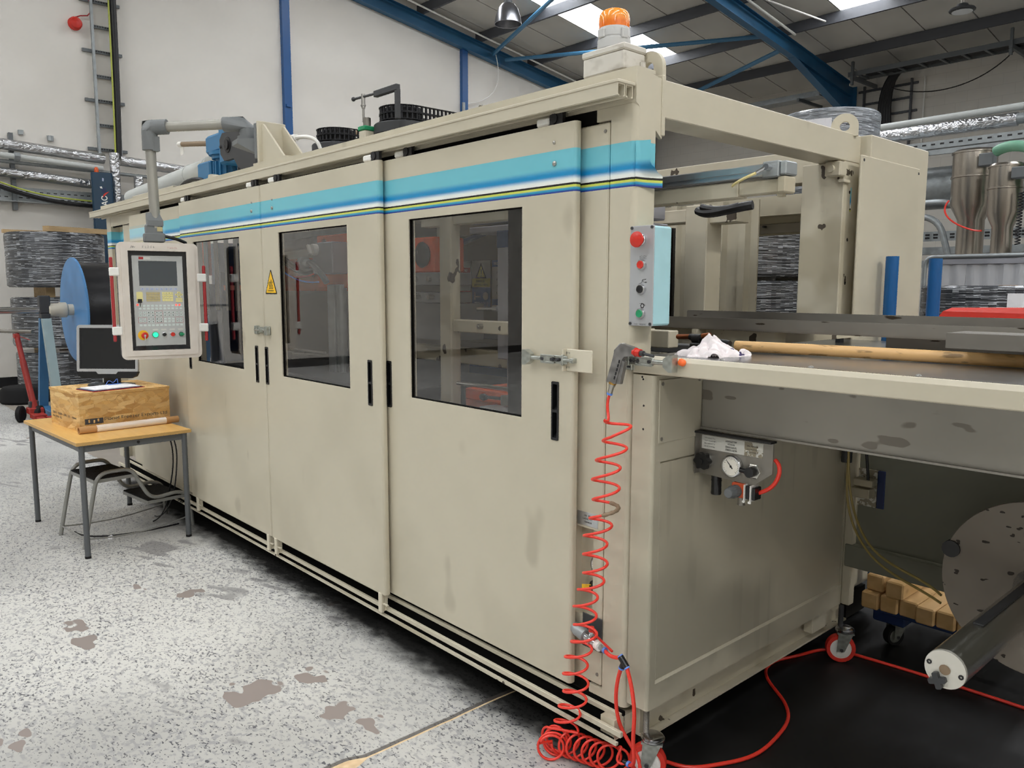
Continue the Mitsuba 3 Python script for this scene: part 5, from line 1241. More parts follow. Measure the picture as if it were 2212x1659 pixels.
put('blue_guard', box(-9.6, -9.36, 2.53, 2.56, .15, .93), 'm_bright_blue' if mat('m_bright_blue', '1d62c4', rough=0.4) else '', un, smooth=False)
pt = thing('pallet_truck', 'red hand pallet truck with its steel T handle standing upright at the left edge', 'pallet truck')
mat('m_truck', lambda p, n, uv: mix(L3('a8342a'), L3('8a2a26'), fbm(p.x * 6, p.y * 6, p.z * 6, 3)), rough=0.45)
H0, H1 = np.array([-10.92, 2.04, .20]), np.array([-11.16, 1.955, 1.06])
put('handle_shaft', cat(cyl(H0, H0 + (H1 - H0) * .62, .036, 16), cyl(H0 + (H1 - H0) * .6, H1, .030, 16), box(H1[0] - .06, H1[0] + .04, H1[1] - .03, H1[1] + .03, H1[2] - .05, H1[2] + .0, .006)), 'm_truck', pt)
put('grip', cyl((-11.31, 1.80, 1.095), (-11.03, 2.10, 1.085), .0235, 18), 'm_steel_dull', pt)
put('release_lever', tube([H1 + [0, 0, -.02], H1 + [.06, .07, -.05], H1 + [.10, .12, -.075]], .005, 6), 'm_truck', pt)
put('pump', cat(cyl((-10.90, 2.05, .08), (-10.92, 2.04, .26), .05, 16), box(-11.0, -10.82, 1.97, 2.13, .10, .18, .01)), 'm_truck', pt)
put('hub_block', box(-10.965, -10.875, 1.99, 2.09, .17, .26, .01), 'm_dark_iron', pt, smooth=False)
for s in (-1, 1):
    put('steer_wheel', lathe([(0, -.03), (.06, -.032), (.085, -.03), (.10, -.02), (.10, .02), (.085, .03), (.06, .032), (0, .03)], (-10.93 + .055 * s, 2.0 + .09 * s, .10), (.55, .83, 0), 24), 'm_rubber', pt)
put('forks', cat(box(-10.86, -10.62, 1.98, 2.12, .06, .12, .006), box(-10.62, -9.6, 2.0, 2.08, .075, .10, .008), box(-10.62, -9.6, 2.10, 2.18, .075, .10, .008)), 'm_truck', pt, smooth=False)
# ---------------------------------------------------------------- on top of the machine
mat('m_chain', '26272a', rough=0.4, metallic=0.5)
mat('m_dull_orange', lambda p, n, uv: mix(mix(L3('d0562c'), L3('b8481f'), fbm(p.x * 5, p.y * 5, p.z * 5, 3)), L3('40352f'), smoothstep(0.68, 0.78, fbm(p.x * 7, p.y * 7, p.z * 7, 3))), rough=0.45)
mat('m_platen', lambda p, n, uv: mix(L3('87898f'), L3('a3a3ab'), fbm(p.x * 5, p.y * 5, p.z * 5, 3)), rough=0.42, metallic=0.3)
mat('m_mid_grey', lambda p, n, uv: mix(L3('6f7173'), L3('868787'), fbm(p.x * 5, p.y * 5, p.z * 5, 3)), rough=0.45, metallic=0.2)
mat('m_int_blue', '27466b', rough=0.45)
put('roof_lid', cat(box(-7.12, -6.16, 2.15, 3.3, 2.292, 2.375, .004)), 'm_beige', mc, smooth=False)
put('added_roof_plate', box(-6.1, -4.75, 2.10, 3.9, 2.20, 2.215), 'm_beige_worn', mc, smooth=False)  # top plates added to keep the machine interior dark
put('added_roof_plate', box(-4.65, -3.05, 2.25, 3.9, 2.20, 2.215), 'm_beige_worn', mc, smooth=False)
put('roof_rib', cat([box(x, x + .06, 2.04, 3.9, 2.17, 2.27) for x in (-6.15, -4.72, -3.02)]), 'm_beige', mc, smooth=False)


def chain_drive(cx, cy, z0, r, run, label):
    k = thing('chain_drive', label, 'chain drive')
    put('drum', lathe([(0, 0), (r + .03, 0), (r + .036, .006), (r + .036, .052), (r + .03, .058), (0, .058)], (cx, cy, z0), n=40), 'm_dark_iron', k)
    put('pedestal', cat(cyl((cx, cy, 2.215), (cx, cy, z0), .05, 16), [cyl((cx + .1 * math.cos(a), cy + .1 * math.sin(a), 2.215), (cx + .1 * math.cos(a), cy + .1 * math.sin(a), z0), .014, 10) for a in (.4, 2, 3.6, 5.2)]), 'm_dark_iron', k)
    put('sprocket', cyl((cx, cy, z0 + .058), (cx, cy, z0 + .14), r - .022, 32), 'm_black', k)
    # double strand roller chain round the sprocket and away over the roof
    p = .0255
    pts = [np.array([cx + r, cy + run - i * p, 0]) for i in range(int(run / p))]
    nh = int(PI * r / p)
    pts += [np.array([cx + r * math.cos(-PI * i / nh), cy + r * math.sin(-PI * i / nh), 0]) for i in range(nh + 1)]
    pts += [np.array([cx - r, cy + (i + 1) * p, 0]) for i in range(int(run / p))]
    rollers, plates = [], []
    for i, q in enumerate(pts):
        rollers.append(cyl(q + [0, 0, z0 + .070], q + [0, 0, z0 + .140], .0065, 8))
        if i:
            d = q - pts[i - 1]; d = d / np.linalg.norm(d); nrm = np.array([-d[1], d[0], 0]); c = (q + pts[i - 1]) / 2
            for zz in (.070, .101, .106, .137):
                plates.append(place(box(-.016, .016, -.0095, .0095, 0, .0035), c + [0, 0, z0 + zz], R=np.stack([d, nrm, [0, 0, 1]], 1)))
    put('chain', cat(rollers, plates), 'm_chain', k, smooth=False, kind='stuff')
    put_each('clamp_block', [box(cx + .09 * math.cos(a) - .018, cx + .09 * math.cos(a) + .018, cy + .09 * math.sin(a) - .018, cy + .09 * math.sin(a) + .018, z0 + .058, z0 + .072, .003) for a in (-2.4, -.7)], 'm_grey_cast', k)
    return k


chain_drive(-4.20, 2.42, 2.385, .115, .55, 'black drum with a double roller chain, the lower one left of the T handle')
chain_drive(-3.53, 2.42, 2.400, .118, .95, 'black drum with a double roller chain running back, right of the T handle')
ta = thing('tensioner', 'square post with a green cap, threaded rod and dark T handle between the chain drums', 'tensioner')
put('post', box(-3.665, -3.605, 2.23, 2.29, 2.215, 2.425, .006), 'm_beige_light', ta, smooth=False)
put('cap', box(-3.668, -3.602, 2.227, 2.293, 2.425, 2.447, .004), 'm_green', ta, smooth=False)
put('sleeve', cyl((-3.632, 2.262, 2.447), (-3.632, 2.262, 2.49), .020, 16), 'm_steel_dull', ta)
put('rod', cat(cyl((-3.645, 2.25, 2.47), (-3.645, 2.25, 2.545), .006, 8), cyl((-3.645, 2.25, 2.54), (-3.645, 2.25, 2.61), .010, 10), cyl((-3.645, 2.25, 2.55), (-3.645, 2.25, 2.556), .014, 10)), 'm_steel', ta)
put('crossbar', cat(cyl((-3.74, 2.25, 2.600), (-3.53, 2.25, 2.592), .0065, 8), lathe([(0, 0), (.011, .004), (.011, .012), (0, .016)], (-3.748, 2.25, 2.6), (1, 0, 0), 10)), 'm_dark_iron', ta)
put('lever', cat(box(-3.53, -3.325, 2.237, 2.263, 2.573, 2.603, .003), box(-3.345, -3.322, 2.24, 2.262, 2.44, 2.58, .002)), 'm_dark_iron', ta, smooth=False)
put('slide_frame', cat(box(-3.95, -3.665, 2.30, 2.33, 2.36, 2.395), box(-3.95, -3.665, 2.30, 2.33, 2.31, 2.33), [box(x, x + .02, 2.295, 2.335, 2.30, 2.40) for x in (-3.95, -3.86, -3.76, -3.69)], box(-3.6, -3.42, 2.30, 2.34, 2.34, 2.38)), 'm_navy_steel', ta, smooth=False)
gm = thing('gear_motor', 'blue geared motor on a dark bracket on top of the machine below the swing arm', 'motor')
put('bracket_plate', cat(extr([(-5.62, 2.55), (-5.56, 2.50), (-5.40, 2.50), (-5.34, 2.44), (-5.34, 2.25), (-5.06, 2.25), (-5.06, 2.60), (-5.12, 2.68), (-5.58, 2.69), (-5.63, 2.65)], .03, (0, 2.33, 0), (1, 0, 0), (0, 0, 1))), 'm_dark_iron', gm, smooth=False)
put('shaft_hub', cat(cyl((-5.49, 2.295, 2.60), (-5.49, 2.33, 2.60), .052, 24), cyl((-5.49, 2.285, 2.60), (-5.49, 2.3, 2.60), .034, 20)), 'm_black', gm)
put_each('bolt', [cyl((x, 2.292, z), (x, 2.30, z), .011, 6) for x, z in ((-5.61, 2.60), (-5.38, 2.59), (-5.32, 2.42))], 'm_dark_iron', gm)
put('gearbox', cat(box(-6.05, -5.63, 2.36, 2.60, 2.60, 2.74, .02), box(-5.75, -5.62, 2.34, 2.62, 2.50, 2.78, .015)), 'm_blue_motor', gm, smooth=False)
put('motor_flange', cat(cyl((-5.88, 2.48, 2.585), (-5.88, 2.48, 2.61), .15, 28), cyl((-5.88, 2.48, 2.56), (-5.88, 2.48, 2.585), .13, 28)), 'm_blue_motor', gm)
put('motor_body', cat(cyl((-5.88, 2.48, 2.32), (-5.88, 2.48, 2.56), .105, 24), [place(box(.10, .125, -.006, .006, 2.35, 2.54), (-5.88, 2.48, 0), R=rotz(a)) for a in np.arange(0, 2 * PI, PI / 9)]), 'm_blue_motor', gm)
put('terminal_box', box(-6.22, -5.98, 2.36, 2.52, 2.40, 2.56, .012), 'm_blue_motor', gm, smooth=False)
put('motor_foot', cat(cyl((-6.02, 2.45, 2.215), (-6.02, 2.45, 2.42), .03, 12), cyl((-5.88, 2.48, 2.21), (-5.88, 2.48, 2.33), .05, 12)), 'm_black', gm)
put('stop_rod', cyl((-6.80, 2.45, 2.79), (-5.74, 2.42, 2.66), .020, 12), 'm_rust', gm)
put('rod_tape', cat(cyl((-6.82, 2.451, 2.793), (-6.74, 2.448, 2.783), .023, 12), box(-6.79, -6.72, 2.445, 2.449, 2.70, 2.775)), 'm_tape', gm)
put('stop_block', extr([(-5.66, 2.292), (-5.46, 2.292), (-5.46, 2.34), (-5.55, 2.40), (-5.60, 2.40)], .05, (0, 2.25, 0), (1, 0, 0), (0, 0, 1)), 'm_beige_light', gm, smooth=False)
put('motor_cable', tube(smooth_path([(-6.0, 2.4, 2.33), (-6.1, 2.36, 2.42), (-6.3, 2.33, 2.44), (-6.5, 2.32, 2.38), (-6.55, 2.32, 2.31)], 20), .016, 8), 'm_black', gm)
put_thing('cable_conduit', cat(tube(smooth_path([(-4.19, 2.14, 2.45), (-4.12, 2.16, 2.45), (-4.05, 2.2, 2.42), (-4.04, 2.22, 2.36), (-4.05, 2.23, 2.30)], 18), .011, 8), cyl((-4.22, 2.13, 2.45), (-4.17, 2.14, 2.45), .02, 12)), 'm_white_plastic', 'short white flexible conduit curving down beside the swing arm bracket', 'conduit')
put_thing('long_bar', cyl((-4.9, 2.9, 2.66), (-3.9, 2.75, 2.58), .018, 10), 'm_rust', 'brown steel bar lying across the roof behind the swing arm bracket', 'bar')
put_thing('rear_duct', cat(cyl((-9.6, 2.9, 2.62), (-6.55, 2.62, 2.60), .085, 24), [cyl((x, 2.9 - .28 * (x + 9.6) / 3.05, 2.62 - .02 * (x + 9.6) / 3.05), (x + .02, 2.9 - .28 * (x + 9.6) / 3.05, 2.62 - .02 * (x + 9.6) / 3.05), .092, 24) for x in (-7.2, -6.62)], box(-9.62, -9.5, 2.8, 3.0, 0, 2.56, .01)), 'm_pale_grey', 'pale grey round duct lying along the top at the far end of the machine', 'duct')
put_thing('roof_box', box(-6.13, -5.98, 2.16, 2.3, 2.24, 2.36, .006), 'm_black', 'small black junction box on the far end of the machine roof', 'box', smooth=False)
put_thing('eye_bolt', cat(cyl((-2.46, 2.05, 2.285), (-2.46, 2.05, 2.31), .008, 8), tube([(-2.46 + .012 * math.cos(a), 2.05, 2.318 + .012 * math.sin(a)) for a in np.linspace(0, 2 * PI, 14)], .004, 6)), 'm_steel_dull', 'small eye bolt on the machine roof edge', 'bolt')
# amber beacon on its box
bk = thing('beacon', 'amber flashing beacon with a grey base on a dirty pale box at the machine corner', 'beacon')
BC = Loc((-1.715, 2.005, 2.292))
mat('m_dirty_box', lambda p, n, uv: mix(L3('c3bfb6'), L3('8f887b'), smoothstep(0.45, 0.75, fbm(p.x * 18, p.y * 18, p.z * 24, 3))), rough=0.55)
mat('m_beacon_grey', 'b5b5b3', rough=0.45)
mat('m_amber', lambda p, n, uv: mix(L3('e0701a'), L3('ef9130'), smoothstep(2.455, 2.475, p.z)), rough=0.08, spec=0.8, coat=1.0)
put('junction_box', cat(box(-1.84, -1.665, 1.965, 2.07, 2.298, 2.358, .005)), 'm_dirty_box', bk, smooth=False)
put('box_lid', box(-1.843, -1.662, 1.962, 2.073, 2.358, 2.378, .004), 'm_dirty_box', bk, smooth=False)
put('base', place(lathe([(0, 0), (.052, 0), (.054, .004), (.053, .03), (.050, .032), (.050, .035), (.0515, .037), (.051, .058), (.049, .066), (0, .066)], n=36), (-1.752, 2.017, 2.378)), 'm_beacon_grey', bk)
put('base_clip', cat(box(-1.772, -1.745, 1.960, 1.968, 2.410, 2.436, .002), box(-1.705, -1.696, 1.995, 2.02, 2.405, 2.436, .002)), 'm_beacon_grey', bk, smooth=False)
put('lens', place(lathe([(0, 0), (.0485, 0), (.049, .03), (.0465, .044), (.040, .053), (.028, .058), (0, .059)], n=36), (-1.752, 2.017, 2.444)), 'm_amber', bk)
put('mount', cat(box(-1.82, -1.69, 2.0, 2.06, 2.285, 2.30), cyl((-1.66, 2.05, 2.30), (-1.66, 2.05, 2.33), .01, 8)), 'm_dirty_box', bk, smooth=False)

# ---------------------------------------------------------------- inside the machine, seen through the windows
put('frame_post', box(-3.035, -2.945, 2.27, 2.33, .22, 2.17, .006), 'm_beige_worn', mc, smooth=False)
put('frame_rail', box(-2.945, -1.80, 2.28, 2.33, 1.418, 1.475, .004), 'm_beige_worn', mc, smooth=False)
put('rail_bolt', cat(cyl((-2.735, 2.26, 1.45), (-2.735, 2.28, 1.45), .014, 6), cyl((-2.735, 2.255, 1.45), (-2.735, 2.28, 1.45), .006, 8)), 'm_steel', mc)
put('upper_rail', box(-3.9, -2.99, 2.9, 2.96, 1.92, 2.02, .004), 'm_beige_worn', mc, smooth=False)
put('platen_block', box(-2.97, -2.2, 2.42, 2.9, 1.92, 2.0, .006), 'm_platen', mc, smooth=False)
put('platen_block', box(-2.97, -2.2, 2.40, 2.92, 1.875, 1.905, .004), 'm_platen', mc, smooth=False)
put('platen_bolt', cyl((-2.60, 2.38, 1.905), (-2.60, 2.40, 1.905), .018, 14), 'm_chrome', mc)
put('orange_header', box(-3.0, -2.55, 2.45, 2.85, 2.01, 2.12, .006), 'm_dull_orange', mc, smooth=False)
put('steel_plate', box(-2.72, -2.2, 2.36, 2.385, 1.30, 1.845, .004), 'm_platen', mc, smooth=False)
put('plate_cap', box(-2.72, -2.2, 2.355, 2.39, 1.80, 1.875, .003), 'm_int_blue', mc, smooth=False)
put('steel_plate', box(-2.70, -2.2, 2.40, 2.43, .6, 1.30, .004), 'm_platen', mc, smooth=False)
put('tie_bolt', cat(cyl((-2.86, 2.36, 1.525), (-2.73, 2.36, 1.53), .007, 10), cyl((-2.745, 2.36, 1.53), (-2.715, 2.36, 1.53), .014, 10)), 'm_chrome', mc)
put('orange_block', box(-3.62, -3.28, 2.42, 2.62, 1.70, 1.88, .008), 'm_dull_orange', mc, smooth=False)
put('bushing', lathe([(0, 0), (.062, 0), (.066, .008), (.045, .012), (0, .008)], (-3.37, 2.42, 1.79), (0, -1, 0), 28), 'm_black', mc)
put('grey_block', cat(box(-3.64, -3.22, 2.41, 2.62, 1.635, 1.70, .004), box(-3.64, -3.22, 2.43, 2.62, 1.545, 1.60, .004), box(-3.64, -3.22, 2.5, 2.7, 1.35, 1.54)), 'm_mid_grey', mc, smooth=False)
put_each('block_bolt', [cyl((x, 2.395, z), (x, 2.43, z), .013, 12) for x in (-3.42, -3.30) for z in (1.665, 1.575)], 'm_steel', mc)
put('cross_beam_inner', box(-4.0, -1.9, 2.62, 2.70, 1.22, 1.30, .004), 'm_beige_worn', mc, smooth=False)
put('cross_beam_inner', box(-4.0, -1.9, 2.78, 2.84, 1.345, 1.385, .004), 'm_mid_grey', mc, smooth=False)
put('lower_table', cat(box(-3.7, -1.9, 2.7, 3.3, 1.02, 1.08, .01), box(-3.6, -2.0, 2.9, 3.2, 1.08, 1.18, .01)), 'm_int_blue', mc, smooth=False)
put('clamp_frame', cat(box(-2.83, -2.2, 2.26, 2.30, 1.115, 1.165, .004), box(-2.83, -2.79, 2.26, 2.6, 1.115, 1.165, .004), box(-2.9, -2.2, 2.32, 2.5, 1.06, 1.10)), 'm_dull_orange', mc, smooth=False)
put('clamp_rod', cyl((-2.86, 2.24, 1.185), (-2.2, 2.24, 1.195), .009, 10), 'm_chrome', mc)
put('clamp_lever', cat(cyl((-2.60, 2.20, 1.150), (-2.5, 2.21, 1.152), .007, 8), lathe([(0, 0), (.013, .005), (.016, .02), (.012, .036), (0, .042)], (-2.64, 2.195, 1.149), (1, 0, 0), 14)), 'm_black', mc)
put('clamp_boss', cyl((-2.50, 2.22, 1.125), (-2.50, 2.22, 1.165), .024, 20), 'm_steel', mc)
put('grey_ledge', box(-2.6, -2.1, 2.15, 2.25, 1.06, 1.115, .004), 'm_mid_grey', mc, smooth=False)
put('diagonal_brace', hull([(x + dx, y, z) for x, z in ((-4.0, 1.75), (-3.0, 1.98)) for dx in (0, .08) for y in (2.72, 2.76)]), 'm_navy_steel', mc, smooth=False)
put('diagonal_brace', hull([(x + dx, y, z) for x, z in ((-5.4, .95), (-4.2, 1.45)) for dx in (0, .12) for y in (2.9, 2.96)]), 'm_navy_steel', mc, smooth=False)
put('heater_beam', cat(box(-6.4, -4.6, 2.75, 2.80, 1.80, 1.83), box(-6.4, -4.6, 2.75, 2.80, 1.64, 1.67), box(-6.4, -4.6, 2.80, 2.82, 1.66, 1.81), [box(x, x + .03, 2.75, 2.81, 1.66, 1.81) for x in (-5.9, -5.55, -5.2)], box(-6.4, -4.6, 2.6, 2.9, 1.60, 1.64)), 'm_dull_orange', mc, smooth=False)
put('orange_head', box(-4.38, -3.92, 2.36, 2.48, 1.62, 1.93, .006), 'm_dull_orange', mc, smooth=False)
ib = put('switch_box', box(-4.25, -4.02, 2.26, 2.36, 1.70, 1.88, .006), 'm_platen', mc, smooth=False)
put('rotary_knob', cat(cyl((-4.20, 2.23, 1.84), (-4.20, 2.26, 1.84), .032, 20), place(box(-.008, .008, -.03, .03, -.0, .02, .003), (-4.20, 2.225, 1.84), R=FRONT @ rotz(.5))), 'm_white_plastic', ib)
put('cable_gland', cat(cyl((-4.30, 2.24, 1.765), (-4.22, 2.24, 1.762), .022, 16), cyl((-4.34, 2.24, 1.766), (-4.30, 2.24, 1.765), .036, 20)), 'm_galv', ib)
put('cable_loom', tube(smooth_path([(-4.24, 2.23, 1.76), (-4.15, 2.2, 1.755), (-4.06, 2.2, 1.71), (-4.0, 2.21, 1.65)], 20), .017, 10), 'm_grey_cast', ib)
put('column', cat(box(-4.20, -4.12, 2.32, 2.38, .3, 1.64, .006), cyl((-4.10, 2.36, .3), (-4.10, 2.36, 1.64), .03, 20), cyl((-4.04, 2.40, .3), (-4.04, 2.40, 1.64), .018, 16)), 'm_galv', mc)
put('dark_hose', tube(smooth_path([(-4.9, 2.4, 1.80), (-4.72, 2.38, 1.75), (-4.5, 2.36, 1.72), (-4.3, 2.35, 1.745)], 20), .024, 10), 'm_black', mc)
put('air_hose', tube(smooth_path([(-4.75, 2.3, 1.735), (-4.55, 2.29, 1.68), (-4.35, 2.28, 1.655), (-4.22, 2.28, 1.655)], 16), .0045, 8), 'm_blue_cap', mc)
put('air_hose', tube(smooth_path([(-4.6, 2.32, 1.69), (-4.45, 2.32, 1.69), (-4.3, 2.32, 1.715)], 12), .0045, 8), 'm_hose_red', mc)
put('roller_bar', cat(cyl((-5.6, 2.7, 1.92), (-4.3, 2.7, 1.95), .04, 16), box(-5.6, -4.4, 2.74, 2.80, 1.94, 2.02)), 'm_galv', mc)
put('guide_bar', cat(cyl((-4.72, 2.35, 1.19), (-4.2, 2.35, 1.215), .020, 14), box(-4.78, -4.68, 2.33, 2.38, 1.165, 1.215, .004), cyl((-4.64, 2.3, 1.235), (-4.2, 2.3, 1.238), .009, 10)), 'm_steel', mc)
put('dark_table', box(-5.2, -3.2, 2.10, 3.6, .95, 1.13, .01), 'm_dark_iron', mc, smooth=False)
put('blue_slide', cat(box(-6.9, -6.75, 2.7, 2.9, .4, 2.0, .006), box(-6.55, -6.45, 2.6, 2.75, .4, 1.75, .006), box(-7.0, -6.0, 2.9, 3.0, 1.70, 1.85, .006), cyl((-6.65, 2.62, .5), (-6.65, 2.62, 1.65), .05, 16)), 'm_navy_steel', mc)
put('red_frame', box(-6.62, -6.50, 2.5, 2.55, 1.72, 2.1, .004), 'm_dull_orange', mc, smooth=False)
put('strip_curtain', cat([box(x, x + .075, 2.42, 2.424, 1.45, 2.12) for x in (-6.55, -6.32, -6.12, -5.92, -5.75)]), 'm_mid_grey', mc, smooth=False)
# rear enclosure, added solid to keep the interior dark, and its safety posters
mat('m_rear', lambda p, n, uv: mix(L3('8b877b'), L3('78756b'), fbm(p.x * 2, p.z * 2, 1.0, 3)), rough=0.5)
put('rear_enclosure', cat(box(-7.1, -2.66, 3.93, 3.95, .22, 1.20), box(-7.1, -2.66, 3.93, 3.95, 1.95, 2.2), box(-7.1, -6.2, 3.93, 3.95, 1.2, 1.95), box(-5.5, -5.10, 3.93, 3.95, 1.2, 1.95), box(-4.15, -3.75, 3.93, 3.95, 1.2, 1.95), box(-2.95, -2.66, 3.93, 3.95, 1.2, 1.95), box(-2.98, -2.94, 3.2, 3.95, .22, 2.1), box(-7.1, -7.08, 3.0, 3.95, .2, 2.2)), 'm_rear', mc, smooth=False)
for x0, x1 in ((-6.2, -5.5), (-5.10, -4.15), (-3.75, -2.95)):
    put('rear_window_fill', box(x0, x1, 3.94, 3.95, 1.2, 1.95), 'm_rear', mc, smooth=False)  # opaque sheets added over the rear window openings to keep the inside dark
mat('m_sign_red', 'b0302c', rough=0.5); mat('m_sign_blue', '2a5f9e', rough=0.5); mat('m_sign_yellow', 'd8d05a', rough=0.5)
SY = 3.925
for i, (x0, x1, z0, z1, m, lab) in enumerate(((-5.08, -4.84, 1.46, 1.83, 'm_sign_red', 'red and white prohibition poster seen through the right-hand door window'), (-4.82, -4.60, 1.46, 1.83, 'm_sign_blue', 'poster with a yellow warning triangle over a blue panel seen through the right-hand door window'), (-4.58, -4.36, 1.46, 1.83, 'm_sign_blue', 'white poster with a blue heading seen through the right-hand door window'))):
    s = thing('safety_poster', lab, 'poster')
    put('sheet', box(x0, x1, SY - .002, SY, z0, z1), 'm_label', s, smooth=False)
    w = x1 - x0
    if i == 0:
        put('red_field', cat(box(x0, x1, SY - .003, SY - .002, z0, z0 + .14), box(x0, x1, SY - .003, SY - .002, z0 + .20, z1 - .05)), m, s, smooth=False)
        put('lettering', cat([text_on(t, .020, (x0 + .02, SY - .0033, z), depth=.0005, width=.18) for t, z in (('NO SMOKING', z0 + .29), ('IN THIS AREA', z0 + .25), ('KEEP OUT', z0 + .09), ('NO ENTRY', z0 + .04))]), 'm_white_plastic', s, smooth=False)
    elif i == 1:
        put('yellow_field', box(x0, x1, SY - .003, SY - .002, z0 + .17, z0 + .235), 'm_sign_yellow', s, smooth=False)
        put('blue_field', box(x0, x1, SY - .003, SY - .002, z0, z0 + .165), m, s, smooth=False)
        put('triangle', extr(Polygon([(-.065, 0), (.065, 0), (0, .12)]), .0006, ((x0 + x1) / 2, SY - .0024, z0 + .235), (1, 0, 0), (0, 0, 1)), 'm_black', s, smooth=False)
        put('triangle_field', extr(Polygon([(-.065, 0), (.065, 0), (0, .12)]).buffer(-.010), .0006, ((x0 + x1) / 2, SY - .0031, z0 + .235), (1, 0, 0), (0, 0, 1)), 'm_sign_yellow', s, smooth=False)
        put('exclamation', cat(text_on('!', .05, ((x0 + x1) / 2 - .007, SY - .0038, z0 + .255), depth=.0005, bold=True), text_on('DANGER', .018, (x0 + .05, SY - .0036, z0 + .205), depth=.0005), text_on('MOVING PARTS', .014, (x0 + .03, SY - .0036, z0 + .18), depth=.0005, width=.16)), 'm_black', s, smooth=False)
        put('lettering', cat([text_on(t, .02, (x0 + .03, SY - .0036, z), depth=.0005, width=.16) for t, z in (('WEAR GLOVES', z0 + .035), ('AND GOGGLES', z0 + .01))] + [box(x0 + .03, x0 + .10, SY - .0036, SY - .003, z0 + .09, z0 + .10), box(x0 + .03, x0 + .04, SY - .0036, SY - .003, z0 + .07, z0 + .13), extr(Point(0, 0).buffer(.03), .0005, (x0 + .165, SY - .0036, z0 + .10), (1, 0, 0), (0, 0, 1))]), 'm_white_plastic', s, smooth=False)
    else:
        put('blue_field', cat(box(x0, x1, SY - .003, SY - .002, z1 - .05, z1), box(x0, x1, SY - .003, SY - .002, z0, z0 + .08)), m, s, smooth=False)
        put('lettering', cat([text_on(t, .013, (x0 + .05, SY - .0036, z), depth=.0005, width=.13) for t, z in (('CHECK GUARDS', z0 + .27), ('BEFORE START', z0 + .22), ('CAUTION', z0 + .17), ('LOCK OFF', z0 + .12))]), 'm_black', s, smooth=False)
        put('heading', text_on('MACHINE SAFETY', .018, (x0 + .02, SY - .0036, z1 - .034), depth=.0005, width=.18), 'm_white_plastic', s, smooth=False)
put_thing('grey_plate', box(-2.93, -2.78, 2.14, 2.16, 1.30, 1.31), 'm_galv', 'x', 'plate', smooth=False) if False else None
# ---------------------------------------------------------------- wrapped reels, pipes and plant behind
def wrap(p, n, uv):
    a = dr.atan2(n.y, n.x)
    st = fbm(a * 2.2, p.z * 55, 3.0, 3)
    c = mix(L3('25272b'), L3('43464c'), fbm(a * 5, p.z * 3, 1.0, 2))
    c = mix(c, L3('8d9299'), smoothstep(0.58, 0.72, st) * 0.55)
    return mix(c, L3('b9bdc2'), smoothstep(0.66, 0.78, fbm(a * 9, p.z * 90, 7.0, 2)) * 0.6)


def wrap_bump(p, n, uv):
    a = dr.atan2(n.y, n.x)
    return fbm(a * 3.0, p.z * 60, 2.0, 3) + .4 * fbm(a * 14, p.z * 8, 5.0, 2)


mat('m_wrap', wrap, rough=0.16, spec=0.9, coat=1.0, bump=wrap_bump, bscale=0.02)
mat('m_wrap_clear', lambda p, n, uv: mix(wrap(p, n, uv), L3('aab0b6'), 0.45), rough=0.14, spec=0.9, coat=1.0, bump=wrap_bump, bscale=0.02)


def foil_bump(p, n, uv):
    return fbm(p.x * 22, p.y * 22, p.z * 22, 3)


mat('m_foil', 'cfd0d2', rough=0.2, metallic=0.95, bump=foil_bump, bscale=0.03)
mat('m_plank', lambda p, n, uv: mix(L3('c3a982'), L3('a2865f'), fbm(p.x * 20, p.y * 6, p.z * 20, 3)), rough=0.7)


def reel(x, y, z0, z1, r, lab, m='m_wrap', top=True, tags=()):
    k = thing('wrapped_reel', lab, 'reel')
    h = z1 - z0
    rng_ = np.random.default_rng(int(abs(x * 100 + z0 * 1000)))
    prof = [(0, 0), (r - .03, 0), (r, .03)] + [(r + .004 * rng_.uniform(-1, 1), zz) for zz in np.linspace(.06, h - .05, 8)] + [(r - .004, h - .02), (r - .03, h), (0, h)]
    put('film', lathe(prof, (x, y, z0), n=72), m, k)
    put('core', cyl((x, y, z1 - .001), (x, y, z1 + .006), .09, 20), 'm_card', k)
    return k


def reel_tag(k, x, y, r, az, z0, z1, w, m, name='paper_label'):
    pts = []
    for a in np.linspace(-w / 2 / r, w / 2 / r, 6):
        pts.append((x + (r + .008) * math.cos(az + a), y + (r + .008) * math.sin(az + a)))
    inner = [(x + (r + .004) * math.cos(az + a), y + (r + .004) * math.sin(az + a)) for a in np.linspace(w / 2 / r, -w / 2 / r, 6)]
    put(name, extr(Polygon(pts + inner), z1 - z0, (0, 0, z0)), m, k, smooth=False)


RB = (-4.62, 9.15, .555)
az = math.atan2(-9.15, 4.62)
labs = ['wrapped black reel at the foot of the tall stack behind the machine', 'wrapped black reel with a white label, second in the tall stack behind the rear window', 'wrapped black reel with a red tape, third in the tall stack behind the rear window', 'clear wrapped reel topping the tall stack above the machine beam']
for i, (z0, z1) in enumerate(((.14, .86), (.90, 1.735), (1.79, 2.66), (2.70, 3.62))):
    k = reel(*RB[:2], z0, z1, RB[2], labs[i], 'm_wrap_clear' if i == 3 else 'm_wrap')
    if i == 1: reel_tag(k, *RB, az + .38, 1.28, 1.64, .18, 'm_paper')
    if i == 2:
        reel_tag(k, *RB, az + .5, 2.20, 2.245, .55, 'm_red', 'red_tape'); reel_tag(k, *RB, az + .72, 2.25, 2.36, .3, 'm_paper')
    if i == 3: reel_tag(k, *RB, az + -.22, 3.28, 3.50, .3, 'm_paper')
put_thing('pallet', cat([box(RB[0] - .55 + .2 * i, RB[0] - .43 + .2 * i, 8.6, 9.7, .11, .135) for i in range(6)], [box(RB[0] - .55, RB[0] + .55, y, y + .1, 0, .11) for y in (8.62, 9.1, 9.58)]), 'm_plank', 'wooden pallet under the tall stack of wrapped reels', 'pallet', smooth=False)
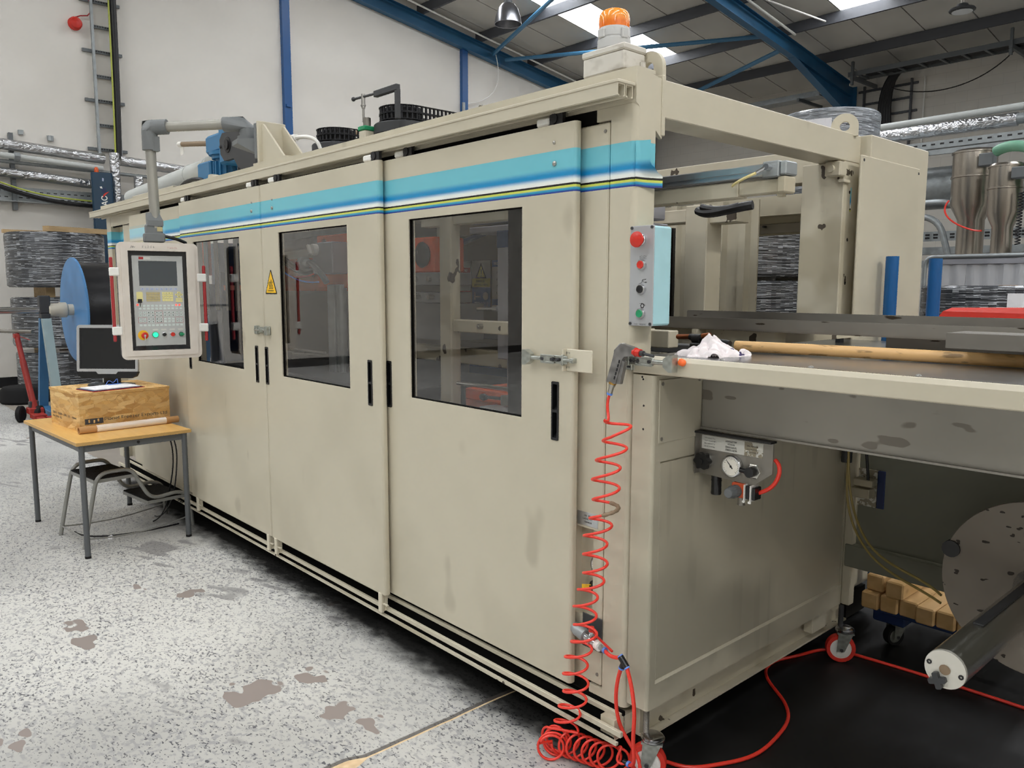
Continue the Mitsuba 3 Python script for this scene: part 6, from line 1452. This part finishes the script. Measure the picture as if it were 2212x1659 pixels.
put_thing('reel_spacer', cat([box(RB[0] - .5, RB[0] + .5, y, y + .1, z, z + .04) for y in (8.8, 9.4) for z in (.86,)], [box(RB[0] - .45, RB[0] + .45, y, y + .1, 1.735, 1.79) for y in (8.85, 9.35)], [box(RB[0] - .45, RB[0] + .45, y, y + .1, 2.66, 2.70) for y in (8.85, 9.35)]), 'm_black', 'dark timber spacers between the reels of the tall stack', 'spacer', smooth=False)
RM = (-4.62, 7.62, .58)
for z0, z1, lab in ((.14, .86, 'nearer wrapped reel at floor level behind the rear window'), (.90, 1.70, 'nearer wrapped reel filling the lower half of the rear window'), (1.74, 2.32, 'nearer wrapped reel filling the upper half of the rear window')):
    reel(RM[0], RM[1], z0, z1, RM[2], lab)
put_thing('reel_spacer', cat([box(RM[0] - .4, RM[0] + .4, y, y + .1, z, z1) for y in (7.3, 7.85) for z, z1 in ((0, .14), (.86, .90), (1.70, 1.74))]), 'm_black', 'dark timber spacers between the nearer reels behind the rear window', 'spacer', smooth=False)
R2 = (-2.75, 9.55, .82)
az2 = math.atan2(-9.55, 2.75)
k = reel(*R2[:2], .14, .85, R2[2], 'broad wrapped reel at the bottom of the low stack right of the switch cabinet')
k = reel(*R2[:2], .90, 1.655, R2[2], 'broad wrapped reel with a tall white label right of the switch cabinet')
reel_tag(k, *R2, az2 + .12, 1.20, 1.58, .20, 'm_paper')
put_thing('pallet', cat([box(R2[0] - .8 + .3 * i, R2[0] - .65 + .3 * i, 8.8, 10.3, .11, .135) for i in range(6)], [box(R2[0] - .8, R2[0] + .8, y, y + .1, 0, .11) for y in (8.82, 9.5, 10.18)]), 'm_plank', 'wooden pallet under the low stack of broad wrapped reels', 'pallet', smooth=False)
# red plastic crates in front of that stack
cr = thing('red_crate', 'shallow red plastic bin lid lying on the steel tray beyond the blue uprights', 'bin')
put('shell', hull([(-2.05, 5.6, 1.38), (-1.1, 6.5, 1.38), (-2.0, 5.65, 1.475), (-1.55, 6.1, 1.50), (-1.1, 6.5, 1.44), (-2.2, 6.1, 1.38), (-1.6, 6.9, 1.38), (-2.1, 6.1, 1.49), (-1.6, 6.8, 1.47)]), 'm_red', cr, smooth=False)
put('stand', cat(box(-2.1, -1.3, 5.9, 6.6, .0, 1.38, .01)), 'm_mid_grey', cr, smooth=False)
cr2 = thing('red_crate', 'second red plastic bin lid at the right edge beyond the steel tray', 'bin')
put('shell', hull([(-1.05, 6.1, 1.36), (-.2, 6.6, 1.36), (-1.0, 6.15, 1.485), (-.6, 6.4, 1.50), (-.2, 6.6, 1.42), (-1.2, 6.7, 1.36), (-.3, 7.2, 1.36), (-1.1, 6.7, 1.50)]), 'm_red', cr2, smooth=False)
put('stand', box(-1.1, -.4, 6.3, 7.0, 0, 1.36, .01), 'm_mid_grey', cr2, smooth=False)

# left stack by the gable wall
RL = (-13.72, 3.05, .66)
lz = [(.0, .66, 'wrapped black reel at the foot of the left stack'), (.74, 1.475, 'wrapped black reel in the middle of the left stack'), (1.62, 2.42, 'wrapped black reel at the top of the left stack under the planks')]
for i, (z0, z1, lab) in enumerate(lz):
    reel(RL[0] + .03 * i, RL[1] - .03 * i, z0, z1, RL[2], lab)
put_thing('reel_spacer', cat([box(RL[0] - .4, RL[0] + .4, y, y + .1, .66, .74) for y in (2.7, 3.3)], [box(RL[0] - .4, RL[0] + .4, y, y + .12, 1.475, 1.62) for y in (2.75, 3.25)]), 'm_plank', 'timber spacers between the reels of the left stack', 'spacer', smooth=False)
put_thing('plank', hull([(x, y, z) for x in (-13.95, -13.85) for y in (2.35, 3.25) for z in (2.425, 2.475)]), 'm_plank', 'pale plank lying on the top reel of the left stack, the left one', 'plank', smooth=False)
put_thing('plank', hull([(-13.12, 2.72, 2.425), (-13.02, 2.78, 2.425), (-13.4, 3.7, 2.425), (-13.3, 3.76, 2.425), (-13.12, 2.72, 2.50), (-13.02, 2.78, 2.50), (-13.4, 3.7, 2.50), (-13.3, 3.76, 2.50)]), 'm_plank', 'longer plank lying on the top reel of the left stack, the right one', 'plank', smooth=False)
put_thing('rubber_block', lathe([(0, 0), (.30, 0), (.32, .03), (.31, .18), (.27, .23), (0, .24)], (-12.9, 2.32, 0), n=30), 'm_rubber', 'round black rubber block on the floor behind the pallet truck', 'block')

# tall blue unit with a beacon
bc = thing('loader_tower', 'tall dark blue tower cabinet with lettering and a small orange beacon by the gable wall', 'cabinet')
mat('m_tower', '17384f', rough=0.35)
TWX, TWY = -14.55, 3.93
TWL = Loc((TWX, TWY, 0), math.radians(-12))
put('body', TWL(extr(rrect(.24, .31, .03), 3.50, (0, 0, 0))), 'm_tower', bc, smooth=40)
put('lamp', TWL(cat(cyl((0, -.07, 3.50), (0, -.07, 3.53), .035, 14), lathe([(0, 0), (.032, 0), (.032, .04), (.02, .065), (0, .07)], (0, -.07, 3.53), n=16))), 'm_amber_small' if mat('m_amber_small', 'd8571f', rough=0.2) else '', bc)
face_x = .121
put('emblem_square', TWL(extr(Polygon([(-.01, 0), (.055, .012), (.05, .085), (-.015, .075)]), .002, (face_x, 0, 3.17), (0, 1, 0), (0, 0, 1))), 'm_navy', bc, smooth=False)
put('emblem_tab', TWL(extr(Polygon([(-.035, .075), (-.002, .07), (-.008, .105), (-.04, .10)]), .002, (face_x, 0, 3.17), (0, 1, 0), (0, 0, 1))), 'm_white_plastic', bc, smooth=False)
put('emblem_triangle', TWL(extr(Polygon([(.03, .0), (.10, .03), (-.01, -.08), (.005, -.03)]), .0025, (face_x, 0, 3.17), (0, 1, 0), (0, 0, 1))), 'm_red', bc, smooth=False)
put('lettering', TWL(cat(text_on('AC', .085, (face_x, .06, 2.96), (0, 0, 1), (0, -1, 0), .002, bold=True))), 'm_white_plastic', bc, smooth=False)
put('small_label', TWL(box(face_x, face_x + .002, .0, .025, 3.36, 3.41)), 'm_key_blue', bc, smooth=False)
# foil-lagged pipes along the gable wall
def pipe(name, a, b, r, m, label, cat_='pipe'):
    n = 40
    p = np.linspace(a, b, n)
    rr = r * (1 + .05 * (np.random.default_rng(3).random(n) - .5)) if m == 'm_foil' else r
    return put_thing(name, tube(p, rr, 18), m, label, cat_)


pipe('lagged_pipe', (-14.78, 1.0, 3.93), (-14.78, 4.05, 3.77), .085, 'm_foil', 'upper foil-lagged pipe along the gable wall, left of the ladder foot')
pipe('lagged_pipe', (-14.78, 4.3, 3.77), (-14.78, 6.6, 3.64), .085, 'm_foil', 'upper foil-lagged pipe along the gable wall, right of the ladder foot')
pipe('steel_pipe', (-14.70, 1.0, 3.74), (-14.70, 4.0, 3.60), .045, 'm_pale_grey', 'plain grey pipe between the two foil-lagged pipes')
pipe('steel_pipe', (-14.86, 1.0, 3.63), (-14.86, 7.0, 3.50), .03, 'm_galv', 'thin galvanised pipe between the two foil-lagged pipes')
pipe('lagged_pipe', (-14.80, 1.0, 3.52), (-14.80, 3.85, 3.34), .075, 'm_foil', 'lower foil-lagged pipe along the gable wall')
pipe('lagged_pipe', (-14.80, 4.9, 3.33), (-14.80, 6.2, 3.28), .075, 'm_foil', 'lower foil-lagged pipe along the gable wall, beyond the tower')
pipe('lagged_pipe', (-14.60, 4.16, 2.9), (-14.60, 4.16, 3.86), .075, 'm_foil', 'taller upright foil-lagged pipe beside the blue tower')
pipe('lagged_pipe', (-14.58, 4.52, 2.9), (-14.58, 4.52, 3.50), .075, 'm_foil', 'shorter upright foil-lagged pipe beside the blue tower')
put_thing('pipe_union', cat(cyl((-14.70, 2.72, 3.665), (-14.70, 2.80, 3.66), .065, 8), cyl((-14.70, 1.25, 3.735), (-14.70, 1.45, 3.72), .055, 12)), 'm_galv', 'hexagonal union on the plain grey pipe', 'fitting')
tyy = thing('cable_tray', 'perforated galvanised cable tray under the lagged pipes on the gable wall', 'cable tray')
put('tray', cat(box(-14.99, -14.97, .5, 7.2, 2.98, 3.22), box(-14.99, -14.80, .5, 7.2, 2.975, 2.985)), 'm_galv', tyy, smooth=False)
put('slot', cat([box(-14.9695, -14.968, y, y + .05, z, z + .015) for y in np.arange(.6, 4.2, .10) for z in (3.05, 3.15)]), 'm_black', tyy, smooth=False, kind='stuff')
put_thing('tray_cable', cat(tube(smooth_path([(-14.75, .8, 3.45), (-14.75, 2.2, 3.30), (-14.75, 2.8, 3.10), (-14.78, 3.4, 3.0), (-14.8, 4.3, 2.98)], 30), .035, 10), ), 'm_black', 'thick black cable sagging across the tray below the lagged pipes', 'cable')
put_thing('earth_cable', tube(smooth_path([(-14.70, .8, 3.50), (-14.70, 2.2, 3.36), (-14.70, 2.8, 3.16), (-14.72, 3.4, 3.07), (-14.75, 4.3, 3.05)], 30), .012, 8), 'm_cable_yellow' if mat('m_cable_yellow', 'a8b04a', rough=0.5) else '', 'thin yellow green cable above the black one', 'cable')
put_thing('pipe_strut', box(-14.99, -14.88, 2.70, 2.76, 2.85, 4.05), 'm_galv_dark', 'grey support strut behind the lagged pipes', 'strut', smooth=False)


def ladder(y0, y1, z0, z1, label, wall='x', pitch=.33, lean=0.0, slots=True):
    k = thing('cable_ladder', label, 'cable ladder')
    P = (lambda a, b, c, d, e, f: box(GX + a, GX + b, c, d, e, f)) if wall == 'x' else (lambda a, b, c, d, e, f: box(c, d, EY - b, EY - a, e, f))
    dk_ = 'm_galv' if wall == 'x' else 'm_purlin'
    put('side_rail', P(.05, .11, y0 - .02, y0 + .02, z0, z1), dk_, k, smooth=False)
    put('side_rail', P(.05, .11, y1 - .02, y1 + .02, z0, z1), dk_, k, smooth=False)
    i = 0
    z = z0 + .1
    while z < z1:
        long_ = (i % 2 == 0)
        put('rung', P(.03 if not long_ else .01, .06 if not long_ else .05, y0 - (.16 if long_ else 0), y1 + (.12 if long_ else 0), z - .025, z + .025), 'm_galv_dark' if wall == 'x' else dk_, k, smooth=False)
        if slots and wall == 'x':
            put('rung_slot', cat([P(.06, .062, y, y + .022, z - .004, z + .014) for y in np.arange(y0 + .04, y1 - .04, .04)]), 'm_black', k, smooth=False)
        z += pitch; i += 1
    return k


lad = ladder(4.02, 4.36, 3.85, 8.2, 'galvanised cable ladder running up the white gable wall', pitch=.40)
put_thing('riser_cable', cat(tube(smooth_path([(-14.85, 4.30, 3.80), (-14.85, 4.33, 5.0), (-14.85, 4.32, 8.2)], 16), .055, 12)), 'm_black', 'thick black riser cable clipped to the cable ladder on the gable wall', 'cable')
put_thing('earth_cable', tube(smooth_path([(-14.80, 4.24, 3.80), (-14.80, 4.255, 5.0), (-14.80, 4.255, 8.2)], 16), .014, 8), 'm_cable_yellow', 'yellow green cable beside the black riser on the cable ladder', 'cable')
sn = thing('alarm_sounder', 'round red fire alarm sounder on the gable wall left of the cable ladder', 'alarm')
SC = np.array([-14.98, 3.77, 5.93])
put('sounder', lathe([(0, 0), (.10, 0), (.105, .02), (.085, .06), (.10, .09), (.08, .12), (.03, .13), (0, .128)], SC, (1, 0, 0), 24), 'm_red', sn)
put('cable', tube(smooth_path([SC + [.03, .0, .1], SC + [.02, .1, .15], SC + [.03, .2, .17], SC + [.03, .24, .4], SC + [.03, .22, 2.0]], 20), .010, 6), 'm_cherry', sn)
put_thing('wall_bracket', cat(box(-14.99, -14.94, 1.9 + .95, 2.92, 4.05, 4.12), cyl((-14.96, 3.3, 4.0), (-14.96, 3.3, 4.08), .05, 8)), 'm_galv', 'small pipe bracket on the gable wall above the lagged pipe', 'bracket', smooth=False)

# ---- right: cable ladder, tray, pipework, hoppers, curtain
ladder(-8.72, -7.66, 4.3, 6.3, 'dark cable ladder on the block wall below the eaves', wall='y', pitch=.30)
put_thing('cable_bundle', cat([tube(smooth_path([(-8.35 + .06 * i, 18.84, 4.1), (-8.32 + .06 * i, 18.84, 5.4), (-8.22 + .05 * i, 18.7, 6.0), (-7.9 + .04 * i, 18.4, 6.33), (-7.4, 18.05 + .05 * i, 6.38)], 24), .042, 8) for i in range(5)]), 'm_black', 'bundle of thick black cables swinging from the eaves tray onto the wall ladder', 'cable')
et = thing('eaves_tray', 'galvanised ladder tray carrying cables under the eaves', 'cable tray')
put('rail', box(-8.6, 2, 17.80, 17.83, 6.30, 6.40), 'm_galv_dark', et, smooth=False)
put('rail', box(-8.6, 2, 18.30, 18.33, 6.30, 6.40), 'm_galv_dark', et, smooth=False)
for x in np.arange(-8.4, -3.4, .42):
    put('rung', box(x, x + .05, 17.83, 18.30, 6.30, 6.33), 'm_galv_dark', et, smooth=False)
for x in (-8.5, -5.4):
    put('bracket', cat(box(x, x + .06, 17.7, 18.95, 6.22, 6.30), box(x, x + .05, 17.72, 17.78, 6.1, 6.6)), 'm_galv_dark', et, smooth=False)
put('cables', cat([tube([(-8.3, 17.95 + .08 * i, 6.36), (1.5, 17.95 + .08 * i, 6.36)], .03, 8) for i in range(4)]), 'm_black', et)
put('earth', tube([(-8.3, 17.90, 6.37), (1.5, 17.90, 6.37)], .014, 6), 'm_cable_yellow', et)
et2 = thing('eaves_tray', 'galvanised tray under the eaves seen between the beams left of the haunched column', 'cable tray')
put('tray', cat(box(-14.5, -9.3, 17.9, 18.3, 6.05, 6.07), box(-14.5, -9.3, 17.9, 17.92, 6.05, 6.17), box(-14.5, -9.3, 18.28, 18.3, 6.05, 6.17)), 'm_galv', et2, smooth=False)
put('bracket', cat([box(x, x + .05, 17.8, 18.95, 5.98, 6.05) for x in (-13.5, -11.5, -9.8)]), 'm_galv_dark', et2, smooth=False)
put_thing('slack_wire', tube(smooth_path([(-7.9, 18.4, 6.05), (-7.0, 18.6, 5.86), (-6.3, 18.6, 5.95), (-5.5, 18.4, 6.35)], 24), .012, 6), 'm_black', 'slack black wire looping across the block wall', 'wire')
put_thing('wall_conduit', cyl((-7.40, 18.96, 2.5), (-7.40, 18.96, 6.3), .018, 8), 'm_white_plastic', 'thin pale conduit on the block wall beside the dark cable ladder', 'conduit')
put_thing('thin_cable', tube(smooth_path([(-4.6, 6.0, 3.75), (-4.3, 5.6, 3.35), (-3.8, 5.2, 2.95), (-3.3, 4.9, 2.75)], 16), .004, 6), 'm_black', 'thin black cable hanging behind the machine portal', 'cable') if False else None
pipe('lagged_pipe', (-6.6, 14.6, 4.30), (-4.25, 14.6, 4.30), .11, 'm_foil', 'foil-lagged pipe behind the hopper loaders')
pipe('steel_pipe', (-4.25, 14.6, 4.30), (-3.6, 14.6, 4.30), .085, 'm_galv', 'bare steel length of the pipe behind the hopper loaders')
pipe('lagged_pipe', (-3.75, 14.6, 4.32), (0.5, 14.6, 4.34), .11, 'm_foil', 'foil-lagged pipe at the right edge behind the hopper loaders')
pipe('steel_pipe', (-8.0, 14.9, 4.52), (0.5, 14.9, 4.58), .06, 'm_pale_grey', 'upper pale pipe behind the hopper loaders')
ct = thing('cable_tray', 'galvanised cable tray on posts behind the hopper loaders', 'cable tray')
put('tray', cat(box(-6.6, -.5, 14.2, 14.22, 3.95, 4.05), box(-6.6, -.5, 14.2, 14.6, 3.93, 3.95), box(-6.6, -.5, 14.15, 14.2, 3.82, 3.90)), 'm_galv', ct, smooth=False)
put('slot', cat([box(x, x + .06, 14.195, 14.199, 3.985, 4.01) for x in np.arange(-6.5, -1, .14)]), 'm_black', ct, smooth=False, kind='stuff')
put('post', box(-5.46, -5.40, 14.05, 14.11, 0, 3.9), 'm_galv', ct, smooth=False)
dc = thing('air_duct', 'large galvanised round duct behind the switch cabinet', 'duct')
put('duct', cyl((-6.7, 14.9, 3.36), (-4.75, 14.9, 3.36), .36, 32), 'm_galv', dc)
put('bend', lathe([(0, 0), (.37, 0), (.37, .03), (.36, .03), (.36, .9), (0, .9)], (-4.75, 14.9, 3.36), (1, 0, -.16), 32), 'm_galv', dc)
tr3 = thing('cable_tray', 'slotted galvanised tray below the round duct', 'cable tray')
put('tray', cat(box(-6.3, -3.6, 14.3, 14.32, 2.42, 2.58), box(-6.3, -3.6, 14.28, 14.5, 2.20, 2.32), box(-6.3, -3.6, 14.3, 14.32, 1.98, 2.10)), 'm_galv', tr3, smooth=False)
put('slot', cat([box(x, x + .07, 14.295, 14.299, z, z + .03) for x in np.arange(-6.2, -3.7, .13) for z in (2.46, 2.51)]), 'm_black', tr3, smooth=False, kind='stuff')
for i, (x, zt) in enumerate(((-4.35, 2.92), (-4.62, 2.72))):
    put_thing('bent_conduit', tube(fillet([(-6.2, 12.9, zt), (x - .1, 12.9, zt), (x + .12, 12.9, 1.95 + .12 * (1 - i)), (x + .5, 12.9, 1.9 + .12 * (1 - i))], .3, 8), .048, 12), 'm_galv', ('upper bent galvanised conduit dropping behind the reel stack', 'lower bent galvanised conduit dropping behind the reel stack')[i], 'conduit')
mat('m_stainless', lambda p, n, uv: mix(L3('b0a99f'), L3('938b80'), fbm(p.x * 6, p.y * 6, p.z * 2, 3)), rough=0.24, metallic=0.95)
mat('m_green_hose', lambda p, n, uv: mix(L3('7fae94'), L3('5d9479'), fbm(p.x * 9, p.y * 9, p.z * 9, 2)), rough=0.45)


def loader(x, y, z0, r, h, lab, hose=True):
    k = thing('hopper_loader', lab, 'hopper loader')
    put('body', lathe([(0, 0), (r * .62, 0), (r * .62, h * .35), (r, h * .5), (r, h), (0, h)], (x, y, z0), n=36), 'm_stainless', k)
    put('lid', lathe([(0, 0), (r * 1.06, 0), (r * 1.06, .02), (r * .9, .05), (0, .07)], (x, y, z0 + h), n=36), 'm_stainless', k)
    put('clamp_band', lathe([(r, 0), (r * 1.05, .005), (r * 1.05, .025), (r, .03)], (x, y, z0 + h * .76), n=36), 'm_stainless', k)
    put('inlet', cyl((x, y, z0 + h * .88), (x + .25 * .74, y - .25 * .66, z0 + h * .88), .035, 14), 'm_stainless', k)
    put('valve_head', box(x + .16, x + .34, y - .36, y - .2, z0 + h * .84, z0 + h * .96, .01), 'm_grey_cast', k, smooth=False)
    return k


loader(-4.15, 12.55, 2.10, .28, 1.42, 'larger stainless hopper loader at the rear')
loader(-3.55, 11.9, 2.02, .20, 1.18, 'slim stainless hopper loader in front of the larger one')
loader(-2.75, 12.0, 2.25, .20, 1.45, 'stainless hopper loader cut by the right edge of the picture')
put_thing('suction_hose', tube(smooth_path([(-3.75, 12.1, 3.45), (-3.4, 12.0, 3.46), (-3.1, 12.0, 3.25), (-2.95, 12.05, 2.8), (-2.85, 12.1, 2.25), (-2.85, 12.1, 2.0)], 40), .07, 14), 'm_green_hose', 'pale green suction hose arching over from the rear hopper loader', 'hose')
put_thing('suction_hose', tube(smooth_path([(-3.3, 11.7, 3.1), (-3.1, 11.75, 3.05), (-2.9, 11.85, 2.9), (-2.6, 12.1, 2.75)], 20), .065, 14), 'm_green_hose', 'shorter pale green hose from the slim hopper loader', 'hose')
put_thing('red_air_line', tube(smooth_path([(-4.3, 12.1, 2.85), (-4.33, 12.05, 2.72), (-4.2, 12.0, 2.55), (-3.8, 11.9, 2.4)], 18), .012, 6), 'm_hose_red', 'thin red air line on the rear hopper loader', 'hose')
put_thing('coiled_lead', tube([(-3.30 + .028 * math.cos(a), 11.68 + .028 * math.sin(a), 2.85 - .006 * a) for a in np.linspace(0, 110, 400)], .008, 5), 'm_black', 'black coiled lead hanging down the slim hopper loader', 'cable')
hp = thing('hopper_bin', 'pale grey material bin with a sloping front under the slim hopper loader', 'bin')
mat('m_bin', 'b4b5b4', rough=0.5)
put('bin', cat(hull([(-4.25, 11.5, 2.02), (-3.35, 11.5, 2.02), (-4.25, 12.6, 2.02), (-3.35, 12.6, 2.02), (-4.2, 11.5, 1.80), (-3.35, 11.5, 1.80), (-3.7, 11.8, 1.45), (-3.35, 11.8, 1.45), (-4.2, 12.6, 1.8), (-3.7, 12.6, 1.4), (-3.35, 12.6, 1.4)])), 'm_bin', hp, smooth=False)
put('rim', box(-4.3, -3.3, 11.45, 12.65, 2.02, 2.06, .006), 'm_bin', hp, smooth=False)
put('stand', cat([box(x, x + .06, y, y + .06, 0, 1.9) for x in (-4.2, -3.45) for y in (11.85, 12.5)]), 'm_galv', hp, smooth=False)
put('port', cyl((-3.72, 11.50, 1.78), (-3.72, 11.66, 1.72), .05, 16), 'm_black', hp)
hp2 = thing('hopper_bin', 'pale grey material bin at the right edge of the picture', 'bin')
put('bin', hull([(-3.0, 11.3, 2.12), (-1.9, 11.3, 2.12), (-3.0, 12.4, 2.12), (-1.9, 12.4, 2.12), (-2.95, 11.3, 1.88), (-1.9, 11.3, 1.85), (-2.5, 11.6, 1.45), (-1.9, 11.6, 1.45), (-2.9, 12.4, 1.8), (-2.4, 12.4, 1.45), (-1.9, 12.4, 1.45)]), 'm_bin', hp2, smooth=False)
put('rim', box(-3.05, -1.85, 11.25, 12.45, 2.12, 2.16, .006), 'm_bin', hp2, smooth=False)
put('stand', cat([box(x, x + .06, y, y + .06, 0, 1.9) for x in (-2.7, -2.0) for y in (11.7, 12.3)]), 'm_galv', hp2, smooth=False)
put('port', cyl((-2.72, 11.32, 1.78), (-2.62, 11.48, 1.72), .05, 16), 'm_black', hp2)
put('lead_loop', tube([(-3.05 + .05 * math.cos(a), 11.2, 1.85 + .13 * math.sin(a)) for a in np.linspace(1.2, 6.6, 24)], .02, 8), 'm_pale_grey', hp2)
# welding-curtain screen
sc = thing('curtain_screen', 'hazy plastic curtain screen hanging from a tubular rail behind the low reel stack', 'screen')
scene['m_curtain'] = {'type': 'twosided', 'bsdf': {'type': 'principled', 'base_color': {'type': 'rgb', 'value': lin('b7b8bc')}, 'roughness': 0.25, 'specular': 0.6}}
xs_ = np.linspace(-4.0, -.8, 120)
d_ = np.array([.75, .66])
wave = .012 * np.sin(xs_ * 38)
for i in range(8):
    s0, s1 = int(i * 15), int(i * 15 + 15)
    xx = xs_[s0:s1 + 1] if s1 < 120 else xs_[s0:]
    v = [(x, 10.75 + .15 * (x + 4) + .012 * math.sin(x * 38) + .01 * (i % 2), z) for x in xx for z in (.6, 1.98)]
    f_ = [t for j in range(len(xx) - 1) for t in ((2 * j, 2 * j + 2, 2 * j + 1), (2 * j + 1, 2 * j + 2, 2 * j + 3))]
    put('curtain_strip', trimesh.Trimesh(np.array(v), np.array(f_), process=False), 'm_curtain', sc, smooth=True)
put('rail', tube(fillet([(-4.05, 10.73, .0), (-4.05, 10.73, 2.02), (-.8, 11.22, 2.04)], .12, 6), .028, 12), 'm_galv', sc)
put('hem', cat(hull([(x, 10.74 + .15 * (x + 4) + dy, z) for x in (-4.0, -.8) for dy in (-.02, .02) for z in (1.93, 1.99)])), 'm_platen', sc, smooth=False)
put_thing('socket_box', cat(box(-3.66, -3.40, 8.45, 8.6, 1.50, 1.70, .01), box(-3.60, -3.55, 8.44, 8.46, 1.54, 1.66, .004)), 'm_pale_green' if mat('m_pale_green', '93a399', rough=0.5) else '', 'pale green socket box beside the switch cabinet', 'box', smooth=False)
put_thing('socket_post', box(-3.56, -3.50, 8.6, 8.66, 0, 1.6), 'm_galv', 'galvanised post carrying the pale green socket box', 'post', smooth=False)

# lamps
bl = thing('bell_lamp', 'bell-shaped aluminium high bay lamp hanging below the roof', 'lamp')
LX, LY, LZ = -10.17, 9.06, 5.93
put('shade', lathe([(.215, 0), (.225, .0), (.222, .02), (.205, .12), (.165, .24), (.11, .31), (.06, .335), (.055, .33), (.105, .30), (.158, .235), (.197, .12), (.213, .02)], (LX, LY, LZ), n=44), 'm_lamp_alu' if mat('m_lamp_alu', '9a9ba0', rough=0.25, metallic=0.9) else '', bl)
put('gear_box', cat(cyl((LX, LY, LZ + .33), (LX, LY, LZ + .52), .07, 18)), 'm_grey_cast', bl)
put('bulb', lathe([(0, 0), (.04, .015), (.055, .05), (.05, .1), (.025, .16), (.02, .22), (0, .22)], (LX, LY, LZ + .09), n=18), 'm_white_plastic', bl)
put('rod', cyl((LX, LY, LZ + .5), (LX, LY, zr(LY) - .2), .010, 8), 'm_steel_dull', bl)
hb = thing('led_lamp', 'flat round LED high bay lamp hanging at the upper right', 'lamp')
LX, LY, LZ = -5.18, 14.6, 6.14
put('body', lathe([(0, 0), (.165, 0), (.195, .015), (.20, .03), (.185, .05), (.10, .075), (.08, .12), (0, .12)], (LX, LY, LZ), n=36), 'm_dark_iron', hb)
put('lens', lathe([(0, 0), (.155, 0), (.155, .004), (0, .004)], (LX, LY, LZ - .004), n=36), 'm_led' if mat('m_led', 'd5d7d8', rough=0.4) else '', hb)
put('hook', cat(cyl((LX, LY, LZ + .12), (LX, LY, zr(LY) - .02), .008, 8), cyl((LX, LY, LZ + .12), (LX, LY, LZ + .2), .03, 10)), 'm_steel_dull', hb)
put_thing('hanging_wire', tube(smooth_path([(-14.8, 12.8, 7.12), (-14.86, 12.9, 6.5), (-14.92, 12.0, 5.9)], 12), .01, 6), 'm_white_plastic', 'thin pale wire hanging from the roof brace at the gable wall', 'wire')

# working high bay lamps of the same kind out over the open hall
for i, (x, y, L) in enumerate(((4.2, 3.2, 520.0), (2.5, -3.5, 230.0), (-5.0, -4.0, 190.0))):
    q = thing('led_lamp', ('lit LED high bay lamp over the end of the take-off table', 'lit LED high bay lamp behind the viewer', 'lit LED high bay lamp in front of the machine doors')[i], 'lamp')
    put('body', lathe([(0, .01), (.19, .01), (.20, .03), (.185, .05), (.10, .075), (.08, .12), (0, .12)], (x, y, 6.3), n=30), 'm_dark_iron', q)
    put('lens', trimesh.Trimesh(np.vstack([[[x, y, 6.3]], [[x + .18 * math.cos(a), y + .18 * math.sin(a), 6.3] for a in np.linspace(0, 2 * PI, 24, endpoint=False)]]), [[0, (j + 1) % 24 + 1, j + 1] for j in range(24)], process=False), 'm_led', q, smooth=False, emitter={'type': 'area', 'radiance': {'type': 'rgb', 'value': [L, L * .97, L * .90]}})
    put('hook', cyl((x, y, 6.42), (x, y, zr(y) - .02), .008, 8), 'm_steel_dull', q)
